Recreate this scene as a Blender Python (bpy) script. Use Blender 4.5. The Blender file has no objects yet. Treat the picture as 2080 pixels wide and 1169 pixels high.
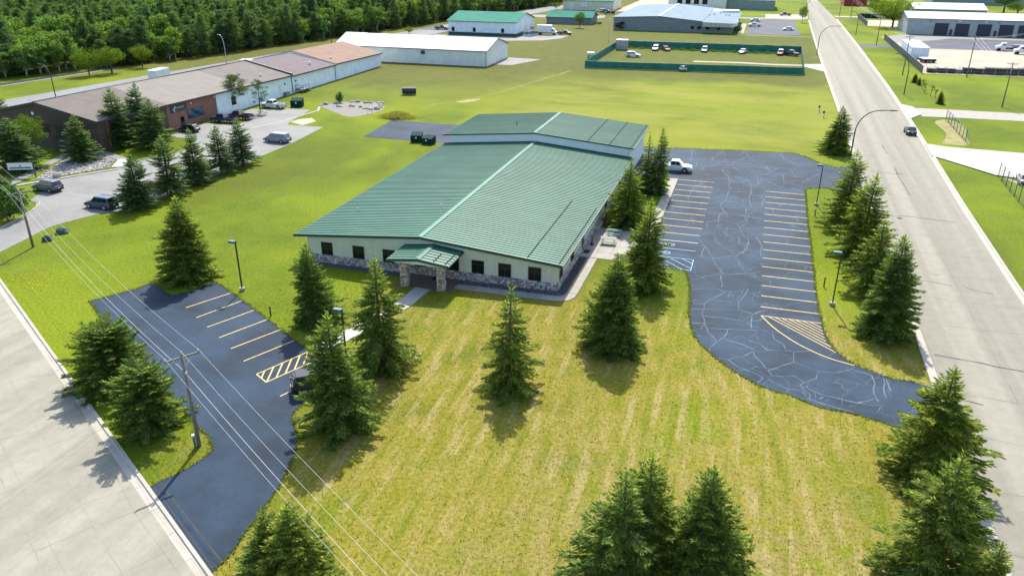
import bpy, bmesh, math, random
import numpy as np
from mathutils import Matrix, Vector

scene = bpy.context.scene
# ---------------------------------------------------------------- camera
cam_data = bpy.data.cameras.new('camera')
cam_data.sensor_width = 36.0
cam_data.lens = 27.366
cam_data.clip_start = 0.5
cam_data.clip_end = 4000
cam = bpy.data.objects.new('camera', cam_data)
cam.matrix_world = Matrix.Translation((0, 0, 34.0)) @ Matrix(((0.955247, -0.122705, 0.269159), (0.295794, 0.386946, -0.873372), (0.003017, 0.913902, 0.405924))).to_4x4()
scene.collection.objects.link(cam)
scene.camera = cam
# ---------------------------------------------------------------- sky and sun (high, ahead of the camera and a little left)
SUN_ELEV = math.radians(49.0)
SUN_AZ = math.radians(-12.0)            # measured from +Y towards +X
world = bpy.data.worlds.new('World')
scene.world = world
world.use_nodes = True
wn = world.node_tree
sky = wn.nodes.new('ShaderNodeTexSky')
sky.sky_type = 'NISHITA'
sky.sun_disc = False
sky.sun_elevation = SUN_ELEV
sky.sun_rotation = SUN_AZ
sky.air_density = 1.0
sky.dust_density = 1.5
sky.ozone_density = 1.0
wn.nodes['Background'].inputs['Strength'].default_value = 0.15
wn.links.new(sky.outputs[0], wn.nodes['Background'].inputs['Color'])
sun_data = bpy.data.lights.new('sun', 'SUN')
sun_data.energy = 3.4
sun_data.angle = math.radians(0.5)
sun_data.color = (1.0, 0.95, 0.86)
sun = bpy.data.objects.new('sun', sun_data)
sd = Vector((math.sin(SUN_AZ) * math.cos(SUN_ELEV), math.cos(SUN_AZ) * math.cos(SUN_ELEV), math.sin(SUN_ELEV)))
sun.rotation_euler = sd.to_track_quat('Z', 'Y').to_euler()
sun.location = sd * 300
scene.collection.objects.link(sun)
vs = scene.view_settings
vs.view_transform = 'Standard'
vs.look = 'None'
vs.exposure = 1.2
vs.gamma = 1.0
vs.use_curve_mapping = False
scene.render.resolution_x, scene.render.resolution_y = 1024, 575
scene.cycles.max_bounces = 6
scene.cycles.transparent_max_bounces = 6

# ---------------------------------------------------------------- helpers
COL = scene.collection
PI = math.pi

class MB:
    """collects faces of one mesh"""
    def __init__(self):
        self.v, self.f, self.m = [], [], []
    def face(self, pts, mi=0):
        b = len(self.v)
        self.v.extend(tuple(p) for p in pts)
        self.f.append(tuple(range(b, b + len(pts))))
        self.m.append(mi)
    def box(self, x0, y0, z0, x1, y1, z1, mi=0, rot=0.0, c=None):
        P = [(x0, y0, z0), (x1, y0, z0), (x1, y1, z0), (x0, y1, z0), (x0, y0, z1), (x1, y0, z1), (x1, y1, z1), (x0, y1, z1)]
        if rot:
            cx, cy = c if c else ((x0 + x1) / 2, (y0 + y1) / 2)
            co, si = math.cos(rot), math.sin(rot)
            P = [(cx + (x - cx) * co - (y - cy) * si, cy + (x - cx) * si + (y - cy) * co, z) for x, y, z in P]
        b = len(self.v)
        self.v.extend(P)
        for q in ((0, 3, 2, 1), (4, 5, 6, 7), (0, 1, 5, 4), (1, 2, 6, 5), (2, 3, 7, 6), (3, 0, 4, 7)):
            self.f.append(tuple(b + i for i in q)); self.m.append(mi)
        return self
    def hexa(self, P, mi=0):
        b = len(self.v)
        self.v.extend(tuple(p) for p in P)
        for q in ((0, 3, 2, 1), (4, 5, 6, 7), (0, 1, 5, 4), (1, 2, 6, 5), (2, 3, 7, 6), (3, 0, 4, 7)):
            self.f.append(tuple(b + i for i in q)); self.m.append(mi)
        return self
    def prism(self, poly, axis, a0, a1, mi=0):
        """polygon (2-D) swept along an axis: 'y' poly=(x,z), 'x' poly=(y,z), 'z' poly=(x,y)"""
        def mk(p, a):
            return (p[0], a, p[1]) if axis == 'y' else (a, p[0], p[1]) if axis == 'x' else (p[0], p[1], a)
        b, n = len(self.v), len(poly)
        self.v.extend(mk(p, a0) for p in poly); self.v.extend(mk(p, a1) for p in poly)
        self.f.append(tuple(range(b + n - 1, b - 1, -1))); self.m.append(mi)
        self.f.append(tuple(range(b + n, b + 2 * n))); self.m.append(mi)
        for i in range(n):
            j = (i + 1) % n
            self.f.append((b + i, b + j, b + n + j, b + n + i)); self.m.append(mi)
        return self
    def tube(self, pts, rad, n=8, mi=0, cap=True):
        pts = [Vector(p) for p in pts]
        if not hasattr(rad, '__len__'): rad = [rad] * len(pts)
        rings = []
        prev = None
        for i, p in enumerate(pts):
            t = (pts[min(i + 1, len(pts) - 1)] - pts[max(i - 1, 0)]).normalized()
            u = prev if prev is not None else (Vector((1, 0, 0)) if abs(t.x) < .9 else Vector((0, 1, 0)))
            u = (u - t * u.dot(t)).normalized(); w = t.cross(u); prev = u
            b = len(self.v)
            for k in range(n):
                a = 2 * PI * k / n
                self.v.append(tuple(p + (u * math.cos(a) + w * math.sin(a)) * rad[i]))
            rings.append(b)
        for a, b in zip(rings, rings[1:]):
            for k in range(n):
                l = (k + 1) % n
                self.f.append((a + k, a + l, b + l, b + k)); self.m.append(mi)
        if cap:
            self.f.append(tuple(rings[0] + k for k in range(n - 1, -1, -1))); self.m.append(mi)
            self.f.append(tuple(rings[-1] + k for k in range(n))); self.m.append(mi)
        return self
    def mesh(self, name, mats, smooth=False):
        me = bpy.data.meshes.new(name)
        me.from_pydata(self.v, [], self.f)
        for m in (mats if isinstance(mats, (list, tuple)) else [mats]):
            me.materials.append(m)
        if any(self.m):
            me.polygons.foreach_set('material_index', self.m)
        if smooth:
            me.polygons.foreach_set('use_smooth', [True] * len(me.polygons))
        me.update()
        return me
    def build(self, name, mats, parent=None, smooth=False, loc=None):
        return link(name, self.mesh(name, mats, smooth), parent, loc)

def link(name, me, parent=None, loc=None):
    o = bpy.data.objects.new(name, me)
    COL.objects.link(o)
    if parent is not None: o.parent = parent
    if loc is not None: o.location = loc
    return o

def tag(o, label=None, cat=None, group=None, kind=None):
    if label: o['label'] = label
    if cat: o['category'] = cat
    if group: o['group'] = group
    if kind: o['kind'] = kind
    return o

def thing(name, label, cat, loc=(0, 0, 0), rz=0.0, group=None):
    o = bpy.data.objects.new(name, None)
    COL.objects.link(o)
    o.location = loc if len(loc) == 3 else (loc[0], loc[1], 0)
    o.rotation_euler = (0, 0, rz)
    o.empty_display_size = .3
    return tag(o, label, cat, group)

# ---------------------------------------------------------------- materials
def newmat(name):
    m = bpy.data.materials.new(name)
    m.use_nodes = True
    nt = m.node_tree
    return m, nt, nt.nodes['Principled BSDF']

def N(nt, typ, **kw):
    n = nt.nodes.new(typ)
    for k, v in kw.items():
        if k in n.inputs: n.inputs[k].default_value = v
        else: setattr(n, k, v)
    return n

def noise(nt, vec, scale, detail=3.0, rough=.55, dist=0.0):
    n = N(nt, 'ShaderNodeTexNoise', Scale=scale, Detail=detail, Roughness=rough, Distortion=dist)
    if vec is not None: nt.links.new(vec, n.inputs['Vector'])
    return n.outputs['Fac']

def ramp(nt, fac, lo, hi):
    """smooth 0..1 between lo and hi"""
    n = N(nt, 'ShaderNodeMapRange')
    n.interpolation_type = 'SMOOTHSTEP'
    n.inputs['From Min'].default_value = lo; n.inputs['From Max'].default_value = hi
    nt.links.new(fac, n.inputs['Value'])
    return n.outputs['Result']

def mixc(nt, fac, a, b, mode='MIX'):
    n = N(nt, 'ShaderNodeMix', data_type='RGBA', blend_type=mode)
    for s, val in ((n.inputs[0], fac), (n.inputs[6], a), (n.inputs[7], b)):
        if hasattr(val, 'links'): nt.links.new(val, s)
        elif isinstance(val, (int, float)): s.default_value = val
        else: s.default_value = (*val, 1) if len(val) == 3 else val
    return n.outputs[2]

def math_(nt, op, a, b=None, c=None):
    n = N(nt, 'ShaderNodeMath', operation=op)
    for i, val in enumerate((a, b, c)):
        if val is None: continue
        if hasattr(val, 'links'): nt.links.new(val, n.inputs[i])
        else: n.inputs[i].default_value = val
    return n.outputs[0]

def coords(nt, kind='Object', scale=None, rotz=0.0):
    if kind == 'World':
        out = N(nt, 'ShaderNodeNewGeometry').outputs['Position']
    else:
        out = N(nt, 'ShaderNodeTexCoord').outputs[kind]
    if scale or rotz:
        mp = N(nt, 'ShaderNodeMapping')
        mp.inputs['Scale'].default_value = scale or (1, 1, 1)
        mp.inputs['Rotation'].default_value = (0, 0, rotz)
        nt.links.new(out, mp.inputs['Vector'])
        out = mp.outputs[0]
    return out

def bump(nt, b, h, strength=.3, dist=.02):
    n = N(nt, 'ShaderNodeBump', Strength=strength, Distance=dist)
    nt.links.new(h, n.inputs['Height'])
    nt.links.new(n.outputs[0], b.inputs['Normal'])

def surf(name, col, rough=.75, var=.15, scale=1.5, fine=25.0, spec=.3, metal=0.0, coord='World', bmp=0.0, tint=None):
    """plain surface with two scales of colour variation"""
    m, nt, b = newmat(name)
    v = coords(nt, coord)
    n1 = noise(nt, v, scale, 4); n2 = noise(nt, v, fine, 2)
    k = math_(nt, 'ADD', math_(nt, 'MULTIPLY', n1, .65), math_(nt, 'MULTIPLY', n2, .35))
    k = ramp(nt, k, .3, .7)
    lo = tuple(c * (1 - var) for c in col); hi = tuple(min(1, c * (1 + var)) for c in (tint or col))
    c = mixc(nt, k, lo, hi)
    nt.links.new(c, b.inputs['Base Color'])
    b.inputs['Roughness'].default_value = rough
    b.inputs['Metallic'].default_value = metal
    b.inputs['Specular IOR Level'].default_value = spec
    if bmp: bump(nt, b, n2, bmp, .03)
    return m

def paint(name, col, rough=.35, coat=.0, metal=0.0, spec=.5):
    m, nt, b = newmat(name)
    v = coords(nt, 'Object')
    c = mixc(nt, noise(nt, v, 3.0, 3), tuple(x * .9 for x in col), tuple(min(1, x * 1.1) for x in col))
    nt.links.new(c, b.inputs['Base Color'])
    b.inputs['Roughness'].default_value = rough
    b.inputs['Metallic'].default_value = metal
    b.inputs['Specular IOR Level'].default_value = spec
    b.inputs['Coat Weight'].default_value = coat
    return m

# ================================================================ ground materials
def band(nt, val, a, b, c, d):
    """1 between b and c, fading to 0 at a and d"""
    return math_(nt, 'MULTIPLY', ramp(nt, val, a, b), math_(nt, 'SUBTRACT', 1.0, ramp(nt, val, c, d)))

def grass_material():
    m, nt, b = newmat('lawn_grass')
    P = coords(nt, 'World')
    s = N(nt, 'ShaderNodeSeparateXYZ'); nt.links.new(P, s.inputs[0])
    warp = noise(nt, P, .12, 3)
    wx = math_(nt, 'ADD', s.outputs[0], math_(nt, 'MULTIPLY', math_(nt, 'SUBTRACT', warp, .5), 14))
    wy = math_(nt, 'ADD', s.outputs[1], math_(nt, 'MULTIPLY', math_(nt, 'SUBTRACT', noise(nt, P, .09, 3), .5), 18))
    big = noise(nt, P, .035, 4, .6)
    mid = noise(nt, P, .35, 5, .65)
    fine = noise(nt, P, 3.2, 4, .7)
    vfine = noise(nt, P, 14.0, 3, .7)
    # lush lawn
    c = mixc(nt, ramp(nt, big, .35, .65), (.084, .124, .006), (.150, .200, .007))
    c = mixc(nt, math_(nt, 'MULTIPLY', ramp(nt, mid, .45, .75), .55), c, (.15, .165, .012))
    lz = noise(nt, coords(nt, 'World', (.028, .012, 1), .5), 1.0, 4, .6)
    c = mixc(nt, math_(nt, 'MULTIPLY', ramp(nt, lz, .52, .66), .7), c, (.080, .094, .010))
    c = mixc(nt, math_(nt, 'MULTIPLY', ramp(nt, lz, .47, .36), .6), c, (.19, .214, .007))
    # olive, browner turf at the back left
    back = math_(nt, 'MULTIPLY', band(nt, wy, 150, 215, 520, 700), math_(nt, 'SUBTRACT', 1.0, ramp(nt, wx, -70, -40)))
    c = mixc(nt, math_(nt, 'MULTIPLY', back, .8), c, mixc(nt, ramp(nt, mid, .35, .65), (.078, .088, .016), (.115, .098, .028)))
    # sun-bleached meadow behind the building
    mead = math_(nt, 'MULTIPLY', band(nt, wy, 128, 150, 205, 228), band(nt, wx, -66, -40, 14, 30))
    streak = noise(nt, coords(nt, 'World', (.03, .08, 1)), 1.0, 5, .7)
    c = mixc(nt, math_(nt, 'MULTIPLY', math_(nt, 'MULTIPLY', mead, ramp(nt, streak, .25, .7)), .85), c, (.225, .225, .035))
    # rough belt along the compound
    belt = math_(nt, 'MULTIPLY', band(nt, wy, 212, 224, 330, 350), band(nt, wx, -80, -62, 16, 22))
    c = mixc(nt, math_(nt, 'MULTIPLY', belt, .85), c, mixc(nt, ramp(nt, mid, .35, .65), (.075, .098, .013), (.112, .104, .028)))
    # dry front lawn with mower / spreader streaks
    dry = math_(nt, 'MULTIPLY', band(nt, wx, -42, -24, 15, 22), math_(nt, 'SUBTRACT', 1.0, ramp(nt, wy, 62, 86)))
    dryk = math_(nt, 'MULTIPLY', dry, ramp(nt, noise(nt, P, .16, 4, .6), .22, .55))
    c = mixc(nt, math_(nt, 'MULTIPLY', dryk, .92), c, mixc(nt, ramp(nt, mid, .3, .7), (.190, .172, .016), (.245, .200, .042)))
    near = math_(nt, 'MULTIPLY', math_(nt, 'SUBTRACT', 1.0, ramp(nt, wy, 34, 58)), band(nt, wx, -20, -6, 18, 24))
    c = mixc(nt, math_(nt, 'MULTIPLY', near, ramp(nt, noise(nt, P, .5, 4, .65), .36, .6)), c, (.225, .185, .055))
    stv = coords(nt, 'World', (2.0, .045, 1), math.radians(-10))
    st = noise(nt, stv, 1.0, 3, .55, .15)
    sw = N(nt, 'ShaderNodeSeparateXYZ'); nt.links.new(coords(nt, 'World', (1, 1, 1), math.radians(-10)), sw.inputs[0])
    ph = math_(nt, 'ADD', math_(nt, 'MULTIPLY', sw.outputs[0], 2 * PI / 1.9), math_(nt, 'MULTIPLY', noise(nt, P, .10, 3), 9.0))
    st = math_(nt, 'ADD', math_(nt, 'MULTIPLY', st, .7), math_(nt, 'MULTIPLY', math_(nt, 'ADD', math_(nt, 'SINE', ph), 2.0), .075))
    stm = math_(nt, 'MULTIPLY', ramp(nt, st, .50, .62), ramp(nt, noise(nt, P, .13, 5, .7), .40, .58))
    c = mixc(nt, math_(nt, 'MULTIPLY', math_(nt, 'MULTIPLY', stm, dry), .66), c, (.31, .245, .10))
    stg = math_(nt, 'MULTIPLY', ramp(nt, st, .46, .34), dry)
    c = mixc(nt, math_(nt, 'MULTIPLY', stg, .6), c, (.115, .142, .009))
    # worn soil and clover patches
    soil = math_(nt, 'MULTIPLY', ramp(nt, noise(nt, P, .9, 5, .7), .66, .74), ramp(nt, noise(nt, P, .07, 2), .45, .6))
    c = mixc(nt, math_(nt, 'MULTIPLY', soil, .55), c, (.26, .21, .11))
    clover = ramp(nt, noise(nt, coords(nt, 'World', (1, 1, 1), .6), .55, 4, .7), .68, .74)
    c = mixc(nt, math_(nt, 'MULTIPLY', clover, .6), c, (.055, .105, .008))
    # blade-scale speckle
    k = math_(nt, 'ADD', math_(nt, 'MULTIPLY', fine, .5), math_(nt, 'MULTIPLY', vfine, .5))
    c = mixc(nt, ramp(nt, k, .34, .66), mixc(nt, 1.0, c, (.55, .6, .55), 'MULTIPLY'), mixc(nt, 1.0, c, (1.36, 1.3, 1.4), 'MULTIPLY'))
    nt.links.new(c, b.inputs['Base Color'])
    b.inputs['Roughness'].default_value = .95
    b.inputs['Specular IOR Level'].default_value = .1
    bump(nt, b, k, .9, .12)
    return m

def asphalt_material(name, base, lines=.0, seal=(.1, .12, .15), grey=.3):
    m, nt, b = newmat(name)
    P = coords(nt, 'World')
    big = noise(nt, P, .14, 4, .6); mid = noise(nt, P, 1.1, 4, .6); fine = noise(nt, P, 22, 2)
    strk = noise(nt, coords(nt, 'World', (.05, .9, 1)), 1.0, 3)
    c = mixc(nt, ramp(nt, big, .3, .7), tuple(x * (1 - grey) for x in base), tuple(x * (1 + grey) for x in base))
    c = mixc(nt, math_(nt, 'MULTIPLY', ramp(nt, strk, .5, .75), .35), c, tuple(x * 1.5 for x in base))
    c = mixc(nt, ramp(nt, fine, .3, .7), mixc(nt, 1.0, c, (.8, .8, .8), 'MULTIPLY'), mixc(nt, 1.0, c, (1.2, 1.2, 1.2), 'MULTIPLY'))
    if lines:
        w = N(nt, 'ShaderNodeTexNoise', Scale=.35, Detail=3.0); nt.links.new(P, w.inputs['Vector'])
        wv = N(nt, 'ShaderNodeVectorMath', operation='SCALE'); nt.links.new(w.outputs['Color'], wv.inputs[0]); wv.inputs['Scale'].default_value = 3.0
        ad = N(nt, 'ShaderNodeVectorMath', operation='ADD'); nt.links.new(P, ad.inputs[0]); nt.links.new(wv.outputs[0], ad.inputs[1])
        vo = N(nt, 'ShaderNodeTexVoronoi', feature='DISTANCE_TO_EDGE', Scale=.26); nt.links.new(ad.outputs[0], vo.inputs['Vector'])
        ln = math_(nt, 'SUBTRACT', 1.0, ramp(nt, vo.outputs['Distance'], .004, .016))
        ln = math_(nt, 'MULTIPLY', ln, ramp(nt, noise(nt, P, .22, 3), .38, .52))
        c = mixc(nt, math_(nt, 'MULTIPLY', ln, lines), c, seal)
    oil = ramp(nt, noise(nt, P, .7, 5, .75), .64, .76)
    c = mixc(nt, math_(nt, 'MULTIPLY', oil, .45), c, tuple(x * .5 for x in base))
    spots = ramp(nt, noise(nt, coords(nt, 'World', (1, 1, 1), 1.0), .45, 5, .7), .62, .78)
    c = mixc(nt, math_(nt, 'MULTIPLY', spots, .35), c, tuple(min(1, x * 2.4) for x in base))
    nt.links.new(c, b.inputs['Base Color'])
    b.inputs['Roughness'].default_value = .8
    b.inputs['Specular IOR Level'].default_value = .22
    bump(nt, b, fine, .25, .01)
    return m

def street_material(name, base, rotz, tint):
    """old pale pavement with wheel tracks and drip band along the lane"""
    m, nt, b = newmat(name)
    P = coords(nt, 'World')
    lane = noise(nt, coords(nt, 'World', (.55, .006, 1), rotz), 1.0, 3, .5)
    big = noise(nt, P, .08, 4, .6); mid = noise(nt, P, .9, 5, .65); fine = noise(nt, P, 16, 3, .7)
    c = mixc(nt, ramp(nt, lane, .35, .65), tuple(x * .86 for x in base), tuple(x * 1.1 for x in base))
    c = mixc(nt, math_(nt, 'MULTIPLY', ramp(nt, big, .4, .7), .5), c, tint)
    c = mixc(nt, ramp(nt, mid, .3, .7), mixc(nt, 1.0, c, (.93, .93, .93), 'MULTIPLY'), mixc(nt, 1.0, c, (1.06, 1.06, 1.06), 'MULTIPLY'))
    c = mixc(nt, ramp(nt, fine, .3, .7), mixc(nt, 1.0, c, (.88, .88, .88), 'MULTIPLY'), mixc(nt, 1.0, c, (1.1, 1.1, 1.1), 'MULTIPLY'))
    stain = ramp(nt, noise(nt, P, .6, 5, .7), .68, .78)
    c = mixc(nt, math_(nt, 'MULTIPLY', stain, .3), c, tuple(x * .6 for x in base))
    nt.links.new(c, b.inputs['Base Color'])
    b.inputs['Roughness'].default_value = .9
    b.inputs['Specular IOR Level'].default_value = .2
    bump(nt, b, fine, .2, .01)
    return m

MAT = {}
MAT['grass'] = grass_material()
MAT['lot'] = asphalt_material('sealed_asphalt', (.0165, .0335, .056), .85, (.052, .078, .103), .45)
MAT['lot_left'] = asphalt_material('sealed_asphalt_plain', (.0155, .031, .0525), .12, (.045, .065, .09), .42)
MAT['drive'] = asphalt_material('grey_asphalt', (.195, .19, .178), .25, (.08, .085, .09), .12)
MAT['lot_far'] = asphalt_material('dark_grey_asphalt', (.06, .065, .08), .3, (.12, .12, .12), .2)
MAT['street_r'] = street_material('old_street', (.240, .222, .174), 0.0, (.222, .212, .172))
MAT['street_l'] = street_material('old_street_left', (.262, .244, .19), math.radians(58.5), (.242, .232, .184))
MAT['street_b'] = street_material('back_road', (.20, .20, .195), math.radians(5), (.18, .18, .18))
MAT['concrete'] = surf('pale_concrete', (.285, .262, .222), .85, .12, .8, 18, bmp=.15)
MAT['kerb'] = surf('pale_kerb_concrete', (.36, .33, .275), .85, .12, .8, 18, bmp=.15)
MAT['concrete_w'] = surf('white_concrete', (.36, .34, .31), .85, .1, .6, 18, bmp=.15)
MAT['concrete_g'] = surf('grey_concrete', (.20, .195, .185), .85, .12, .8, 18, bmp=.15)
MAT['seam'] = surf('tar_seam', (.05, .05, .048), .9, .3, 2)
MAT['seam_soft'] = surf('worn_seam', (.165, .158, .132), .9, .25, 2)
MAT['seal'] = surf('dusty_crack_seal', (.08, .118, .15), .85, .4, 1.2, 6)
MAT['yellow'] = surf('worn_yellow_paint', (.52, .37, .13), .7, .22, 2.5, 12)
MAT['white'] = surf('worn_white_paint', (.5, .48, .42), .7, .2, 2.5, 12)
MAT['blue'] = surf('pale_blue_paint', (.17, .36, .48), .7, .2, 2.5, 12)
MAT['gravel'] = surf('grey_gravel', (.20, .18, .155), .95, .35, 3, 12, bmp=.8)
MAT['gravel_d'] = surf('dark_gravel', (.075, .078, .085), .95, .4, 4, 14, bmp=.8)
MAT['sand'] = surf('pale_sand_yard', (.36, .30, .225), .95, .14, .12, 5, bmp=.3)
MAT['ballast'] = surf('rail_ballast', (.19, .18, .17), .95, .25, 2, 12, bmp=.6)
MAT['brick_pave'] = surf('reddish_paving', (.15, .105, .095), .85, .2, 2, 14)

def sheet(name, pts, z, mat, parent=None, kind='structure'):
    bm = bmesh.new()
    vs_ = [bm.verts.new((p[0], p[1], z)) for p in pts]
    es = [bm.edges.new((vs_[i], vs_[(i + 1) % len(vs_)])) for i in range(len(vs_))]
    bmesh.ops.triangle_fill(bm, use_beauty=True, use_dissolve=False, edges=es)
    for f in bm.faces:
        f.normal_update()
        if f.normal.z < 0: f.normal_flip()
    me = bpy.data.meshes.new(name); bm.to_mesh(me); bm.free()
    me.materials.append(mat)
    o = link(name, me, parent)
    if parent is None: o['kind'] = kind
    return o

def smooth_line(pts, n=4):
    """Catmull-Rom through points"""
    P = [Vector((p[0], p[1])) for p in pts]; out = []
    for i in range(len(P) - 1):
        a, b, c, d = P[max(i - 1, 0)], P[i], P[i + 1], P[min(i + 2, len(P) - 1)]
        for k in range(n):
            t = k / n
            out.append(tuple(.5 * ((2 * b) + (c - a) * t + (2 * a - 5 * b + 4 * c - d) * t * t + (3 * b - a - 3 * c + d) * t ** 3)))
    out.append(tuple(P[-1]))
    return out

def strip(name, pts, width, z, mat, parent=None, jitter=0.0, rnd=random.Random(5), mb=None):
    """flat ribbon along a polyline"""
    P = [Vector((p[0], p[1])) for p in pts]
    own = mb is None
    if own: mb = MB()
    L, R = [], []
    for i, p in enumerate(P):
        t = (P[min(i + 1, len(P) - 1)] - P[max(i - 1, 0)])
        if t.length < 1e-6: t = Vector((1, 0))
        t.normalize(); nrm = Vector((-t.y, t.x)); w = width / 2 * (1 + rnd.uniform(-jitter, jitter))
        L.append(p + nrm * w); R.append(p - nrm * w)
    for i in range(len(P) - 1):
        mb.face([(R[i].x, R[i].y, z), (R[i + 1].x, R[i + 1].y, z), (L[i + 1].x, L[i + 1].y, z), (L[i].x, L[i].y, z)])
    if own: return mb.build(name, mat, parent)

def wobble(pts, step, amp, rnd):
    """subdivide a polyline and shake it a little"""
    out = []
    for a, b in zip(pts, pts[1:]):
        a, b = Vector(a), Vector(b); n = max(1, int((b - a).length / step))
        for k in range(n):
            p = a.lerp(b, k / n)
            if k: p += Vector((rnd.uniform(-amp, amp), rnd.uniform(-amp, amp)))
            out.append(tuple(p))
    out.append(tuple(pts[-1]))
    return out

def offset_line(pts, d):
    P = [Vector((p[0], p[1])) for p in pts]; out = []
    for i, p in enumerate(P):
        t = (P[min(i + 1, len(P) - 1)] - P[max(i - 1, 0)]).normalized()
        out.append((p.x - t.y * d, p.y + t.x * d))
    return out

def resample(pts, step):
    P = [Vector((p[0], p[1])) for p in pts]; out = [tuple(P[0])]; acc = 0.0
    for a, b in zip(P, P[1:]):
        l = (b - a).length; pos = step - acc
        while pos <= l:
            out.append(tuple(a.lerp(b, pos / l))); pos += step
        acc = (acc + l) % step
    return out

def kerb(name, pts, width, height, mat, slab=3.0, side=1, gap=.03):
    """kerb and gutter in slabs; pts = road edge, width to the given side"""
    root = bpy.data.objects.new(name, None); COL.objects.link(root); root['kind'] = 'structure'
    Q = resample(pts, slab)
    rnd = random.Random(len(Q))
    for a, b in zip(Q, Q[1:]):
        A, B = Vector(a), Vector(b); t = (B - A).normalized(); n = Vector((-t.y, t.x)) * side
        A2, B2 = A + t * gap, B
        mb = MB(); dz = rnd.uniform(-.006, .006)
        w1 = width * .62
        def q(p, off, z): return (p.x + n.x * off, p.y + n.y * off, z)
        prof = [(0, .012), (w1, .02 + dz), (w1 + .06, height + dz), (width, height + dz), (width, -.1), (0, -.1)]
        if side < 0: prof = prof[::-1]
        b0 = len(mb.v); k = len(prof)
        mb.v += [q(A2, o, z) for o, z in prof] + [q(B2, o, z) for o, z in prof]
        mb.f += [tuple(range(b0, b0 + k)), tuple(range(b0 + 2 * k - 1, b0 + k - 1, -1))]
        mb.f += [(b0 + (i + 1) % k, b0 + i, b0 + k + i, b0 + k + (i + 1) % k) for i in range(k)]
        mb.m += [0] * (k + 2)
        mb.build('kerb_slab', mat, root)
    return root

# ================================================================ terrain
g = MB()
g.face([(-2500, -400, 0), (2500, -400, 0), (2500, 3500, 0), (-2500, 3500, 0)])
tag(g.build('ground', MAT['grass']), kind='structure')

# ---------------------------------------------------------------- the straight street on the right
RL = [(17.85, -60), (17.85, 50), (17.9, 120), (18.5, 195), (18.7, 265), (19.2, 330), (20.2, 420), (24.2, 575), (34, 900)]
RR = [(29.0, -60), (29.0, 90), (29.5, 120), (30.6, 160), (31.3, 190), (31.9, 225), (32.6, 320), (32.6, 430), (30.5, 575), (42, 900)]
road_r = sheet('street', RL + RR[::-1], .010, MAT['street_r'])
kerb('kerb', [(17.85, 20), (17.85, 50), (17.9, 120), (18.5, 195), (18.7, 265), (19.2, 330), (20.2, 420)], .75, .13, MAT['kerb'], 3.0, 1)
kerb('kerb', [(29.0, 60), (29.0, 90), (29.5, 120), (30.6, 160), (31.3, 190), (31.9, 225), (32.6, 320), (32.6, 430)], .8, .13, MAT['kerb'], 3.0, -1)
rnd = random.Random(11)
cr = MB(); cs = MB()
for x0 in (23.3,):
    strip('', wobble([(x0, 30), (x0 + .1, 110), (x0 + .6, 190), (x0 + 1.2, 330)], 2.2, .05, rnd), .055, .016, None, mb=cs, jitter=.6, rnd=rnd)
strip('', wobble([(26.3, 40), (26.6, 110), (27.6, 190), (28.0, 260)], 2.5, .08, rnd), .04, .016, None, mb=cs, jitter=.6, rnd=rnd)
for y in (44, 50.5, 57, 63.5, 70, 77.5, 84, 91, 98, 105, 112, 120, 128, 137, 146, 157, 168, 182, 200, 222, 250):
    x1 = 29.0 + max(0, (y - 90) * .02)
    strip('', wobble([(17.95, y + rnd.uniform(-.6, .6)), (23.4, y + rnd.uniform(-.3, .3)), (x1 - rnd.choice((.1, .1, 2.5)), y + rnd.uniform(-.8, .8))], .9, .05, rnd), .05, .017, None, mb=cs, jitter=.7, rnd=rnd)
# heavier tar patches
for pts in ([(23.35, 139), (23.3, 133), (23.5, 128), (23.4, 123)], [(23.35, 156), (23.4, 149)], [(20.3, 122.8), (21.6, 122.6)],
            [(18.6, 112), (22.2, 112.4), (25, 111.7), (27.4, 111.6)], [(18.4, 88.5), (21, 88.7), (22.9, 88.1)], [(24.2, 88), (26.6, 87.0)],
            [(18.3, 70.6), (21, 70.2), (24, 69.6), (29, 69.0)], [(18.2, 63), (20.6, 62.4)], [(21.2, 178), (22.4, 178)], [(20.9, 203), (22.0, 203)]):
    strip('', wobble(pts, .8, .08, rnd), .10, .020, None, mb=cr, jitter=.7, rnd=rnd)
cr.build('tar_seam', MAT['seam'], road_r)
cs.build('worn_joint', MAT['seam_soft'], road_r)
mh = MB(); mh.tube([(20.6, 111.2, .0), (20.6, 111.2, .022)], .35, 14)
mh.build('manhole_cover', MAT['seam'], road_r)

# ---------------------------------------------------------------- the street in the lower left corner
DL = Vector((45.1, -27.4)).normalized(); NL = Vector((DL.y, -DL.x))     # along it, and away from the lawn
e0 = Vector((-44.68, 38.01))
LE = [tuple(e0 + DL * t) for t in (-260, -36, 0, 36, 75)]
road_l = sheet('street', LE + [tuple(Vector(p) + NL * 12.0) for p in LE][::-1], .014, MAT['street_l'])
kerb('kerb', [tuple(e0 + DL * t) for t in (-75, 60)], .78, .13, MAT['kerb'], 3.0, 1)
kerb('kerb', [tuple(e0 + DL * t + NL * 12.0) for t in (-75, 60)], .78, .13, MAT['kerb'], 3.0, -1)
cs = MB()
for off in (3.2, 5.7, 6.6):
    strip('', wobble([tuple(e0 + DL * t + NL * off) for t in (-60, -20, 10, 40)], 1.2, .06, rnd), .035, .02, None, mb=cs, jitter=.8, rnd=rnd)
for t in range(-52, 30, 4):
    tt = t + rnd.uniform(-.7, .7)
    strip('', wobble([tuple(e0 + DL * (tt + rnd.uniform(-.4, .4)) + NL * o) for o in (.1, 3, 6.2, rnd.choice((7, 11)))], .8, .06, rnd), .03, .021, None, mb=cs, jitter=.8, rnd=rnd)
cs.build('worn_joint', surf('faint_joint', (.222, .208, .165), .9, .2, 2), road_l)

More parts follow.
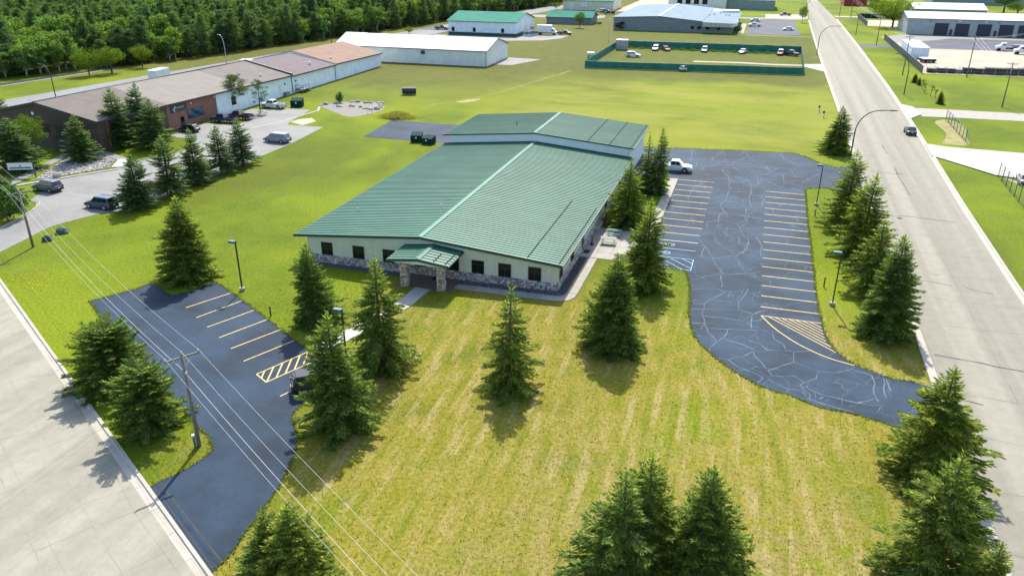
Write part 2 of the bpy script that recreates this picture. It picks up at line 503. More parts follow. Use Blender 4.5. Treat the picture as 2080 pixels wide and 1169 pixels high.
# ---------------------------------------------------------------- car park on the right
lot_pts = ([(-19.0, 140.6)] + [(-15.10, 141.15), (-4.34, 142.70), (7.44, 144.26)] + smooth_line([(7.44, 144.26), (9.83, 141.77), (11.45, 138.49), (14.26, 136.10)])[1:]
           + [(17.05, 137.5), (17.05, 121.0)] + [(11.82, 123.17)] + smooth_line([(9.16, 122.05), (8.84, 120.87), (8.80, 117.48)])
           + [(8.68, 105.91), (8.73, 92.83), (8.70, 79.68)] + smooth_line([(8.70, 79.68), (8.87, 75.12), (9.08, 72.07), (9.36, 70.06), (10.08, 68.00), (11.20, 66.47), (12.71, 65.41), (14.20, 64.74), (15.35, 64.76)])[1:]
           + [(17.05, 64.2), (17.05, 53.2)] + smooth_line([(15.06, 56.32), (12.58, 57.20), (10.49, 57.85), (8.20, 58.02), (6.84, 58.58), (5.52, 59.35), (3.84, 59.80), (1.59, 61.46), (-0.98, 64.42), (-2.70, 67.50), (-3.58, 71.07), (-3.99, 75.79), (-4.34, 78.99), (-4.96, 82.65), (-5.50, 83.68), (-6.62, 83.79)])
           + [(-10.05, 83.2), (-10.05, 121.3), (-11.5, 121.3), (-19.0, 121.3)])
lot_pts = [q for a, b in zip(lot_pts, lot_pts[1:] + lot_pts[:1]) for q in wobble([a, b], .8, .045, random.Random(int(abs(a[0] * 97 + a[1] * 31))))[:-1]]
lot_r = sheet('car_park', lot_pts, .024, MAT['lot'])
for q in ([(17.86, 137.5), (17.05, 137.5), (17.05, 121.0), (17.86, 121.0)], [(17.86, 64.2), (17.05, 64.2), (17.05, 53.2), (17.86, 53.2)]):
    sheet('driveway_apron', q, .15, MAT['concrete_g'])
def stripe(pts, mat, parent, w=.135, z=.030):
    return strip('parking_stripe', pts, w, z, mat, parent)
for i in range(11):
    y = 121.0 - i * 2.795
    if i < 10: stripe([(-9.95, y), (-4.6, y)], MAT['yellow'], lot_r)
    else: stripe([(-9.95, y), (-4.6, y)], MAT['white'], lot_r)
stripe([(-9.95, 90.2), (-4.65, 90.2)], MAT['blue'], lot_r)
for i in range(16):
    y = 118.6 - i * 2.82
    stripe([(3.1, y), (8.65 + .012 * i, y)], MAT['yellow'], lot_r)
# wheelchair symbols, built as ring + back + footrest
for (sx, sy) in ((-8.15, 91.6), (-8.35, 88.7)):
    mb = MB()
    ring = [(sx + .42 + .38 * math.cos(a), sy + .36 * math.sin(a)) for a in [k * PI / 8 for k in range(17)]]
    strip('', ring, .12, .031, None, mb=mb)
    strip('', [(sx - .55, sy + .1), (sx + .1, sy + .1), (sx + .45, sy + .34)], .13, .032, None, mb=mb)
    strip('', [(sx - .15, sy + .1), (sx - .2, sy - .3)], .1, .033, None, mb=mb)
    strip('', [(sx - .85, sy + .05), (sx - .68, sy + .15)], .2, .033, None, mb=mb)
    mb.build('wheelchair_symbol', MAT['blue'], lot_r)
hx0, hx1, hy0, hy1 = -9.0, -4.65, 83.9, 87.3
def hatch_box(c, mat, parent, n, z):
    """c = four corners; outline plus slanting bars"""
    A, B, C_, D = [Vector(p) for p in c]; n_ = .12 if mat is not MAT['blue'] else .09
    for a, b in ((A, B), (B, C_), (C_, D), (D, A)):
        stripe([tuple(a), tuple(b)], mat, parent, n_, z); z += .0011
    return A, B, C_, D
hatch_box([(hx0, hy0), (hx1, hy0), (hx1, hy1), (hx0, hy1)], MAT['blue'], lot_r, 4, .030)
for (a, b) in (((-9, 85.7), (-7.1, 83.9)), ((-9, 87.3), (-5.6, 83.9)), ((-7.6, 87.3), (-4.65, 84.4)), ((-6.0, 87.3), (-4.65, 86.0))):
    stripe([a, b], MAT['blue'], lot_r, .09, .036)
# striped island by the exit
A = Vector((3.18, 74.14)); B = Vector((8.96, 74.12)); Cc = Vector((11.18, 66.19))
arc = smooth_line([(3.18, 74.14), (4.54, 71.50), (6.59, 68.88), (8.98, 66.99), (11.18, 66.19)], 5)
stripe([tuple(A), tuple(B)], MAT['yellow'], lot_r, .12, .030)
stripe(arc, MAT['yellow'], lot_r, .12, .0312)
right = [(8.96, 74.12), (9.12, 71.97), (9.36, 69.96), (10.10, 67.72), (11.18, 66.19)]
for k in range(1, 8):
    s = k / 8.6
    p = A.lerp(B, s * .97)
    e = Vector(arc[-1]).lerp(Vector(right[0]), 0)
    # bars run parallel to the chord from A to the far tip
    d = (Cc - A).normalized()
    best = None
    for i in range(40):
        q = p + d * i * .5
        inside = False
        poly = [tuple(A), tuple(B)] + right[1:] + arc[::-1][1:]
        j = len(poly) - 1
        for ii in range(len(poly)):
            xi, yi = poly[ii]; xj, yj = poly[j]
            if (yi > q.y) != (yj > q.y) and q.x < (xj - xi) * (q.y - yi) / (yj - yi) + xi: inside = not inside
            j = ii
        if inside: best = q
    if best is not None:
        stripe([tuple(p), tuple(best)], MAT['yellow'], lot_r, .11, .0325 + k * .0006)

# dusty crack filler traced across the car park
def z7(*a): return a
CR = [
 [(-9.63, 141.76), (-9.25, 132.16)], [(-10.81, 133.72), (-5.97, 135.27), (-4.73, 133.95), (-2.09, 134.47), (-0.74, 137.31), (-0.00, 140.03), (-1.34, 144.82)], [(-5.97, 135.27), (-4.29, 141.96)], [(-4.73, 133.95), (-4.61, 131.98), (-6.68, 130.66), (-7.03, 127.97)],
 [(-8.38, 133.46), (-7.99, 129.91)], [(-10.10, 129.23), (-6.84, 130.61), (-2.55, 132.32), (2.19, 132.21), (3.36, 131.95)], [(-2.55, 132.32), (-2.09, 134.47)], [(-2.53, 131.99), (-0.81, 128.40)], [(-4.08, 129.87), (-3.48, 127.54), (-2.55, 124.51), (-1.69, 122.18)], [(-4.08, 129.87), (-2.47, 130.71)],
 [(0.02, 139.32), (2.40, 133.91), (3.44, 131.97), (3.84, 130.83), (3.24, 128.48), (2.05, 127.18), (1.11, 128.40)], [(2.96, 133.76), (3.45, 131.34)], [(5.35, 143.22), (5.98, 139.13), (8.07, 136.07)], [(3.84, 130.83), (5.30, 133.22), (6.86, 133.39), (7.19, 130.36), (7.52, 128.04)],
 [(3.84, 129.90), (5.66, 128.95), (5.78, 125.72), (6.21, 124.71), (7.07, 123.86), (8.82, 122.48)], [(-5.66, 122.34), (-3.93, 123.48), (-1.05, 124.70), (2.31, 124.90), (5.78, 125.72)], [(-2.52, 123.93), (-2.08, 118.17), (-2.16, 114.23), (-2.32, 111.93), (-2.96, 110.03), (-2.81, 108.66)],
 [(-1.67, 121.90), (-0.42, 122.01), (0.31, 124.55)], [(-0.42, 122.01), (1.29, 121.16), (2.21, 122.30), (2.31, 124.90)], [(0.47, 124.02), (1.03, 119.71), (0.92, 115.98), (0.95, 112.49), (1.35, 110.23), (1.69, 109.87)], [(1.67, 127.06), (2.00, 121.95)], [(2.29, 126.36), (3.43, 124.39), (4.67, 122.25), (5.60, 121.72)],
 [(-4.67, 111.92), (-2.62, 114.85), (-1.32, 114.24), (0.11, 113.20), (0.06, 110.76), (0.37, 109.45)], [(0.92, 115.98), (2.46, 115.71), (3.03, 114.38), (2.72, 112.33), (2.68, 110.19)], [(-2.15, 116.82), (0.82, 117.24)], [(-4.51, 107.89), (-2.81, 108.66), (-0.41, 108.97), (2.55, 109.91)], [(-2.45, 111.89), (-0.52, 111.53)],
 [(-2.80, 108.43), (-2.15, 106.36), (-2.86, 105.02), (-2.86, 103.07), (-2.72, 101.85), (-2.84, 99.76)], [(0.65, 109.07), (0.63, 105.48), (0.84, 102.99), (0.06, 100.29)], [(1.96, 109.72), (1.00, 106.04), (1.16, 105.21), (3.01, 105.16)], [(-4.45, 106.08), (-0.29, 105.84), (3.01, 105.16)],
 [(-4.16, 101.39), (-2.60, 102.94), (-0.26, 102.02), (1.06, 104.32)], [(-4.13, 101.82), (-3.98, 99.00)], [(-4.96, 98.69), (-1.29, 99.86), (2.70, 100.93)], [(-0.25, 101.81), (0.07, 100.09), (0.65, 97.74), (1.30, 96.07), (1.25, 93.71), (0.91, 91.86), (0.88, 91.17)], [(-1.58, 99.56), (-1.43, 96.70), (-3.38, 97.61)],
 [(-5.63, 95.74), (-4.32, 93.91), (-3.50, 91.84), (-2.67, 89.20), (-1.96, 86.20), (-1.01, 84.06)], [(-3.12, 96.54), (-2.00, 93.20), (-0.38, 91.11), (0.05, 89.24), (1.36, 84.96)], [(-4.09, 88.42), (-2.11, 88.55), (0.00, 90.22), (1.40, 92.70), (2.84, 92.13)], [(0.02, 89.89), (0.86, 91.50), (1.44, 95.20)], [(-3.71, 92.30), (-3.90, 88.81)],
 [(-3.36, 82.28), (-1.01, 84.06), (1.37, 84.81), (2.94, 85.91)], [(-4.34, 81.24), (-3.04, 82.24)], [(-1.30, 83.52), (-0.99, 80.06)], [(0.06, 97.17), (0.17, 94.61), (1.29, 94.25)], [(2.15, 97.84), (2.98, 94.43), (2.86, 90.96)],
 [(-4.04, 78.54), (-1.53, 79.61), (-0.56, 78.84), (-2.08, 76.40), (-2.48, 75.13), (-2.41, 72.48), (-2.08, 70.63), (-1.52, 68.83), (-0.68, 67.10)], [(-3.72, 75.11), (-2.48, 75.13)], [(-2.08, 76.40), (0.89, 76.70), (1.41, 78.67), (1.76, 80.65)], [(0.89, 76.70), (0.96, 74.99)], [(-3.59, 73.67), (-2.48, 73.90), (0.97, 74.75), (2.42, 74.25), (3.64, 75.59)],
 [(-2.25, 72.30), (-0.36, 72.55), (1.53, 72.34), (2.33, 73.99), (3.12, 75.19)], [(-3.24, 70.38), (-2.12, 70.62)], [(-2.01, 69.76), (0.02, 69.96), (0.19, 70.13), (2.28, 70.57), (3.69, 70.80)], [(0.15, 70.01), (-0.12, 68.21), (-0.68, 67.10), (-1.21, 65.72), (-1.23, 64.82)], [(-0.10, 67.90), (1.71, 67.24), (3.04, 66.27), (3.73, 66.49)], [(2.24, 73.96), (2.32, 70.80)], [(-2.57, 67.64), (-2.18, 67.87)],
 [(-0.64, 63.85), (0.55, 63.95), (1.79, 64.91), (2.61, 66.23)], [(2.61, 66.23), (2.72, 65.39), (3.51, 63.95), (3.76, 63.30)], [(0.55, 63.95), (1.45, 62.84), (2.92, 62.14), (3.54, 61.47), (3.07, 60.47)], [(2.12, 68.39), (3.24, 67.72), (3.90, 66.74)],
 [(4.23, 70.54), (4.41, 69.32), (5.28, 68.37), (5.45, 67.42), (6.13, 67.24), (6.09, 65.23), (7.23, 64.58), (8.10, 64.13)], [(3.90, 66.83), (6.13, 67.24), (7.77, 67.96)], [(6.09, 65.13), (3.93, 63.00), (4.34, 62.07), (6.16, 62.64), (6.82, 61.82)], [(8.10, 64.13), (7.88, 62.84), (6.98, 61.87), (6.53, 61.22), (6.63, 60.84), (7.11, 61.16), (7.21, 61.77)], [(8.10, 64.13), (9.64, 64.35), (11.13, 65.63)],
 [(6.63, 60.76), (7.26, 59.98), (7.22, 58.78)], [(7.10, 60.91), (8.30, 60.15), (9.36, 60.00), (10.83, 59.69), (12.23, 60.75)], [(7.05, 59.28), (8.53, 58.65), (10.34, 58.24)], [(3.94, 61.42), (5.53, 60.25), (6.62, 60.43)], [(11.10, 65.26), (12.45, 64.80), (12.58, 63.47), (12.31, 61.57), (12.53, 60.46)], [(13.40, 64.58), (13.17, 61.84), (13.21, 61.22)], [(13.58, 64.46), (13.72, 62.42)], [(8.29, 59.82), (8.00, 59.42)], [(10.83, 59.69), (12.68, 59.81), (12.27, 58.63)],
 [(3.80, 111.01), (4.34, 108.43)], [(4.32, 117.33), (4.53, 115.11)], [(4.87, 113.50), (5.26, 111.48)], [(8.54, 124.89), (10.13, 128.88), (11.35, 131.39)], [(-7.18, 105.20), (-5.42, 104.20)], [(-7.67, 110.96), (-7.28, 117.59), (-6.02, 120.22)],
]
rnd = random.Random(3)
mb = MB(); mb2 = MB()
for i, c in enumerate(CR):
    strip('', wobble(c, .7, .10, rnd), .06 + .045 * rnd.random(), .0264 + (i % 9) * .00011, None, mb=mb, jitter=.5, rnd=rnd)
    if rnd.random() < .45:
        strip('', wobble(offset_line(c, rnd.uniform(.2, .5)), .9, .16, rnd), .05, .0276 + (i % 9) * .00011, None, mb=mb2, jitter=.6, rnd=rnd)
tag(mb.build('crack_filler', MAT['seal'], lot_r), kind='stuff')
tag(mb2.build('fine_cracks', surf('thin_crack', (.06, .075, .095), .85, .4, 1.2, 6), lot_r), kind='stuff')

# ---------------------------------------------------------------- car park on the left
lot_l_pts = ([(-63.11, 56.68), (-60.64, 61.00), (-60.40, 62.60), (-59.61, 62.43), (-56.18, 60.55), (-55.07, 61.56), (-54.39, 63.26), (-54.41, 63.94), (-53.96, 64.79), (-52.70, 64.35), (-50.89, 63.29), (-48.31, 61.75), (-45.50, 60.04), (-40.74, 57.08), (-38.29, 55.62), (-34.54, 53.16), (-30.45, 50.58), (-30.54, 48.07), (-31.16, 46.93)]
      + smooth_line([(-31.49, 46.36), (-31.75, 45.82), (-31.78, 44.91), (-31.25, 43.77), (-30.21, 42.56), (-29.26, 41.20), (-28.71, 39.97), (-28.21, 38.31), (-27.81, 36.45), (-27.60, 34.65), (-27.30, 32.17), (-27.04, 30.06), (-27.15, 28.09)])
      + [tuple(e0 + DL * t - NL * .80) for t in (21.5, -4.0)][0:1]
      + [tuple(e0 + DL * 6.9 - NL * .80)]
      + smooth_line([(-36.31, 33.62), (-35.90, 34.58), (-35.23, 35.93), (-34.83, 37.55), (-34.81, 38.37), (-35.06, 38.92), (-35.87, 39.78), (-36.97, 40.37)])[1:] + [(-39.62, 42.00), (-47.43, 46.80), (-57.73, 53.14)])
lot_l_pts = [q for a, b in zip(lot_l_pts, lot_l_pts[1:] + lot_l_pts[:1]) for q in wobble([a, b], .8, .045, random.Random(int(abs(a[0] * 97 + a[1] * 31))))[:-1]]
lot_l = sheet('car_park', lot_l_pts, .024, MAT['lot_left'])
for a, b in (((-52.61, 58.39), (-50.35, 63.12)), ((-50.12, 56.80), (-48.14, 61.68)), ((-47.77, 55.35), (-45.69, 59.98)), ((-45.34, 53.81), (-43.18, 58.66)), ((-42.97, 52.33), (-40.74, 57.08)), ((-40.47, 50.68), (-38.28, 55.52)), ((-34.17, 46.57), (-32.38, 50.66))):
    stripe([a, b], MAT['yellow'], lot_l, .12)
hb = [(-38.06, 49.05), (-36.51, 48.16), (-34.32, 53.04), (-35.91, 53.97)]
hatch_box(hb, MAT['yellow'], lot_l, 6, .030)
A, B, C_, D = [Vector(p) for p in hb]
for t_ in (-.16, .01, .18, .35, .52, .68):
    b_ = max(t_, 0.0); a_ = t_ + .31
    p_ = B.lerp(C_, b_) if t_ >= 0 else A.lerp(B, .5)
    stripe([tuple(p_), tuple(A.lerp(D, a_))], MAT['yellow'], lot_l, .13, .0362)
joint_lines = MB()  # two thin dark joint lines where the car park meets the street
strip('', [(-35.82, 34.49), (-34.65, 33.65), (-27.09, 29.23)], .10, .0262, None, mb=joint_lines, jitter=.3)
strip('', [(-36.08, 34.02), (-27.14, 28.54)], .05, .0264, None, mb=joint_lines, jitter=.3)
joint_lines.build('pavement_joint', MAT['seam'], lot_l)

# ---------------------------------------------------------------- paved pad behind the building, drives on the left property
sheet('rear_pad', [(-70.4, 132.3), (-71.8, 148.0), (-58, 147.4), (-48, 147.0), (-47.5, 132.0), (-53, 132.2)], .020, MAT['lot_left'])
drive = sheet('driveway', smooth_line([(-83.89, 64.71), (-84.63, 68.88), (-85.43, 73.42), (-84.71, 76.73), (-83.46, 79.71), (-81.70, 81.38)]) + [(-80.3, 85.0), (-80.4, 110), (-80.6, 124), (-82.0, 137.4), (-90, 137.0), (-91.0, 139.5), (-93.5, 152.0), (-100.5, 152.0), (-103.5, 149.0), (-106.6, 149.0), (-106.6, 142.6), (-101.0, 142.4), (-99.5, 134.0), (-106.8, 133.0), (-106.8, 121.0), (-101.0, 121.0)]
      + smooth_line([(-101.0, 121.0), (-97.5, 117.5), (-96.0, 112.5), (-97.6, 107.5), (-99.2, 103.5)]) + [(-98.4, 99.6), (-103.6, 91.0)] + [(-100.44, 88.52), (-97.73, 82.12)] + smooth_line([(-97.15, 81.57), (-95.53, 81.13), (-94.25, 79.65), (-93.18, 77.26), (-91.64, 71.64), (-90.71, 64.61)])
      + [(-112, 64), (-100, 56), (-93.5, 60.5)], .018, MAT['drive'])
strip('concrete_band', [(-97.2, 125.5), (-93.0, 139), (-91.6, 152), (-93.8, 156.5)], .55, .026, MAT['concrete'], drive)
kerb('kerb', [(-101.0, 121.0)] + smooth_line([(-101.0, 121.0), (-97.5, 117.5), (-96.0, 112.5), (-97.6, 107.5), (-99.2, 103.5)])[1:], .45, .13, MAT['kerb'], 1.5, 1)
kerb('kerb', [(-98.4, 99.6), (-103.6, 91.0), (-107, 85.4)], 1.0, .13, MAT['kerb'], 2.0, 1)
kerb('kerb', smooth_line([(-95.53, 81.13), (-94.25, 79.65), (-93.18, 77.26), (-91.64, 71.64), (-90.85, 66.72)]), .45, .13, MAT['kerb'], 2.0, 1)

def slabs(name, a, b, width, n, z0, z1, mat, gap=.025):
    """walk made of concrete slabs between two end points"""
    root = bpy.data.objects.new(name, None); COL.objects.link(root); root['kind'] = 'structure'
    A, B = Vector(a), Vector(b); t = (B - A).normalized(); nn = Vector((-t.y, t.x)) * width / 2; L = (B - A).length / n
    for i in range(n):
        p, q = A + t * (i * L + gap / 2), A + t * ((i + 1) * L - gap / 2)
        P4 = [p - nn, q - nn, q + nn, p + nn]
        mb = MB(); mb.hexa([(v.x, v.y, z0) for v in P4] + [(v.x, v.y, z1 + .003 * (i % 3)) for v in P4])
        mb.build('concrete_slab', mat, root)
    return root
sheet('joint_bed', [(-29.4, 71.0), (-17.0, 71.2), (-15.4, 72.6), (-15.5, 95), (-16.7, 95), (-16.6, 73.2), (-17.6, 72.4), (-29.4, 72.3)], .012, MAT['gravel_d'])
slabs('front_walk', (-29.3, 71.65), (-17.5, 71.85), 1.25, 8, -.05, .05, MAT['concrete'])
mb = MB()
arc_o = [(-17.5, 71.22), (-16.6, 71.4), (-15.9, 71.95), (-15.55, 72.8), (-15.5, 73.6)]
arc_i = [(-16.62, 73.6), (-16.7, 73.0), (-17.0, 72.6), (-17.5, 72.47)]
cw = sheet('corner_walk', arc_o + arc_i, .05, MAT['concrete'])
slabs('side_walk', (-16.05, 73.65), (-16.05, 84.2), 1.1, 7, -.05, .05, MAT['concrete'])
pt = bpy.data.objects.new('patio', None); COL.objects.link(pt); pt['kind'] = 'structure'
for i in range(4):
    for j in range(5):
        xs = [-17.7, -15.9, -14.2, -12.5, -10.12]; ys = [84.3, 86.4, 88.6, 90.8, 93.0, 95.0]
        MB().box(xs[i] + .012, ys[j] + .012, -.05, xs[i + 1] - .012, ys[j + 1] - .012, .052 + .002 * ((i + j) % 3)).build('concrete_slab', MAT['concrete'], pt)
slabs('parking_walk', (-10.72, 84.0 + 11.1), (-10.72, 121.2), 1.28, 13, -.05, .10, MAT['concrete'])
slabs('entrance_walk', (-31.65, 70.1), (-31.9, 65.8), 1.75, 2, -.05, .05, MAT['concrete_w'])
slabs('entrance_walk', (-31.9, 65.75), (-35.2, 54.3), 1.75, 7, -.05, .05, MAT['concrete_w'])
MB().box(-35.0, 70.15, -.05, -28.4, 73.55, .055).build('entrance_paving', MAT['brick_pave'])['kind'] = 'structure'
sheet('gravel_bed', [(-28.4, 72.3), (-17.55, 72.45), (-16.75, 73.1), (-16.62, 84.2), (-17.72, 84.2), (-17.72, 73.55), (-28.4, 73.55)], .030, MAT['gravel_d'])
sheet('gravel_bed', [(-47.6, 72.5), (-35.1, 72.4), (-35.1, 73.55), (-47.6, 73.55)], .022, MAT['gravel_d'])
# left property: walks and rock bed
slabs('front_walk', (-106.6, 86.4), (-113.2, 104.4), 1.6, 10, -.05, .11, MAT['concrete_g'])
slabs('front_walk', (-101.2, 104.2), (-111.8, 108.6), 1.6, 6, -.05, .11, MAT['concrete_g'])
slabs('kerb_ramp', (-98.6, 100.0), (-101.4, 104.6), 1.8, 2, -.05, .12, MAT['concrete_w'])
rock_poly = [(-105.2, 89.5), (-111.6, 103.4), (-112.2, 107.6), (-102.3, 103.5), (-99.7, 99.2)]
sheet('rock_bed', rock_poly, .035, MAT['gravel'])
bould_poly = smooth_line([(-94.3, 157.0), (-91.0, 162.6), (-86, 164.2), (-81.6, 163.4), (-78.6, 157.5), (-79.2, 151.4), (-82.0, 148.0), (-87.5, 151.6), (-94.3, 157.0)])[:-1]
sheet('gravel_bed', bould_poly, .02, MAT['gravel'])
strip('worn_track', wobble([(-72, 163), (-66, 172), (-60.5, 186), (-58, 199), (-55, 214), (-52, 226)], 2, .3, random.Random(2)), .7, .012, surf('worn_turf', (.165, .165, .025), .95, .3, .8, 4), jitter=.6)['kind'] = 'structure'
sheet('bare_patch', smooth_line([(-66.6, 170.6), (-65.0, 174.0), (-62.6, 176.6), (-62.2, 173.6), (-64.4, 170.4), (-66.6, 170.6)])[:-1], .014, surf('bare_turf', (.25, .21, .09), .95, .3, .6, 4))
sheet('bare_patch', [(-91.0, 139.7), (-86.8, 137.6), (-86.2, 141.8), (-88.8, 144.6), (-90.6, 142.6)], .016, MAT['sand'])

# ---------------------------------------------------------------- roads and yards farther back
back_road = sheet('back_road', [(-171, 100), (-167.2, 140), (-158, 200), (-148.5, 262), (-139, 325), (-131, 390), (-118, 470), (-100, 560), (-90, 700), (-78, 700), (-90, 555), (-106, 470), (-119.5, 385), (-124, 340), (-127, 300), (-132, 262), (-141, 200), (-147, 140), (-150, 100)], .02, MAT['street_b'])
sheet('rail_bed', [(-196, 100), (-189, 150), (-182, 190), (-178, 190), (-184.5, 150), (-191, 100)], .03, MAT['ballast'])
rl = tag(bpy.data.objects.new('railway', None), 'rusty railway track along the foot of the wood', 'railway'); COL.objects.link(rl)
for off in (-.75, .75):
    mb = MB(); pts = [(-193.5 + off, 100), (-186.8 + off, 150), (-180.2 + off, 190)]
    for a, b in zip(pts, pts[1:]):
        mb.tube([(a[0], a[1], .14), (b[0], b[1], .14)], .09, 4)
    mb.build('rail', MAT['seam'], rl)
sheet('north_drive', [(-139, 318), (-124.5, 318), (-124.5, 331), (-139, 334)], .03, MAT['lot_far'])
sheet('truck_yard', [(-97.5, 297), (-92.2, 291), (-80, 296), (-74.5, 305), (-73.8, 316), (-92.0, 316), (-92.0, 304), (-126, 303.5), (-126, 297)], .018, MAT['drive'])
sheet('concrete_pad', [(-77.3, 230.5), (-71.5, 231.5), (-66.4, 245.8), (-77.3, 247)], .018, MAT['drive'])
sheet('cross_drive', [(-122, 392), (-80, 393), (-76, 400), (-78, 412), (-112, 405)], .024, MAT['drive'])
sheet('gravel_yard', [(-78.5, 440), (-30, 440), (-30, 560), (-78.5, 560)], .02, MAT['sand'])
far_lot = sheet('car_park', [(-7.0, 344.5), (14.0, 346.5), (13.2, 415), (-7.0, 412)], .03, MAT['lot_far'])
slabs('parking_walk', (-9.1, 345), (-9.1, 390), 2.2, 9, -.05, .1, MAT['concrete'])
sheet('lane', [(-30, 415), (17.5, 419), (17.5, 429), (-10, 425), (-30, 425)], .034, MAT['concrete_g'])
sheet('concrete_pad', [(-.5, 424.5), (19.5, 424.5), (20.5, 452), (-.5, 447)], .05, MAT['concrete'])
sheet('drive_apron', [(12.4, 256.5), (17.95, 247.5), (17.95, 263.5), (12.4, 261.0)], .03, MAT['concrete_w'])
strip('dirt_track', [(-20, 257.0), (-6, 258.6), (4, 257.6), (12.4, 258.7)], 2.6, .014, MAT['sand']).__setitem__('kind', 'structure')
strip('mown_path', [(18, 342), (-7, 340.0)], 1.2, .016, MAT['drive'])['kind'] = 'structure'
# right-hand side of the street
yard = sheet('storage_yard', [(44.4, 252.5), (120, 257.5), (120, 362.5), (50, 356.0), (44.6, 346)], .02, MAT['sand'])
sheet('paved_yard', [(56, 316.0), (120, 318.0), (120, 355.5), (70, 353.8), (50.4, 332.0), (50.6, 316.5)], .032, MAT['lot_far'])
sheet('paved_apron', [(44.6, 332), (50.3, 332.0), (69.8, 353.8), (120, 355.5), (120, 363.5), (53, 362.5), (44.6, 352)], .034, MAT['concrete_g'])
sheet('side_lane', [(33.0, 314), (45.0, 315.2), (45.0, 324.6), (33.0, 324.0)], .026, MAT['lot_far'])
sheet('drive_apron', [(31.8, 182.5), (34.9, 188.5), (34.3, 197.0), (32.2, 199.5)], .15, MAT['concrete_w'])
sheet('side_drive', [(34.6, 186.2), (42.0, 187.0), (60, 187.5), (90, 188), (90, 197.2), (34.4, 196.2)], .04, MAT['concrete'])
sheet('side_drive', [(30.55, 149.5), (33.4, 145.6), (38.2, 138.8), (52, 133.5), (90, 131), (90, 152.5), (34.8, 157.2), (30.9, 158.8)], .15, MAT['concrete_w'])
sheet('bare_patch', smooth_line([(34.0, 160.2), (36.5, 170), (36.2, 181), (39.5, 184.2), (41.2, 178), (39.6, 168), (38.6, 160.4), (34.0, 160.2)])[:-1], .014, surf('thin_dry_turf', (.22, .20, .07), .95, .3, .6, 4))
sheet('gravel_patch', [(39.2, 138.0), (47, 130), (60, 126), (60, 112), (50, 112), (43.5, 124)], .016, MAT['sand'])
sheet('drive_apron', [(33.0, 440), (60, 441), (60, 446), (33, 446)], .15, MAT['concrete_w'])
sheet('gravel_yard', [(44, 398), (70, 398), (70, 430), (44, 430)], .018, MAT['sand'])

# ================================================================ main building
def metal_roof(name, col, rough=.38, spec=.5):
    m, nt, b = newmat(name)
    v = coords(nt, 'World')
    n1 = noise(nt, v, .22, 4, .6); n2 = noise(nt, coords(nt, 'World', (.25, 3, 1)), 1.0, 3)
    c = mixc(nt, ramp(nt, n1, .3, .7), tuple(x * .9 for x in col), tuple(x * 1.12 for x in col))
    c = mixc(nt, math_(nt, 'MULTIPLY', ramp(nt, n2, .5, .8), .25), c, tuple(min(1, x * 1.3 + .02) for x in col))
    orn = N(nt, 'ShaderNodeObjectInfo').outputs['Random']
    c = mixc(nt, orn, mixc(nt, 1.0, c, (.9, .92, .92), 'MULTIPLY'), mixc(nt, 1.0, c, (1.1, 1.07, 1.07), 'MULTIPLY'))
    grime = noise(nt, coords(nt, 'World', (.35, 1.3, 1)), 1.0, 5, .7)
    c = mixc(nt, math_(nt, 'MULTIPLY', ramp(nt, grime, .56, .75), .3), c, tuple(x * .55 + .02 for x in col))
    nt.links.new(c, b.inputs['Base Color'])
    b.inputs['Roughness'].default_value = rough
    b.inputs['Specular IOR Level'].default_value = spec
    return m

def ribbed(name, col, pitch=.3, axis=0, var=.08, rough=.55, depth=.02):
    """corrugated cladding for far walls: fine vertical relief"""
    m, nt, b = newmat(name)
    P = coords(nt, 'World'); s = N(nt, 'ShaderNodeSeparateXYZ'); nt.links.new(P, s.inputs[0])
    u = math_(nt, 'ADD', s.outputs[0], s.outputs[1])
    f = math_(nt, 'FRACT', math_(nt, 'DIVIDE', u, pitch))
    h = band(nt, f, .0, .12, .3, .42)
    n1 = noise(nt, P, .6, 4)
    dirt = noise(nt, coords(nt, 'World', (2.5, 2.5, .15)), 1.0, 3)
    c = mixc(nt, ramp(nt, n1, .3, .7), tuple(x * (1 - var) for x in col), tuple(min(1, x * (1 + var)) for x in col))
    c = mixc(nt, math_(nt, 'MULTIPLY', ramp(nt, dirt, .55, .8), .25), c, tuple(x * .7 for x in col))
    nt.links.new(c, b.inputs['Base Color'])
    b.inputs['Roughness'].default_value = rough
    b.inputs['Specular IOR Level'].default_value = .3
    bump(nt, b, h, .8, depth)
    return m

def stone_material(name, cols):
    m, nt, b = newmat(name)
    g_ = N(nt, 'ShaderNodeNewGeometry')
    r = g_.outputs['Random Per Island']
    cr = N(nt, 'ShaderNodeValToRGB'); nt.links.new(r, cr.inputs[0])
    cr.color_ramp.interpolation = 'CONSTANT'
    els = cr.color_ramp.elements
    while len(els) < len(cols): els.new(.5)
    for i, c in enumerate(cols):
        els[i].position = i / len(cols); els[i].color = (*c, 1)
    n = noise(nt, coords(nt, 'World'), 9, 4, .65)
    c = mixc(nt, ramp(nt, n, .3, .7), mixc(nt, 1.0, cr.outputs[0], (.75, .75, .75), 'MULTIPLY'), mixc(nt, 1.0, cr.outputs[0], (1.2, 1.2, 1.2), 'MULTIPLY'))
    nt.links.new(c, b.inputs['Base Color'])
    b.inputs['Roughness'].default_value = .9
    b.inputs['Specular IOR Level'].default_value = .2
    bump(nt, b, n, .4, .02)
    return m

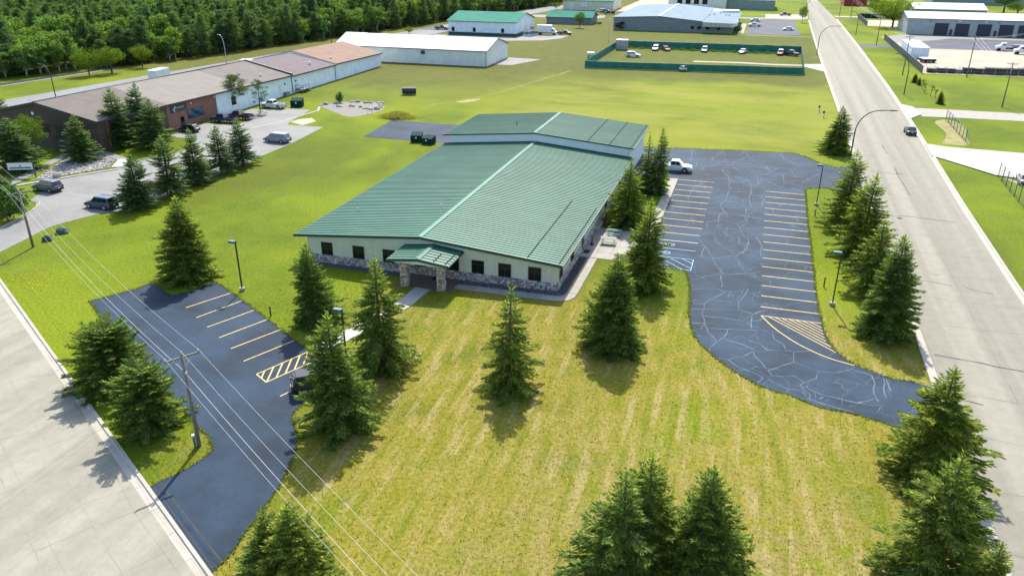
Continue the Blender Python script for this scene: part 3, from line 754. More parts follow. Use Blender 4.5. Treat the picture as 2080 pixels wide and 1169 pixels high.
MAT['roof'] = metal_roof('green_metal_roof', (.040, .130, .084), .5, .25)
MAT['ridge'] = metal_roof('pale_green_ridge', (.085, .185, .13), .6, .2)
MAT['trim'] = metal_roof('dark_green_trim', (.012, .055, .042), .5)
MAT['guard'] = paint('shade_toned_snow_guard', (.006, .03, .024), .7, spec=.2)  # near-black colour paints in the shadow lines along the guard rows
MAT['siding'] = surf('cream_metal_siding', (.58, .59, .46), .55, .06, .8, 6)
MAT['siding_w'] = surf('white_metal_siding', (.62, .65, .66), .55, .05, .8, 6)
MAT['glass'] = paint('dark_window_glass', (.008, .012, .014), .12, .0, spec=.3)
MAT['frame'] = paint('dark_window_frame', (.02, .03, .028), .5)
MAT['stone'] = stone_material('field_stone', [(0.448, 0.406, 0.378), (0.252, 0.217, 0.210), (0.364, 0.294, 0.266), (0.560, 0.532, 0.504), (0.196, 0.182, 0.196), (0.420, 0.329, 0.294), (0.308, 0.294, 0.308), (0.644, 0.602, 0.560)])
MAT['stone_c'] = stone_material('column_stone', [(0.504, 0.420, 0.308), (0.336, 0.266, 0.196), (0.420, 0.350, 0.266), (0.672, 0.588, 0.462), (0.280, 0.224, 0.182), (0.504, 0.350, 0.252), (0.392, 0.364, 0.322), (0.750, 0.672, 0.546)])
MAT['mortar'] = surf('stone_mortar', (0.168, 0.154, 0.147), .95, .2, 5, 20)
MAT['door'] = paint('dark_metal_door', (.03, .04, .045), .4)
MAT['pipe'] = paint('white_vent_pipe', (.5, .5, .5), .5)
MAT['mat'] = surf('black_door_mat', (.018, .018, .02), .95, .2, 6)

XL, XR, YF, YB = -47.4, -17.75, 73.6, 119.2        # lower block walls
EL, ER, RX = -48.7, -17.05, -33.0                   # eaves and ridge
ZE, ZR = 3.30, 4.70
def zroof(x, ze=ZE, zr=ZR):
    return zr - (zr - ze) * (RX - x) / (RX - EL) if x < RX else zr - (zr - ze) * (x - RX) / (ER - RX)

hall = thing('green_roofed_building', 'long cream building with green standing-seam metal roof and stone-pillared porch', 'building', (0, 0, 0))

rng = random.Random(21)
def stones(mb, origin, u, v, nrm, W, Hh, sw, sh, depth, rng):
    """rough stones over a W x Hh rectangle"""
    origin, u, v, nrm = Vector(origin), Vector(u), Vector(v), Vector(nrm)
    z = 0.0
    while z < Hh - .05:
        h = min(rng.uniform(.75, 1.25) * sh, Hh - z); x = 0.0
        if Hh - z - h < .08: h = Hh - z
        while x < W - .01:
            w = rng.uniform(.6, 1.5) * sw
            if W - x - w < .1: w = W - x
            d = depth * rng.uniform(.35, 1.0); g_ = .012
            j = lambda: rng.uniform(-.018, .018)
            c = [(x + g_, z + g_), (x + w - g_, z + g_), (x + w - g_, z + h - g_), (x + g_, z + h - g_)]
            cut = min(w, h) * .2
            P = [origin + u * (a + j()) + v * (b + j()) for a, b in c]
            cx_, cz_ = x + w / 2, z + h / 2
            T = [origin + u * (cx_ + (a - cx_) * .78 + j()) + v * (cz_ + (b - cz_) * .78 + j()) + nrm * d for a, b in c]
            b0 = len(mb.v); mb.v += [tuple(p) for p in P] + [tuple(p) for p in T]
            for q in ((4, 5, 6, 7), (0, 1, 5, 4), (1, 2, 6, 5), (2, 3, 7, 6), (3, 0, 4, 7)):
                mb.f.append(tuple(b0 + i for i in q)); mb.m.append(0)
            x += w
        z += h

# core walls behind the cladding
MB().prism([(XL, -.1), (XR, -.1), (XR, zroof(XR) - .1), (RX, ZR - .14), (XL, zroof(XL) - .1)], 'y', YF + .02, YB).build('wall', MAT['siding'], hall)
WT = 1.0                                             # height of the stone wainscot
pmeshes = {}
x = XL; k = 0
front = MB().box(XL + .01, YF - .02, WT - .03, XR - .01, YF + .01, WT).build('cladding', MAT['trim'], hall)
while x < XR - .05:
    w = min(.915, XR - x)
    mb = MB()
    t0, t1 = zroof(x) - .12, zroof(x + w) - .12
    y0 = YF - .028
    tm = zroof(x + w / 2) - .12 if not (x < RX < x + w) else ZR - .14
    mb.hexa([(x + .006, y0, WT), (x + w - .006, y0, WT), (x + w - .006, YF + .015, WT), (x + .006, YF + .015, WT),
             (x + .006, y0, t0), (x + w - .006, y0, t1), (x + w - .006, YF + .015, t1), (x + .006, YF + .015, t0)])
    for q in range(3):
        xr = x + w * (q + .5) / 3
        mb.box(xr - .025, y0 - .022, WT, xr + .025, y0 + .002, zroof(xr) - .13)
    mb.build('wall_panel', MAT['siding'], front)
    x += w; k += 1
# right-hand long wall: ribbed sheets
side = MB().box(XR, YF, WT - .03, XR + .02, YB - .2, WT).build('cladding', MAT['trim'], hall)
y = YF
while y < YB - .3:
    w = min(3.05, YB - .2 - y); mb = MB()
    mb.box(XR + .0, y + .006, WT, XR + .028, y + w - .006, ZE - .06)
    for q in range(10):
        yr = y + w * (q + .5) / 10
        mb.box(XR + .026, yr - .025, WT, XR + .05, yr + .025, ZE - .07)
    mb.build('wall_panel', MAT['siding'], side); y += w
mb = MB(); mb.box(XL - .03, YF, WT, XL, YB, ZE - .06)
mb.build('side_cladding', MAT['siding'], hall)
MB().box(XR - .06, YF - .06, WT, XR + .06, YF + .05, zroof(XR) - .13).build('corner_trim', MAT['siding'], hall)
# stone wainscot
mb = MB(); mb.box(XL - .02, YF - .08, -.1, XR + .08, YF + .01, WT); mb.box(XR + .01, YF, -.1, XR + .085, YB, WT); mb.box(XL - .085, YF, -.1, XL - .01, YB, WT)
wain = mb.build('wainscot', MAT['mortar'], hall)
mb = MB()
stones(mb, (XL - .02, YF - .08, 0), (1, 0, 0), (0, 0, 1), (0, -1, 0), XR - XL + .1, WT, .24, .2, .09, rng)
stones(mb, (XR + .085, YF - .02, 0), (0, 1, 0), (0, 0, 1), (1, 0, 0), 26, WT, .24, .2, .09, rng)
tag(mb.build('field_stones', MAT['stone'], wain), kind='stuff')

def window(parent, cx, z0, z1, w, y, nx=2, nz=2, frame=MAT['frame'], glass=MAT['glass']):
    mb = MB(); t = .06
    mb.box(cx - w / 2, y - .07, z0, cx - w / 2 + t, y, z1); mb.box(cx + w / 2 - t, y - .07, z0, cx + w / 2, y, z1)
    mb.box(cx - w / 2 + t, y - .07, z0, cx + w / 2 - t, y, z0 + t); mb.box(cx - w / 2 + t, y - .07, z1 - t, cx + w / 2 - t, y, z1)
    zm = z0 + (z1 - z0) * .68
    mb.box(cx - w / 2 + t, y - .062, zm - .025, cx + w / 2 - t, y - .02, zm + .025)
    mb.box(cx - .025, y - .062, z0 + t, cx + .025, y - .02, zm - .025)
    o = mb.build('window', frame, parent)
    for (a, b, c_, d) in ((cx - w / 2 + t, z0 + t, cx - .025, zm - .025), (cx + .025, z0 + t, cx + w / 2 - t, zm - .025), (cx - w / 2 + t, zm + .025, cx + w / 2 - t, z1 - t)):
        MB().box(a, y - .04, b, c_, y - .015, d).build('pane', glass, o)
    return o
for cx_ in (-44.9, -40.9, -37.15, -33.3, -29.45, -26.55, -23.5, -20.15):
    window(hall, cx_, 1.03, 2.55, 1.42, YF - .03)
def side_window(parent, cy, z0, z1, w, x):
    mb = MB(); t = .06
    for a, b, c_, d in ((cy - w / 2, z0, cy - w / 2 + t, z1), (cy + w / 2 - t, z0, cy + w / 2, z1), (cy - w / 2 + t, z0, cy + w / 2 - t, z0 + t), (cy - w / 2 + t, z1 - t, cy + w / 2 - t, z1)):
        mb.box(x, a, b, x + .07, c_, d)
    o = mb.build('window', MAT['frame'], parent)
    MB().box(x + .015, cy - w / 2 + t, z0 + t, x + .04, cy + w / 2 - t, z1 - t).build('pane', MAT['glass'], o)
for cy in (75.2, 80.6, 100.5, 106, 111.5): side_window(hall, cy, 1.03, 2.55, 1.42, XR + .05)
def wall_door(parent, y0, y1, x):
    o = MB().box(x, y0, .02, x + .06, y1, 2.15).build('door', MAT['door'], parent)
    MB().box(x + .06, y0 + .1, 1.0, x + .12, y0 + .2, 1.06).build('handle', MAT['pipe'], o)
wall_door(hall, 85.6, 86.6, XR + .09)
# front door under the porch
dr = MB().box(-31.5, YF - .12, .02, -30.4, YF, 2.2).build('door', MAT['frame'], hall)
MB().box(-31.38, YF - .135, .18, -30.52, YF - .118, 2.08).build('glass', MAT['glass'], dr)
MB().box(-30.68, YF - .18, .95, -30.62, YF - .134, 1.25).build('handle', MAT['pipe'], dr)
# downspouts and gutter on the right eave
for yy in (YF + .3, 96.5, 118.0):
    MB().tube([(XR + .16, yy, .1), (XR + .16, yy, 2.9), (ER - .15, yy, 3.15)], .05, 6).build('downspout', MAT['siding'], hall)

# ---------------------------------------------------------------- roof with separate standing-seam panels
def panel_mesh(name, L, pitch, mat, rib=.068):
    mb = MB(); pr = [(0, 0), (.018, rib), (.07, rib), (.09, 0), (pitch, 0), (pitch, -.02), (0, -.02)]
    n = len(pr)
    mb.v = [(0, a, b) for a, b in pr] + [(L, a, b) for a, b in pr]
    mb.f = [(i, n + i, n + (i + 1) % n, (i + 1) % n) for i in range(n)] + [tuple(range(n)), tuple(range(2 * n - 1, n - 1, -1))]
    mb.m = [0] * len(mb.f)
    return mb.mesh(name, mat)

def seam_roof(parent, xl, xr, xm, ze, zr, y0, y1, pitch, name='roof', mat=MAT['roof'], rib=.068, cap=.27, rk=.24):
    """gabled deck, panels on both slopes, ridge cap and edge trims"""
    deck = MB().prism([(xl + .04, ze - .10), (xm, zr - .10), (xr - .04, ze - .10), (xr - .04, ze - .03), (xm, zr - .03), (xl + .04, ze - .03)], 'y', y0 + .03, y1 - .03).build(name, MAT['trim'], parent)
    n = int(round((y1 - y0) / pitch)); p = (y1 - y0) / n
    for sgn, xe in ((1, xr), (-1, xl)):
        run = abs(xe - xm); a = math.atan2(zr - ze, run); L = math.hypot(run, zr - ze)
        me = panel_mesh('roof_panel', L, p, mat, rib)
        if sgn < 0:
            me.transform(Matrix.Scale(-1, 4, (1, 0, 0))); me.flip_normals()
        for i in range(n):
            o = link('roof_panel', me, deck, (xm, y0 + i * p, zr))
            o.rotation_euler = (0, a * sgn, 0)
    # ridge cap
    sl = (zr - ze) / (xr - xm); h = rib + .02
    MB().prism([(xm - cap, zr - cap * sl + h), (xm, zr + h + .03), (xm + cap, zr - cap * sl + h), (xm + cap, zr - cap * sl - .01), (xm, zr - .02), (xm - cap, zr - cap * sl - .01)], 'y', y0 - .06, y1 + .04).build('ridge_cap', MAT['ridge'], deck)
    # rake (gable) trims and eave gutters
    for (ya, yb) in ((y0 - .05, y0 - .002), (y1 + .002, y1 + .05)):
        mb = MB()
        for xe in (xl, xr):
            mb.prism([(xe, ze + .05), (xm, zr + .05), (xm, zr - rk), (xe, ze - rk)] if xe > xm else [(xe, ze - rk), (xm, zr - rk), (xm, zr + .05), (xe, ze + .05)], 'y', ya, yb)
        mb.build('rake_trim', MAT['trim'], deck)
    for xe, s_ in ((xl, -1), (xr, 1)):
        MB().box(min(xe, xe + s_ * .11), y0 - .03, ze - .2, max(xe, xe + s_ * .11), y1 + .03, ze - .035).build('gutter', MAT['trim'] if s_ < 0 else MAT['trim'], deck)
    return deck, p
deck1, P1 = seam_roof(hall, EL, ER, RX, ZE, ZR, YF - .65, YB - .1, .61)
def guards(deck, x, y0, y1, p, zf, rib=.068):
    """row of snow guards across the panels"""
    mb = MB(); y = y0
    while y < y1:
        mb.box(x - .02, y + .09, zf(x) + .005, x + .02, y + p * .97, zf(x) + .13); y += p
    return mb.build('snow_guard_row', MAT['guard'], deck)
yq = YF - .65
guards(deck1, -20.9, yq + .3, 93.6, P1, zroof)
guards(deck1, -17.45, yq + .2, 92.5, P1, zroof)
for (vx, vy) in ((-45.1, 81.8), (-34.8, 83.8)):
    MB().tube([(vx, vy, zroof(vx)), (vx, vy, zroof(vx) + .45)], .06, 8).build('vent_pipe', MAT['pipe'], deck1)
# soffit at the right eave
MB().box(XR + .03, YF - .6, ZE - .115, ER - .05, YB - .3, ZE - .101).build('soffit', MAT['siding'], hall)

# ---------------------------------------------------------------- taller rear block
ZE2, ZR2, Y2F, Y2B = 4.86, 6.2, 119.2, 135.6
def zroof2(x): return zroof(x, ZE2, ZR2)
MB().prism([(XL, -.1), (XR, -.1), (XR, zroof2(XR) - .1), (RX, ZR2 - .14), (XL, zroof2(XL) - .1)], 'y', Y2F + .01, Y2B).build('wall', MAT['siding_w'], hall)
clad2 = MB().box(XL, Y2F - .01, 3.2, XR, Y2F + .005, 3.3).build('cladding', MAT['trim'], hall)
x = XL
while x < XR - .05:
    w = min(.915, XR - x); mb = MB(); y0 = Y2F - .028
    b0_, b1_ = zroof(x) + .0, zroof(x + w)
    zb = min(b0_, b1_) - .02
    mb.hexa([(x + .006, y0, zb), (x + w - .006, y0, zb), (x + w - .006, Y2F + .005, zb), (x + .006, Y2F + .005, zb),
             (x + .006, y0, zroof2(x) - .12), (x + w - .006, y0, zroof2(x + w) - .12), (x + w - .006, Y2F + .005, zroof2(x + w) - .12), (x + .006, Y2F + .005, zroof2(x) - .12)])
    for q in range(3):
        xr_ = x + w * (q + .5) / 3
        mb.box(xr_ - .025, y0 - .022, zb, xr_ + .025, y0 + .002, zroof2(xr_) - .13)
    mb.build('wall_panel', MAT['siding_w'], clad2); x += w
mb = MB()
for xa, xb in ((EL + .1, RX), (RX, ER - .1)):
    mb.hexa([(xa, Y2F - .2, zroof(xa) + .01), (xb, Y2F - .2, zroof(xb) + .01), (xb, Y2F - .05, zroof(xb) + .01), (xa, Y2F - .05, zroof(xa) + .01),
             (xa, Y2F - .2, zroof(xa) + .10), (xb, Y2F - .2, zroof(xb) + .10), (xb, Y2F - .05, zroof(xb) + .16), (xa, Y2F - .05, zroof(xa) + .16)])
mb.build('flashing', MAT['trim'], hall)
deck2, P2 = seam_roof(hall, EL + .05, ER - .02, RX, ZE2, ZR2, Y2F - .22, Y2B + .4, .61, rk=.16)
for gx in (-24.4, -20.9, -17.5): guards(deck2, gx, Y2F - .35, Y2B + .3, P2, zroof2)
MB().tube([(-37.8, 125.2, zroof2(-37.8)), (-37.8, 125.2, zroof2(-37.8) + .75)], .07, 8).build('vent_pipe', MAT['frame'], deck2)
MB().tube([(-33.6, 118.95, ZR2), (-33.6, 118.95, ZR2 + .35), (-33.75, 118.9, ZR2 + .5)], .06, 6).build('vent_pipe', MAT['pipe'], deck2)
MB().tube([(XR + .12, Y2F - .1, 3.4), (XR + .12, Y2F - .1, 4.3), (XR + .6, Y2F - .2, 4.6)], .05, 6).build('downspout', MAT['siding'], hall)

# ---------------------------------------------------------------- porch
porch = MB().prism([(-35.0, 3.12), (-28.3, 3.12), (-28.3, 3.3), (-31.65, 3.68), (-35.0, 3.3)], 'y', 69.15, YF - .04).build('porch', MAT['siding'], hall)
seam_roof(hall, -35.1, -28.2, -31.6, 3.40, 3.80, 69.0, YF - .06, .61, 'porch_roof', cap=.3)
for cx_ in (-33.75, -29.55):
    col = MB().box(cx_ - .34, 70.0, -.05, cx_ + .34, 70.68, 3.14).build('column', MAT['mortar'], hall)
    mb = MB()
    stones(mb, (cx_ - .36, 69.99, 0), (1, 0, 0), (0, 0, 1), (0, -1, 0), .72, 3.1, .2, .17, .09, rng)
    stones(mb, (cx_ + .35, 69.98, 0), (0, 1, 0), (0, 0, 1), (1, 0, 0), .72, 3.1, .2, .17, .09, rng)
    stones(mb, (cx_ - .35, 70.70, 0), (0, -1, 0), (0, 0, 1), (-1, 0, 0), .72, 3.1, .2, .17, .09, rng)
    stones(mb, (cx_ + .36, 70.69, 0), (-1, 0, 0), (0, 0, 1), (0, 1, 0), .72, 3.1, .2, .17, .09, rng)
    tag(mb.build('column_stones', MAT['stone_c'], col), kind='stuff')
pz = lambda x: 3.8 - .4 * (x + 31.6) / 3.4
for gx, y1 in ((-29.9, 71.3), (-28.6, 71.6)): guards(hall, gx, 69.1, y1, .61, pz)
tag(MB().box(-31.6, 72.45, .056, -30.1, 73.45, .07).build('door_mat', MAT['mat']), 'black mat before the glass door under the stone-pillared porch', 'mat')
tag(MB().box(-17.5, 85.5, .056, -16.8, 86.6, .07).build('door_mat', MAT['mat']), 'black mat at the side door near the picnic tables', 'mat')

# ================================================================ neighbouring buildings
MAT['brown_roof'] = surf('brown_shingle', (.125, .105, .088), .9, .12, .5, 9, bmp=.3)
MAT['tan_roof'] = surf('tan_shingle', (.185, .165, .138), .9, .1, .5, 9, bmp=.3)
MAT['grey_roof'] = surf('grey_brown_shingle', (.145, .122, .11), .9, .12, .5, 9, bmp=.3)
MAT['mauve_roof'] = surf('mauve_shingle', (.135, .105, .108), .9, .12, .5, 9, bmp=.3)
MAT['orange_roof'] = surf('rust_shingle', (.215, .135, .095), .9, .12, .5, 9, bmp=.3)
MAT['pale_wall'] = ribbed('pale_blue_white_cladding', (.66, .74, .80))
MAT['white_wall'] = ribbed('off_white_cladding', (.62, .65, .60))
MAT['brick'] = ribbed('red_brick_wall', (.21, .10, .07), .22)
MAT['wood'] = ribbed('dark_brown_boards', (.055, .04, .034), .25)
MAT['brick_d'] = surf('brown_brick', (.085, .062, .05), .9, .2, 2, 10)
MAT['white_roof'] = metal_roof('white_metal_roof', (.55, .57, .60), .8, .15)
MAT['green_roof'] = metal_roof('teal_metal_roof', (.03, .17, .115), .85, .1)
MAT['grey_wall'] = ribbed('blue_grey_cladding', (.165, .19, .21))
MAT['cream_wall'] = ribbed('cream_cladding', (.60, .58, .46))
MAT['grey_flat'] = metal_roof('blue_grey_roof', (.17, .225, .26), .85, .1)
MAT['sage_wall'] = ribbed('sage_grey_cladding', (.20, .255, .245))
MAT['white_trim'] = paint('white_trim', (.62, .64, .62), .5)
MAT['dark_trim'] = paint('dark_trim', (.035, .035, .04), .6)
MAT['navy_door'] = paint('navy_overhead_door', (.012, .018, .04), .5)
MAT['red_wall'] = ribbed('red_cladding', (.26, .03, .025))
MAT['blue_glass'] = paint('blue_window_glass', (.02, .045, .09), .1, .3, spec=.8)

def roof_slabs(parent, axis, a0, a1, e0, e1, zr, ze0, ze1, mat, oh=.4, th=.12, trim=None, name='roof'):
    """two slabs meeting at a ridge. axis = direction of the ridge ('x' or 'y'); a0..a1 along it, e0..e1 across"""
    m_ = (e0 + e1) / 2
    s0, s1 = (zr - ze0) / (m_ - e0), (zr - ze1) / (e1 - m_)
    p0 = [(e0 - oh, ze0 - oh * s0), (m_, zr), (m_, zr + th), (e0 - oh, ze0 - oh * s0 + th)]
    p1 = [(m_, zr), (e1 + oh, ze1 - oh * s1), (e1 + oh, ze1 - oh * s1 + th), (m_, zr + th)]
    mb = MB(); mb.prism(p0, axis, a0 - oh, a1 + oh); mb.prism(p1, axis, a0 - oh, a1 + oh)
    r = mb.build(name, mat, parent)
    if trim:
        for aa in (a0 - oh - .04, a1 + oh):
            t = MB()
            for pp in (p0, p1): t.prism([(pp[0][0], pp[0][1] - .08), (pp[1][0], pp[1][1] - .08), pp[2], pp[3]], axis, aa + .002, aa + .038)
            t.build('rake_trim', trim, r)
        for (ee, ze_, s_) in ((e0 - oh, ze0 - oh * s0, -1), (e1 + oh, ze1 - oh * s1, 1)):
            t = MB(); q = [(min(ee, ee + s_ * .1), ze_ - .1), (max(ee, ee + s_ * .1), ze_ - .1), (max(ee, ee + s_ * .1), ze_ + th), (min(ee, ee + s_ * .1), ze_ + th)]
            t.prism(q, axis, a0 - oh, a1 + oh); t.build('gutter', trim, r)
    return r

def gable_house(name, label, axis, a0, a1, e0, e1, ze, zr, wall, roof, oh=.35, trim=None, base=None, cat='building', group=None):
    root = thing(name, label, cat, (0, 0, 0), 0, group); m_ = (e0 + e1) / 2
    MB().prism([(e0, -.1), (e1, -.1), (e1, ze - .02), (m_, zr - .02), (e0, ze - .02)], axis, a0, a1).build('wall', wall, root)
    roof_slabs(root, axis, a0, a1, e0, e1, zr, ze, ze, roof, oh, .12, trim)
    if base:
        x0, x1, y0, y1 = (e0, e1, a0, a1) if axis == 'y' else (a0, a1, e0, e1)
        mb = MB(); mb.box(x0 - .03, y0 - .03, -.1, x1 + .03, y1 + .03, base[0]); mb.build('base_band', base[1], root)
    return root

def ywin(parent, x0, x1, z0, z1, y, name='window', glass=None, bars=1, frame=None):
    """opening on a wall that faces -Y"""
    o = MB().box(x0, y - .07, z0, x1, y - .002, z1).build(name, frame or MAT['dark_trim'], parent)
    n = bars + 1; w = (x1 - x0 - .08) / n
    for i in range(n):
        MB().box(x0 + .06 + i * w, y - .085, z0 + .06, x0 + .02 + (i + 1) * w, y - .068, z1 - .06).build('pane', glass or MAT['glass'], o)
    return o
def xwin(parent, y0, y1, z0, z1, x, name='window', glass=None, bars=1, frame=None):
    """opening on a wall that faces +X"""
    o = MB().box(x + .002, y0, z0, x + .07, y1, z1).build(name, frame or MAT['dark_trim'], parent)
    n = bars + 1; w = (y1 - y0 - .08) / n
    for i in range(n):
        MB().box(x + .068, y0 + .06 + i * w, z0 + .06, x + .085, y0 + .02 + (i + 1) * w, z1 - .06).build('pane', glass or MAT['glass'], o)
    return o

# ---------------------------------------------------------------- the long commercial row on the left (ridge along Y)
row = thing('commercial_row', 'long low commercial row with brown, tan, mauve and rust roof sections', 'building', (0, 0, 0))
RW, RBK, RRX = -108.2, -133.0, -120.6
SEC = [  # y0, y1, eave0, eave1, ridge0, ridge1, roof, wall
    (107.2, 124.6, 5.55, 5.25, 8.05, 7.85, 'brown_roof', 'brick_d'),
    (124.6, 150.2, 5.25, 4.75, 7.85, 7.35, 'tan_roof', 'brick'),
    (150.2, 168.6, 4.75, 4.40, 7.35, 7.15, 'grey_roof', 'pale_wall'),
    (168.6, 189.8, 4.25, 4.05, 6.75, 6.35, 'mauve_roof', 'pale_wall'),
    (189.8, 217.6, 4.25, 3.75, 6.95, 6.45, 'orange_roof', 'pale_wall')]
for (y0, y1, e0_, e1_, r0_, r1_, rm, wm) in SEC:
    oh = .55
    def sec(zlo, top0, top1, yy0, yy1, mat, nm, xa=RW, xb=RBK):
        mb = MB()
        ra, rb = r0_, r1_
        P = []
        for yy, e_, r_ in ((yy0, e0_, r0_), (yy1, e1_, r1_)):
            P += [(xb, yy, zlo), (xa, yy, zlo), (xa, yy, e_), (RRX, yy, r_), (xb, yy, e_)]
        mb.v = P; mb.f = [(0, 1, 2, 3, 4), (9, 8, 7, 6, 5), (1, 6, 7, 2), (2, 7, 8, 3), (3, 8, 9, 4), (4, 9, 5, 0), (0, 5, 6, 1)]; mb.m = [0] * 7
        return mb.build(nm, mat, row)
    sec(-.1, 0, 0, y0, y1, MAT[wm], 'wall')
    mb = MB()
    for s_, xe in ((1, RW), (-1, RBK)):
        sl0, sl1 = (r0_ - e0_) / abs(xe - RRX), (r1_ - e1_) / abs(xe - RRX)
        xo = xe + s_ * oh
        ga = .5 if y0 < 108 else 0.0
        A = [(RRX, y0 - ga, r0_ + .02), (xo, y0 - ga, e0_ - oh * sl0 + .02), (xo, y1, e1_ - oh * sl1 + .02), (RRX, y1, r1_ + .02)]
        if s_ < 0: A = A[::-1]
        mb.hexa(A + [(x_, y_, z_ + .14) for x_, y_, z_ in A])
    rf = mb.build('roof', MAT[rm], row)
    xo = RW + oh; sl0, sl1 = (r0_ - e0_) / (RW - RRX), (r1_ - e1_) / (RW - RRX)
    mb = MB(); mb.hexa([(xo, y0, e0_ - oh * sl0 - .14), (xo + .1, y0, e0_ - oh * sl0 - .14), (xo + .1, y1, e1_ - oh * sl1 - .14), (xo, y1, e1_ - oh * sl1 - .14),
                        (xo, y0, e0_ - oh * sl0 + .17), (xo + .1, y0, e0_ - oh * sl0 + .17), (xo + .1, y1, e1_ - oh * sl1 + .17), (xo, y1, e1_ - oh * sl1 + .17)])
    mb.build('fascia', MAT['dark_trim'], rf)
    if y0 > 160:
        MB().tube([(RW + .1, y0 + .1, .1), (RW + .1, y0 + .1, e0_ - .2)], .08, 6).build('downspout', MAT['dark_trim'], row)
# upstand between the tan-grey roof and the lower mauve one, ridge caps
mb = MB(); mb.hexa([(RW + .55, 168.3, 4.3), (RW + .55, 168.75, 4.3), (RRX, 168.75, 7.0), (RRX, 168.3, 7.0), (RW + .55, 168.3, 4.85), (RW + .55, 168.75, 4.85), (RRX, 168.75, 7.6), (RRX, 168.3, 7.6)])
mb.build('parapet', MAT['dark_trim'], row)
MB().hexa([(RRX - .2, 106.7, 8.16), (RRX + .2, 106.7, 8.16), (RRX + .2, 168.4, 7.28), (RRX - .2, 168.4, 7.28), (RRX - .2, 106.7, 8.3), (RRX + .2, 106.7, 8.3), (RRX + .2, 168.4, 7.42), (RRX - .2, 168.4, 7.42)]).build('ridge_cap', MAT['dark_trim'], row)
# dark gable end towards the street
mb = MB(); mb.prism([(RBK, 4.3), (RW, 4.3), (RW, 5.5), (RRX, 7.98), (RBK, 5.5)], 'y', 106.95, 107.15); mb.build('gable_boards', MAT['wood'], row)
mb = MB()
for xe in (RW + .5, RBK - .5):
    q = [(xe, 5.25), (RRX, 7.85), (RRX, 8.22), (xe, 5.62)]
    mb.prism(q if xe > RRX else q[::-1], 'y', 106.62, 106.68)
mb.build('rake_trim', MAT['dark_trim'], row)
MB().tube([(-121.6, 106.93, 6.1), (-121.6, 106.8, 6.1)], .28, 10).build('gable_lamp', MAT['white_trim'], row)
for cx_ in (-116.9, -119.6, -122.4, -125.6, -128.6): ywin(row, cx_ - .55, cx_ + .55, 2.9, 4.15, 107.15, bars=0)
MB().box(-116.2, 105.0, -.05, -112.0, 107.18, 2.7).build('entrance_lobby', MAT['navy_door'], row)
for yy in (110.2, 113.4, 116.6, 119.8):
    xwin(row, yy, yy + 1.5, 3.1, 4.6, RW, bars=0); xwin(row, yy, yy + 1.5, .9, 2.3, RW, bars=0)
for yy in (109.0, 112.4, 115.6, 118.8, 122.2):
    MB().box(RW, yy, 0, RW + .16, yy + .5, 5.2).build('pilaster', MAT['brick'], row)
# shop front: sign board, window, door
sg = MB().box(RW + .02, 125.7, 3.35, RW + .16, 130.2, 4.75).build('sign_board', MAT['dark_trim'], row)
sg['label'] = 'black shop sign board with a white leaping emblem and faded lettering'
mb = MB()
def sgq(pts): mb.prism(pts, 'x', RW + .165, RW + .185)
sgq([(126.15, 3.75), (126.45, 3.68), (127.0, 4.42), (126.85, 4.5)]); sgq([(126.2, 3.9), (126.5, 3.78), (126.72, 3.42), (126.6, 3.38)]); sgq([(126.05, 3.98), (126.75, 4.02), (126.75, 3.9), (126.05, 3.86)])
mb.build('emblem', MAT['white_trim'], sg)
mb = MB(); yy = 127.2
for w in (.24, .2, .26, .18, .24, .22, .26, .2):
    mb.box(RW + .165, yy, 3.98, RW + .18, yy + w * .75, 4.22); yy += w * 1.22
mb.build('lettering', surf('grey_letter', (.35, .36, .38), .6, .1), sg)
xwin(row, 130.3, 135.3, 1.3, 3.15, RW, glass=MAT['blue_glass'], bars=1)
xwin(row, 128.0, 129.1, .05, 2.2, RW, 'door', bars=0)
for yy in (131.2, 138.6): MB().box(RW + .05, yy, 4.2, RW + .35, yy + .3, 4.45).build('wall_lamp', MAT['white_trim'], row)
MB().box(RW - .1, 139.6, -.1, RW + .06, 150.2, 4.8).build('wall', MAT['pale_wall'], row)
xwin(row, 144.6, 146.2, 1.5, 3.2, RW + .06, bars=1)
xwin(row, 163.2, 164.2, .9, 3.0, RW, 'door', glass=MAT['white_trim'], bars=0, frame=MAT['white_trim'])
xwin(row, 170.6, 171.6, 1.0, 3.1, RW, 'door', glass=MAT['white_trim'], bars=0, frame=MAT['white_trim'])
for yy in (165.4, 170.2): MB().box(RW + .01, yy, 2.6, RW + .2, yy + .3, 2.95).build('wall_meter', MAT['dark_trim'], row)
MB().box(RW + .05, 164.6, .0, RW + .9, 166.2, .9).build('cooling_unit', MAT['grey_wall'], row)
# wooden stoop
st = thing('entry_stairs', 'grey wooden landing with railing and steps at the pale wall door', 'stairs', (-107.3, 171.3, 0))
MB().box(-.8, -1.4, .75, 1.4, 1.4, .9).build('landing', MAT['concrete_g'], st)
for i in range(4): MB().box(-.6 + 0, 1.4 + i * .35, .6 - i * .18, 1.3, 1.75 + i * .35, .7 - i * .18).build('step', MAT['concrete_g'], st)
for (px, py) in ((1.35, -1.35), (1.35, 0), (1.35, 1.35), (-.7, -1.35)):
    MB().box(px - .05, py - .05, -.02, px + .05, py + .05, 1.9).build('post', MAT['grey_wall'], st)
MB().box(1.3, -1.4, 1.8, 1.4, 1.4, 1.9).build('rail', MAT['grey_wall'], st); MB().box(-.75, -1.4, 1.8, 1.4, -1.3, 1.9).build('rail', MAT['grey_wall'], st)
# roof fittings
for (vx, vy, sz) in ((-113.0, 121.4, .5), (-111.0, 160.0, .4), (-111.5, 182.5, .5), (-111.6, 193.6, .5)):
    zz = 5.3 - (vy - 121) * .012 + (RW - vx) * .2
    MB().box(vx, vy, zz - .3, vx + sz, vy + sz, zz + .35).build('roof_vent', MAT['white_trim'], row)

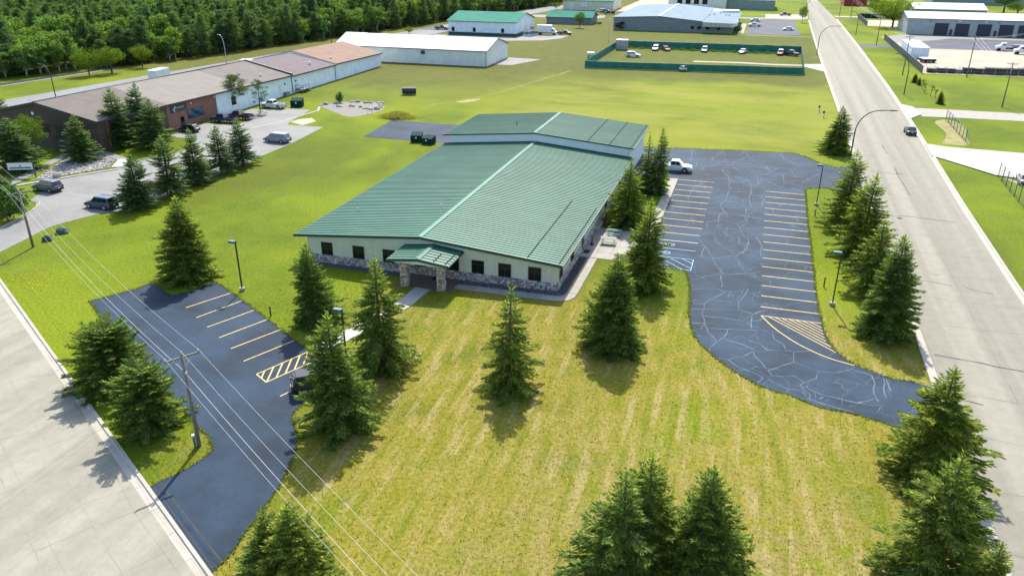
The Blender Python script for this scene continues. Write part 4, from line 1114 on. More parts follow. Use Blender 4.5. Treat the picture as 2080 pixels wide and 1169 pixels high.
# ---------------------------------------------------------------- long white warehouse and the green-roofed sheds beyond
wh = gable_house('white_warehouse', 'long off-white warehouse with a bright white metal roof behind the rust roof', 'x', -123.5, -77.8, 225.6, 247.0, 4.45, 7.0, MAT['white_wall'], MAT['white_roof'], .3, MAT['dark_trim'])
MB().box(-98.6, 225.3, 2.9, -97.4, 225.6, 3.9).build('wall_vent', MAT['dark_trim'], wh)
roof_slabs(wh, 'x', -131.0, -123.9, 233.0, 247.0, 6.7, 4.3, 4.3, MAT['white_roof'], .3)
MB().prism([(233.1, -.1), (246.9, -.1), (246.9, 4.2), (240.0, 6.6), (233.1, 4.2)], 'x', -130.7, -123.6).build('wing_wall', MAT['white_wall'], wh)
MB().box(-78.6 + .75, 225.45, 0, -77.72, 225.58, 4.3).build('corner_trim', MAT['dark_trim'], wh)
gs = gable_house('green_roofed_shop', 'white shop building with teal-green roof and dark green base band', 'x', -121.0, -92.7, 305.0, 330.5, 5.3, 8.0, MAT['pale_wall'], MAT['green_roof'], .5, MAT['trim'], (1.1, MAT['trim']))
for cx_ in (-119.0, -110.0, -98.2): ywin(gs, cx_ - .6, cx_ + .6, 1.3, 2.9, 304.97)
MB().box(-92.68, 317.0, 0, -92.6, 320.5, 3.4).build('door', MAT['white_trim'], gs)
gd = gable_house('green_roofed_shed', 'low grey shed with teal-green roof behind the lone round tree', 'x', -95.4, -74.6, 361.5, 374.5, 3.0, 5.2, MAT['grey_wall'], MAT['green_roof'], .4, MAT['dark_trim'])
gc = gable_house('cream_garage', 'cream metal building with green roof and white roller door', 'x', -107.0, -79.3, 440.5, 466.0, 5.0, 8.0, MAT['cream_wall'], MAT['green_roof'], .4, MAT['trim'])
ywin(gc, -103.8, -101.0, 0, 4.0, 440.5, 'door', MAT['white_trim'], 0, MAT['white_trim'])
ywin(gc, -98.0, -93.0, 1.4, 4.6, 440.5, 'roller_door', MAT['white_trim'], 0, MAT['dark_trim'])
# ---------------------------------------------------------------- low blue-grey factory
fac = thing('grey_factory', 'low wide blue-grey factory with a white ridge line and pale canopy', 'building', (0, 0, 0))
MB().prism([(-61.4, -.1), (-12.6, -.1), (-12.6, 3.6), (-25, 4.4), (-42.4, 5.9), (-61.4, 5.1)], 'y', 344.0, 418).build('wall', MAT['grey_wall'], fac)
mb = MB(); mb.prism([(-61.8, 5.08), (-42.4, 5.92), (-42.4, 6.07), (-61.8, 5.23)], 'y', 343.6, 418.4); mb.prism([(-42.4, 5.92), (-24.6, 4.38), (-24.6, 4.53), (-42.4, 6.07)], 'y', 343.6, 418.4)
frf = mb.build('roof', MAT['grey_flat'], fac)
MB().box(-42.8, 343.5, 6.05, -42.0, 418.5, 6.2).build('ridge_cap', MAT['white_roof'], frf)
MB().prism([(-24.6, 4.2), (-11.0, 4.05), (-11.0, 4.2), (-24.6, 4.4)], 'y', 340.8, 400).build('canopy_roof', MAT['grey_flat'], fac)
can = MB().box(-24.4, 340.6, 2.7, -12.6, 340.9, 4.15).build('canopy_fascia', surf('pale_sign_band', (.40, .41, .37), .7, .08), fac)
for i in range(7): MB().box(-24.3 + i * 1.68, 340.5, 2.75, -24.2 + i * 1.68, 340.6, 4.1).build('fascia_joint', MAT['grey_wall'], can)
MB().hexa([(-12.6, 340.6, 2.7), (-10.9, 349, 2.7), (-10.9, 360, 2.7), (-12.6, 360, 2.7), (-12.6, 340.6, 4.1), (-10.9, 349, 4.1), (-10.9, 360, 4.1), (-12.6, 360, 4.1)]).build('canopy_side', MAT['white_trim'], fac)
for cx_ in (-28.6, -25.8, -22.4, -18.0): ywin(fac, cx_ - .7, cx_ + .7, 1.3, 2.5, 344.0)
for (vx, vy) in ((-22.3, 380), (-20.1, 388), (-18.7, 393), (-24.0, 374), (-15.6, 376), (-17.0, 378)):
    MB().tube([(vx, vy, 4.2), (vx, vy, 5.1)], .35, 8).build('roof_vent', MAT['white_roof'], frf)
MB().box(-19.8, 395, 3.6, -12.4, 402, 5.2).build('roof_box', MAT['white_trim'], fac)
wf = thing('white_hall', 'white hall with four dark bay windows behind the grey factory', 'building', (0, 0, 0))
MB().prism([(-53.5, -.1), (-22, -.1), (-22, 7.5), (-37.7, 9.5), (-53.5, 7.5)], 'y', 470, 520).build('wall', MAT['white_wall'], wf)
for i in range(4): ywin(wf, -48.6 + i * 4.6, -45.8 + i * 4.6, 2.6, 5.6, 470, 'window', bars=0)
MB().prism([(-54, 7.6), (-37.7, 9.7), (-21.5, 7.6), (-21.5, 7.8), (-37.7, 9.9), (-54, 7.8)], 'y', 469.6, 520.4).build('roof', MAT['white_roof'], wf)
wr = gable_house('sage_warehouse', 'sage-grey warehouse beside the street at the upper edge', 'x', -23.0, 3.9, 474.5, 505, 5.2, 8.2, MAT['sage_wall'], MAT['grey_flat'], .3, MAT['white_trim'])
gf = gable_house('red_barn', 'red metal building across the street at the upper edge', 'x', 43.0, 55.5, 524, 545, 4.6, 6.6, MAT['red_wall'], MAT['grey_flat'], .4)
far = gable_house('far_warehouse', 'far long grey-blue warehouse behind the storage sheds', 'x', 96, 170, 560, 600, 6, 9, MAT['sage_wall'], MAT['grey_flat'], .4)
gj = gable_house('storage_shed', 'second white-roofed storage shed farther behind the garage doors', 'x', 70.5, 103.5, 456, 480, 3.9, 6.2, MAT['sage_wall'], MAT['white_roof'], .35)
# ---------------------------------------------------------------- garage row on the right
gg = gable_house('garage_building', 'long pale garage building with five navy overhead doors and white roof', 'x', 55.4, 130, 366.3, 392.0, 6.2, 7.9, MAT['grey_wall'] if False else ribbed('pale_grey_cladding', (.33, .36, .37)), MAT['white_roof'], .35, MAT['grey_wall'])
for i, dx in enumerate((65.6, 73.2, 81.1, 88.9, 95.6, 104)):
    d = MB().box(dx, 366.1, 0, dx + 5.0, 366.32, 4.6).build('garage_door', MAT['navy_door'], gg)
    for j in range(1, 5): MB().box(dx, 366.06, j * .92 - .03, dx + 5.0, 366.1, j * .92 + .03).build('door_rail', MAT['dark_trim'], d)
for dx in (71.3, 87.2): MB().box(dx, 366.1, 0, dx + 1.0, 366.32, 2.3).build('door', MAT['dark_trim'], gg)
for dx, s_ in ((63.4, .35), (74.0, .7), (83.4, .7), (88.3, .35), (99.0, .7)):
    MB().box(dx, 366.0, 5.1, dx + s_, 366.3, 5.1 + s_).build('wall_lamp', MAT['dark_trim'] if s_ < .5 else MAT['white_trim'], gg)

# ================================================================ trees
def leaf_material(name, cols, trans=.3, var=.35):
    """needle / leaf sprays: colour differs from spray to spray and from tree to tree"""
    m = bpy.data.materials.new(name); m.use_nodes = True
    nt = m.node_tree; nt.nodes.clear()
    out = N(nt, 'ShaderNodeOutputMaterial')
    geo = N(nt, 'ShaderNodeNewGeometry'); oi = N(nt, 'ShaderNodeObjectInfo')
    r = geo.outputs['Random Per Island']
    c = mixc(nt, r, cols[0], cols[1])
    if len(cols) > 2:
        c = mixc(nt, math_(nt, 'MULTIPLY', ramp(nt, math_(nt, 'FRACT', math_(nt, 'MULTIPLY', r, 7.31)), .55, 1.0), .8), c, cols[2])
    n = noise(nt, coords(nt, 'Object'), .9, 3)
    c = mixc(nt, ramp(nt, n, .3, .7), mixc(nt, 1.0, c, (.82, .86, .85), 'MULTIPLY'), mixc(nt, 1.0, c, (1.22, 1.16, 1.05), 'MULTIPLY'))
    t = oi.outputs['Random']
    c = mixc(nt, t, mixc(nt, 1.0, c, (.85, .92, 1.0), 'MULTIPLY'), mixc(nt, 1.0, c, (1.2, 1.1, .9), 'MULTIPLY'))
    d = N(nt, 'ShaderNodeBsdfDiffuse'); nt.links.new(c, d.inputs['Color'])
    tr = N(nt, 'ShaderNodeBsdfTranslucent'); nt.links.new(mixc(nt, 1.0, c, (1.25, 1.35, .7), 'MULTIPLY'), tr.inputs['Color'])
    mx = N(nt, 'ShaderNodeMixShader'); mx.inputs[0].default_value = trans
    nt.links.new(d.outputs[0], mx.inputs[1]); nt.links.new(tr.outputs[0], mx.inputs[2])
    nt.links.new(mx.outputs[0], out.inputs['Surface'])
    return m

MAT['spruce'] = leaf_material('spruce_needles', [(.074, .130, .040), (.175, .240, .062), (.40, .43, .11)], .62)
MAT['fir'] = leaf_material('fir_needles', [(.058, .118, .060), (.115, .19, .08), (.25, .30, .11)], 0.55)
MAT['pine'] = leaf_material('pine_needles', [(0.058, 0.099, 0.051), (0.102, 0.150, 0.065), (0.150, 0.184, 0.082)], .42)
MAT['fpine'] = leaf_material('wood_pine_needles', [(.045, .092, .052), (.10, .165, .075), (.18, .235, .09)], 0.5)
MAT['aspen'] = leaf_material('aspen_leaves', [(.095, .175, .045), (.145, .235, .06), (.20, .28, .085)], 0.5)
MAT['maple'] = leaf_material('maple_leaves', [(0.081, 0.138, 0.021), (0.138, 0.201, 0.025), (0.190, 0.236, 0.034)], .4)
MAT['shrub'] = leaf_material('shrub_leaves', [(0.048, 0.109, 0.032), (0.083, 0.157, 0.042), (0.136, 0.200, 0.048)], .4)
MAT['drygrass'] = leaf_material('tall_grass_blades', [(.16, .18, .05), (.24, .23, .08), (.30, .28, .12)], 0.4)
MAT['redleaf'] = leaf_material('purple_leaves', [(.035, .022, .022), (.06, .035, .03)], .3)
MAT['bark'] = surf('grey_brown_bark', (.085, .066, .052), .95, .3, 3, 14, coord='Object', bmp=.5)
MAT['bark_p'] = surf('pale_bark', (.30, .29, .26), .9, .3, 3, 14, coord='Object')

def kites(mesh_name, P, D, W, Nn, mat, extra=None):
    """P base points, D length vectors, W width vectors (half), as numpy (n,3) -> kite faces"""
    P, D, W = np.asarray(P), np.asarray(D), np.asarray(W)
    n = len(P)
    V = np.empty((n, 4, 3)); mid = P + D * .45
    V[:, 0] = P; V[:, 1] = mid + W; V[:, 2] = P + D; V[:, 3] = mid - W
    me = bpy.data.meshes.new(mesh_name)
    me.vertices.add(n * 4); me.vertices.foreach_set('co', V.astype(np.float32).ravel())
    me.loops.add(n * 4); me.loops.foreach_set('vertex_index', np.arange(n * 4, dtype=np.int32))
    me.polygons.add(n); me.polygons.foreach_set('loop_start', np.arange(0, n * 4, 4, dtype=np.int32))
    me.polygons.foreach_set('loop_total', np.full(n, 4, dtype=np.int32))
    me.materials.append(mat)
    me.update(); me.validate()
    return me

def norm(a): return a / np.maximum(np.linalg.norm(a, axis=-1, keepdims=True), 1e-9)

def spruce_meshes(name, seed, H=8.0, R=2.4, z0=.15, shape=.85, whorls=30, per=9, mat='spruce', droop=.25, tilt=.35, dens=1.0, gap=0.0, top=1.0, size=1.0, irregular=.18):
    """crown of whorled branches carrying flat needle sprays, plus a trunk with bare limbs"""
    rs = np.random.RandomState(seed)
    P, D, W = [], [], []
    tb = MB()
    tb.tube([(0, 0, -.1), (0, 0, H * .5), (0, 0, H * .96)], [.05 * R + .05, .03 * R + .03, .015], 8)
    lobes = [(rs.uniform(0, 2 * PI), rs.uniform(.1, 1.0)) for _ in range(5)]
    for i in range(whorls):
        f = (i + rs.uniform(-.25, .25)) / whorls
        f = min(max(f, 0.0), .995)
        z = z0 + (H * .97 - z0) * f
        r = R * ((1 - f ** 1.15) ** shape if top >= 1 else max(0, 1 - (f / 1.08) ** 3) ** .6 * (1 - .25 * f))
        if f < .12: r *= .82 + 1.5 * f
        k = max(4, int(per * (1 - .45 * f)))
        a0 = rs.uniform(0, 2 * PI)
        for j in range(k):
            if rs.rand() < gap: continue
            a = a0 + 2 * PI * j / k + rs.uniform(-.25, .25)
            bul = sum(.12 * math.cos(a - la) * (1 if abs(lf - f) < .3 else -.2) for la, lf in lobes)
            L = max(.12, r * (rs.uniform(1 - irregular * 1.6, 1 + irregular) + bul))
            up = tilt * (f - .35) * 1.6 + rs.uniform(-.06, .06)
            h = np.array([math.cos(a), math.sin(a), 0.0]); lat = np.array([-math.sin(a), math.cos(a), 0.0])
            def pt(s): return np.array([0, 0, z]) + h * L * s + np.array([0, 0, 1.0]) * L * (up * s - droop * s * s * (1.2 - f) + .14 * s ** 4)
            if j % 3 == 0 and L > .7: tb.tube([pt(0), pt(.45), pt(.8)], [.028, .018, .008], 4, cap=False)
            n = max(3, int(L / (.078 * size) * dens))
            for q in range(n):
                s = .12 + .88 * (q + rs.rand()) / n
                p = pt(s); tan = norm(pt(min(1, s + .05)) - pt(s - .05))
                for sd_ in (-1, 1):
                    tl = (min(.56, .40 * L) * (1 - .62 * s) + .12) * rs.uniform(.7, 1.2) * size ** .5
                    d = norm(tan * rs.uniform(.5, .95) + lat * sd_ * rs.uniform(.45, .9) + np.array([0, 0, rs.uniform(-.28, .12)]))
                    w = norm(np.cross(d, np.array([rs.uniform(-.5, .5), rs.uniform(-.5, .5), 1.0]))) * rs.uniform(.038, .062) * size
                    P.append(p); D.append(d * tl); W.append(w)
                    if tl > .28:
                        d2 = norm(d + tan * .5 + np.array([0, 0, rs.uniform(-.2, .25)]))
                        P.append(p + d * tl * .4); D.append(d2 * tl * .62); W.append(norm(np.cross(d2, np.array([rs.uniform(-.6, .6), .3, 1.0]))) * .044 * size)
                if rs.rand() < .55:
                    d = norm(tan * .6 + np.array([rs.uniform(-.4, .4), rs.uniform(-.4, .4), .75]))
                    P.append(p); D.append(d * rs.uniform(.12, .26) * size); W.append(norm(np.cross(d, lat + .01)) * .035 * size)
            p = pt(.97); tan = norm(pt(1.0) - pt(.9))
            P.append(p); D.append(tan * .28 * size); W.append(norm(np.cross(tan, [0, 0, 1.0])) * .06 * size)
    if top >= 1:
        for _ in range(26):
            zz = H * rs.uniform(.9, 1.0); d = norm(np.array([rs.uniform(-1, 1), rs.uniform(-1, 1), rs.uniform(.5, 2.2)]))
            P.append([0, 0, zz]); D.append(d * rs.uniform(.12, .3)); W.append(norm(np.cross(d, [1, .3, .2])) * .04)
    return kites(name + '_crown', P, D, W, None, MAT[mat]), tb.mesh(name + '_trunk', MAT['bark'], True)

def broad_meshes(name, seed, H=8.0, R=3.0, trunk=.3, mat='maple', clumps=46, leaves=120, leaf=.2, flat=1.0, bark='bark', multi=1, spread=.85, cs=.3):
    """broad crown: limbs ending in leaf clumps"""
    rs = np.random.RandomState(seed); P, D, W = [], [], []
    tb = MB(); zc = H * (trunk + 1) / 2; hz = H * (1 - trunk) / 2
    for t in range(multi):
        ox, oy = (0, 0) if multi == 1 else (rs.uniform(-.3, .3), rs.uniform(-.3, .3))
        tb.tube([(ox * .5, oy * .5, -.1), (ox, oy, H * trunk), (ox * 2 + rs.uniform(-.2, .2), oy * 2, H * .75)], [.03 * H * .7, .022 * H * .7, .015], 8)
    for i in range(clumps):
        v = norm(rs.normal(size=3)); q = rs.uniform(.35, 1.0) ** .6
        low = v[2] < 0
        c = np.array([v[0] * R * q * spread, v[1] * R * q * spread, zc + v[2] * hz * q * .85 * flat])
        if i % 2 == 0: tb.tube([(0, 0, H * trunk * .9), tuple(c * np.array([.5, .5, .5]) + np.array([0, 0, H * trunk * .45])), tuple(c)], [.04, .025, .01], 4, cap=False)
        rad = R * cs * rs.uniform(.7, 1.25)
        n = int(leaves * rs.uniform(.7, 1.2))
        dv = norm(rs.normal(size=(n, 3))); rr = rs.uniform(.25, 1.0, (n, 1)) ** .5 * rad
        pp = c + dv * rr * np.array([1, 1, .8])
        d = norm(rs.normal(size=(n, 3)) + dv * .6 + np.array([0, 0, -.2]))
        w = norm(np.cross(d, rs.normal(size=(n, 3)) + np.array([0, 0, .7])))
        s = rs.uniform(.7, 1.3, (n, 1)) * leaf
        P.append(pp); D.append(d * s); W.append(w * s * .36)
    return kites(name + '_crown', np.concatenate(P), np.concatenate(D), np.concatenate(W), None, MAT[mat]), tb.mesh(name + '_trunk', MAT[bark], True)

def pine_meshes(name, seed, H=12.0, R=2.6, z0=.35, mat='pine', tiers=13, per=6, tuft=38, tl=.32, sparse=.0, bark='bark', shape=.6):
    """pine: bare lower trunk, upswept limbs ending in needle tufts"""
    rs = np.random.RandomState(seed); P, D, W = [], [], []
    tb = MB(); bend = rs.uniform(-.25, .25)
    tb.tube([(0, 0, -.1), (bend * .5, 0, H * .4), (bend, 0, H * .97)], [.017 * H, .013 * H, .02], 8)
    for i in range(tiers):
        f = (i + rs.uniform(-.3, .3)) / (tiers - .5); f = min(max(f, 0), 1)
        z = H * (z0 + (.97 - z0) * f)
        r = R * max(.12, (1 - f ** 1.6)) ** shape * (.72 + .28 * min(1, f * 4))
        for j in range(max(3, int(per * (1 - .3 * f)))):
            if rs.rand() < sparse: continue
            a = rs.uniform(0, 2 * PI); L = r * rs.uniform(.6, 1.12)
            h = np.array([math.cos(a), math.sin(a), 0])
            up = .1 + .55 * f + rs.uniform(-.15, .15)
            tip = np.array([bend * f, 0, z]) + h * L + np.array([0, 0, up * L])
            base = np.array([bend * f, 0, z])
            if j % 2 == 0: tb.tube([tuple(base), tuple((base + tip) / 2 + np.array([0, 0, -.05 * L])), tuple(tip)], [.035, .022, .01], 4, cap=False)
            for s in (.45, .7, .88, 1.0):
                if L * s < .25: continue
                n = int(tuft * (.6 + .5 * s)); c = base + (tip - base) * s + rs.normal(size=3) * .12
                rad = tl * (1.1 + .5 * rs.rand())
                dv = norm(rs.normal(size=(n, 3)) + np.array([0, 0, .45]))
                pp = c + dv * rad * rs.uniform(0.1, .75, (n, 1)) * np.array([1.3, 1.3, .8])
                d = norm(dv + rs.normal(size=(n, 3)) * .5) * tl * rs.uniform(.6, 1.1, (n, 1))
                w = norm(np.cross(d, rs.normal(size=(n, 3)))) * tl * .16
                P.append(pp); D.append(d); W.append(w)
    return kites(name + '_crown', np.concatenate(P), np.concatenate(D), np.concatenate(W), None, MAT[mat]), tb.mesh(name + '_trunk', MAT[bark], True)

TREE_RND = random.Random(8)
def plant(name, label, cat, meshes, href, rref, x, y, h, r, group=None, rz=None):
    crown, trunk = meshes
    t = thing(name, label, cat, (x, y, 0), TREE_RND.uniform(0, 2 * PI) if rz is None else rz, group)
    t.scale = (r / rref, r / rref * TREE_RND.uniform(.92, 1.08), h / href)
    t.rotation_euler = (TREE_RND.uniform(-.025, .025), TREE_RND.uniform(-.025, .025), t.rotation_euler[2])
    link('trunk', trunk, t); link('crown', crown, t)
    return t

SP = [spruce_meshes('spruce', 1, per=10, whorls=32), spruce_meshes('spruce', 2, whorls=28, per=9, gap=.03, irregular=.24, droop=.32), spruce_meshes('spruce', 3, whorls=34, per=11, shape=.75, irregular=.14),
      spruce_meshes('spruce', 4, whorls=22, per=8, gap=.10, irregular=.32, droop=.36, shape=.92),
      spruce_meshes('spruce', 14, whorls=28, per=10, gap=.04, irregular=.26, droop=.2, shape=.7, tilt=.45), spruce_meshes('spruce', 15, whorls=27, per=9, gap=.08, irregular=.32, droop=.38, shape=.85), spruce_meshes('spruce', 16, whorls=30, per=10, irregular=.24, shape=.9, z0=.2)]
SPT = [spruce_meshes('topped_spruce', 5, H=5.0, R=3.0, whorls=24, per=15, top=0, irregular=.3, dens=1.3, z0=.1), spruce_meshes('topped_spruce', 6, H=5.0, R=3.0, whorls=22, per=14, top=0, irregular=.36, gap=.03, dens=1.3, z0=.1)]
FIR = [spruce_meshes('fir', 7, z0=.9, whorls=25, per=11, mat='fir', tilt=.5, droop=.15, gap=.08, irregular=.25, size=1.1), spruce_meshes('fir', 8, z0=1.2, whorls=23, per=10, mat='fir', tilt=.5, droop=.12, gap=.16, irregular=.3, size=1.1)]

GB = 'spruces around the green-roofed building'
BIG = [  # label, variant, x, y, h, r
 ('broad dense spruce at the upper end of the left car park', 2, -57.20, 64.90, 9.43, 3.20),
 ('spruce standing close to the left corner of the green-roofed building', 0, -38.43, 59.47, 8.51, 2.55),
 ('tall loose spruce beside the entrance walk, left of the porch', 5, -28.31, 53.40, 10.65, 3.19),
 ('big dark spruce on the tip of the lawn hiding a parked car', 4, -27.39, 44.31, 9.73, 2.73),
 ('lone thin-topped spruce in the middle of the front lawn', 3, -16.83, 53.74, 9.52, 2.90),
 ('round-skirted spruce on the dry lawn left of the driveway curve', 2, -9.50, 62.95, 9.32, 3.04),
 ('large spruce beside the picnic tables and the blue parking marks', 6, -8.96, 77.61, 10.03, 3.17),
 ('spruce against the side wall, beyond the picnic tables', 1, -14.19, 97.90, 8.73, 2.83),
 ('slim spruce at the rear right corner of the green-roofed building', 3, -14.01, 113.59, 8.68, 2.19),
 ('tallest rear spruce between the building and the white pickup', 6, -12.33, 112.65, 9.99, 2.31),
 ('nearest spruce of the row between right car park and street', 2, 14.47, 73.67, 9.93, 2.86),
 ('second spruce from the near end of the street row', 5, 14.33, 83.47, 8.52, 2.88),
 ('third spruce of the street row, leaning over the lamp post', 4, 13.99, 94.36, 10.14, 3.22),
 ('farthest dense spruce of the street row by the rear drive', 4, 13.13, 104.94, 10.24, 2.92),
 ('solitary spruce by the curved street lamp behind the car park', 0, 14.80, 147.23, 8.36, 2.94),
 ('huge spruce at the mouth of the right driveway', 6, 14.46, 50.78, 8.92, 3.59),
 ('pale-tipped spruce at the lower right corner beside the kerb', 5, 13.12, 40.28, 9.00, 3.31),
 ('small spruce cut by the lower right corner of the picture', 0, 14.78, 37.29, 6.00, 1.74),
 ('left spruce of the three at the bottom edge', 5, -3.85, 32.75, 9.40, 3.16),
 ('back spruce of the three at the bottom edge', 4, -2.78, 35.29, 9.00, 2.58),
 ('right spruce of the three at the bottom edge', 2, 0.19, 34.25, 9.60, 2.80),
 ('twin-topped spruce at the bottom edge beside the car park exit', 2, -20.44, 27.17, 7.60, 2.88),
 ('lower companion of the twin-topped spruce at the bottom edge', 0, -22.34, 27.43, 6.80, 2.34),
]
for lab, v, x, y, h, r in BIG:
    plant('spruce_tree', lab, 'tree', SP[v], 8.0, 2.4, x, y, h, r * 1.06, GB)
for lab, v, x, y, h, r in (('flat-topped bushy spruce by the left street, farther from the pole', 0, -48.60, 44.23, 5.26, 3.40), ('flat-topped spruce beside the utility pole on the left island', 1, -40.99, 39.48, 5.44, 2.86)):
    plant('topped_spruce', lab, 'tree', SPT[v], 5.0, 3.0, x, y, h, r * .98, GB)
GL = 'young firs along the left driveway'
for lab, v, x, y, h, r in (
 ('first fir of the driveway row, in front of the white car', 0, -79.86, 83.33, 7.92, 2.73),
 ('second fir of the driveway row, beside the rust-red car', 1, -79.74, 89.63, 9.10, 2.66),
 ('third fir of the driveway row', 0, -80.15, 96.14, 8.55, 2.49),
 ('fourth fir of the driveway row', 1, -80.29, 102.53, 7.75, 2.37),
 ('last fir of the driveway row, near the silver minivan', 1, -79.94, 107.72, 7.92, 2.70),
 ('fir growing out of the river-rock bed', 0, -107.22, 101.61, 8.02, 2.66),
 ('tall fir before the brown brick front', 0, -108.57, 111.88, 10.62, 3.36),
 ('tall fir behind its neighbour at the tan roof edge', 0, -108.67, 117.79, 10.47, 3.12),
 ('fir in front of the black shop sign', 1, -102.04, 113.29, 8.87, 3.52),
 ('fir at the left edge beside the brown gable', 1, -138.63, 114.53, 7.34, 2.87),
 ('dark fir behind the white sign board', 0, -112.72, 93.96, 8.67, 3.67),
 ('fir at the left edge under the power line', 0, -97.10, 76.91, 5.29, 2.98),
):
    plant('fir_tree', lab, 'tree', FIR[v], 8.0, 2.4, x, y, h, r * 1.12, GL)
PN = [pine_meshes('red_pine', 11, H=8, R=2.6, z0=.42, tiers=11, per=7, tuft=26, tl=.3, sparse=.12), pine_meshes('red_pine', 12, H=8, R=2.2, z0=.38, tiers=9, per=6, tuft=20, tl=.3, sparse=.25)]
plant('pine_tree', 'open-crowned pine with bare trunk before the pale blue wall', 'tree', PN[0], 8, 2.6, -108.68, 146.71, 7.50, 3.25, 'pines by the pale wall')
plant('pine_tree', 'thin young pine beside the white pickup', 'tree', PN[1], 8, 2.2, -101.90, 145.52, 6.98, 2.13, 'pines by the pale wall')
BR = [broad_meshes('broadleaf', 21, H=8, R=3.2, trunk=.28), broad_meshes('broadleaf', 22, H=8, R=3.6, trunk=.22, clumps=54), broad_meshes('dark_broadleaf', 23, H=8, R=3.2, mat='shrub', trunk=.3)]
plant('maple_tree', 'rounded bright green tree in front of the brown brick gable', 'tree', BR[0], 8, 3.2, -117.19, 101.01, 7.35, 3.36)
for lab, v, x, y, h, r in (('left of the two lime-green trees before the wood', 1, -175.94, 175.32, 7.55, 3.51), ('right of the two lime-green trees before the wood', 0, -173.48, 180.99, 7.27, 4.40), ('smaller lime-green tree at the foot of the wood', 0, -173.04, 192.56, 6.54, 3.17)):
    plant('maple_tree', lab, 'tree', BR[v], 8, 3.2, x, y, h, r, 'lime-green trees before the wood')
plant('shade_tree', 'lone round tree before the low teal-roofed shed', 'tree', BR[2], 8, 3.2, -76.71, 346.90, 6.66, 2.99)
plant('street_tree', 'slim tree by the kerb beyond the factory car park', 'tree', BR[2], 8, 3.2, 16.32, 405.40, 7.37, 2.53)
plant('shade_tree', 'large spreading tree at the corner of the garage yard', 'tree', BR[1], 8, 3.6, 53.50, 392.29, 14.34, 9.88)
plant('shade_tree', 'dark tree behind the large spreading tree', 'tree', BR[2], 8, 3.2, 51.93, 449.72, 10.82, 5.44)
plant('shade_tree', 'dark tree behind the garage roof at the upper right', 'tree', BR[2], 8, 3.2, 121.61, 501.09, 13.35, 9.53)
plant('maple_tree', 'yellow-green tree above the garage roof at the right edge', 'tree', BR[0], 8, 3.2, 125.34, 489.27, 6.30, 7.21)
plant('shade_tree', 'round bush beside the cream garage', 'shrub', BR[0], 8, 3.2, -110.64, 439.99, 3.82, 2.44)
plant('shade_tree', 'small bush at the end of the white warehouse', 'shrub', BR[0], 8, 3.2, -135.88, 299.68, 3.01, 2.17)
plant('shade_tree', 'round tree beside the white hall', 'tree', BR[2], 8, 3.2, -24.93, 477.71, 4.17, 3.05)
SHR = [broad_meshes('shrub', 31, H=2, R=1.2, trunk=.08, mat='shrub', clumps=22, leaves=90, leaf=.16, multi=3, cs=.4), broad_meshes('purple_shrub', 32, H=2, R=1.2, trunk=.08, mat='redleaf', clumps=20, leaves=90, leaf=.16, multi=3, cs=.4)]
plant('shrub', 'upright bushy shrub rising from the boulder bed', 'shrub', SHR[0], 2, 1.2, -91.44, 161.40, 2.46, 0.91)
plant('shrub', 'dark clipped shrub at the factory canopy', 'shrub', SHR[0], 2, 1.2, -10.66, 348.40, 2.90, 1.83)
plant('shrub', 'purple-leaved shrub against the factory wall', 'shrub', SHR[1], 2, 1.2, -58.03, 344.59, 3.57, 2.72)
plant('shrub', 'low dark shrub at the end of the grey shed', 'shrub', SHR[0], 2, 1.2, -72.13, 367.22, 0.85, 1.34)
plant('shrub', 'low shrub between the firs of the driveway row', 'shrub', SHR[0], 2, 1.2, -79.54, 85.29, 1.01, 0.69)
plant('shrub', 'spreading evergreen by the driveway entrance', 'shrub', SHR[0], 2, 1.2, -92.97, 74.43, 4.58, 2.09)
for lab, u in (('small blue-green spruce near the power pole lawn', (40.84, 203.44, 3.14, 1.03)), ('small spruce at the far end of the sapling row', (39.92, 234.42, 2.56, 1.05)), ('little spruce next to the far sapling', (40.42, 230.47, 2.14, 0.65))):
    plant('young_spruce', lab, 'tree', SP[2], 8.0, 2.4, *u, 'young spruces across the street')
SAP = broad_meshes('sapling', 41, H=4, R=.9, trunk=.45, mat='maple', clumps=9, leaves=30, leaf=.22, cs=.45)
for nth, u in (('farthest', (40.18, 223.33, 2.57, 0.63)), ('second farthest', (40.06, 218.81, 2.41, 0.61)), ('second nearest', (40.64, 214.00, 2.59, 0.72)), ('nearest', (41.08, 210.71, 2.21, 0.59))):
    plant('sapling', nth + ' thin yellow-green sapling in the row across the street', 'tree', SAP, 4, .9, *u, 'saplings across the street')
# tall grass clump behind the paved pad
rs = np.random.RandomState(5); n = 2600
pp = np.stack([rs.normal(-71.6, 2.2, n), rs.normal(150.6, 1.1, n), np.zeros(n)], 1)
hh = 1.25 * np.exp(-((pp[:, :1] + 72.2) / 3.0) ** 2) * rs.uniform(.5, 1.1, (n, 1)) + .1
d = norm(rs.normal(size=(n, 3)) * .35 + np.array([0, 0, 1.0])) * hh
w = norm(np.cross(d, rs.normal(size=(n, 3)))) * .06
o = link('tall_grass', kites('tall_grass', pp, d, w, None, MAT['drygrass'])); tag(o, 'unmown tall grass clump behind the paved pad', 'grass', kind='stuff')
# weeds along the far fence line
n = 3000
pp = np.stack([rs.uniform(-46, 11, n), 284.2 - np.abs(rs.normal(0, .9, n)), np.zeros(n)], 1)
hh = rs.uniform(.2, .9, (n, 1)) * (.4 + np.sin(pp[:, :1] * .9) ** 2)
d = norm(rs.normal(size=(n, 3)) * .5 + np.array([0, 0, 1.0])) * hh; w = norm(np.cross(d, rs.normal(size=(n, 3)))) * .11
tag(link('fence_weeds', kites('fence_weeds', pp, d, w, None, MAT['shrub'])), 'green weeds growing along the far compound fence', 'weeds', kind='stuff')

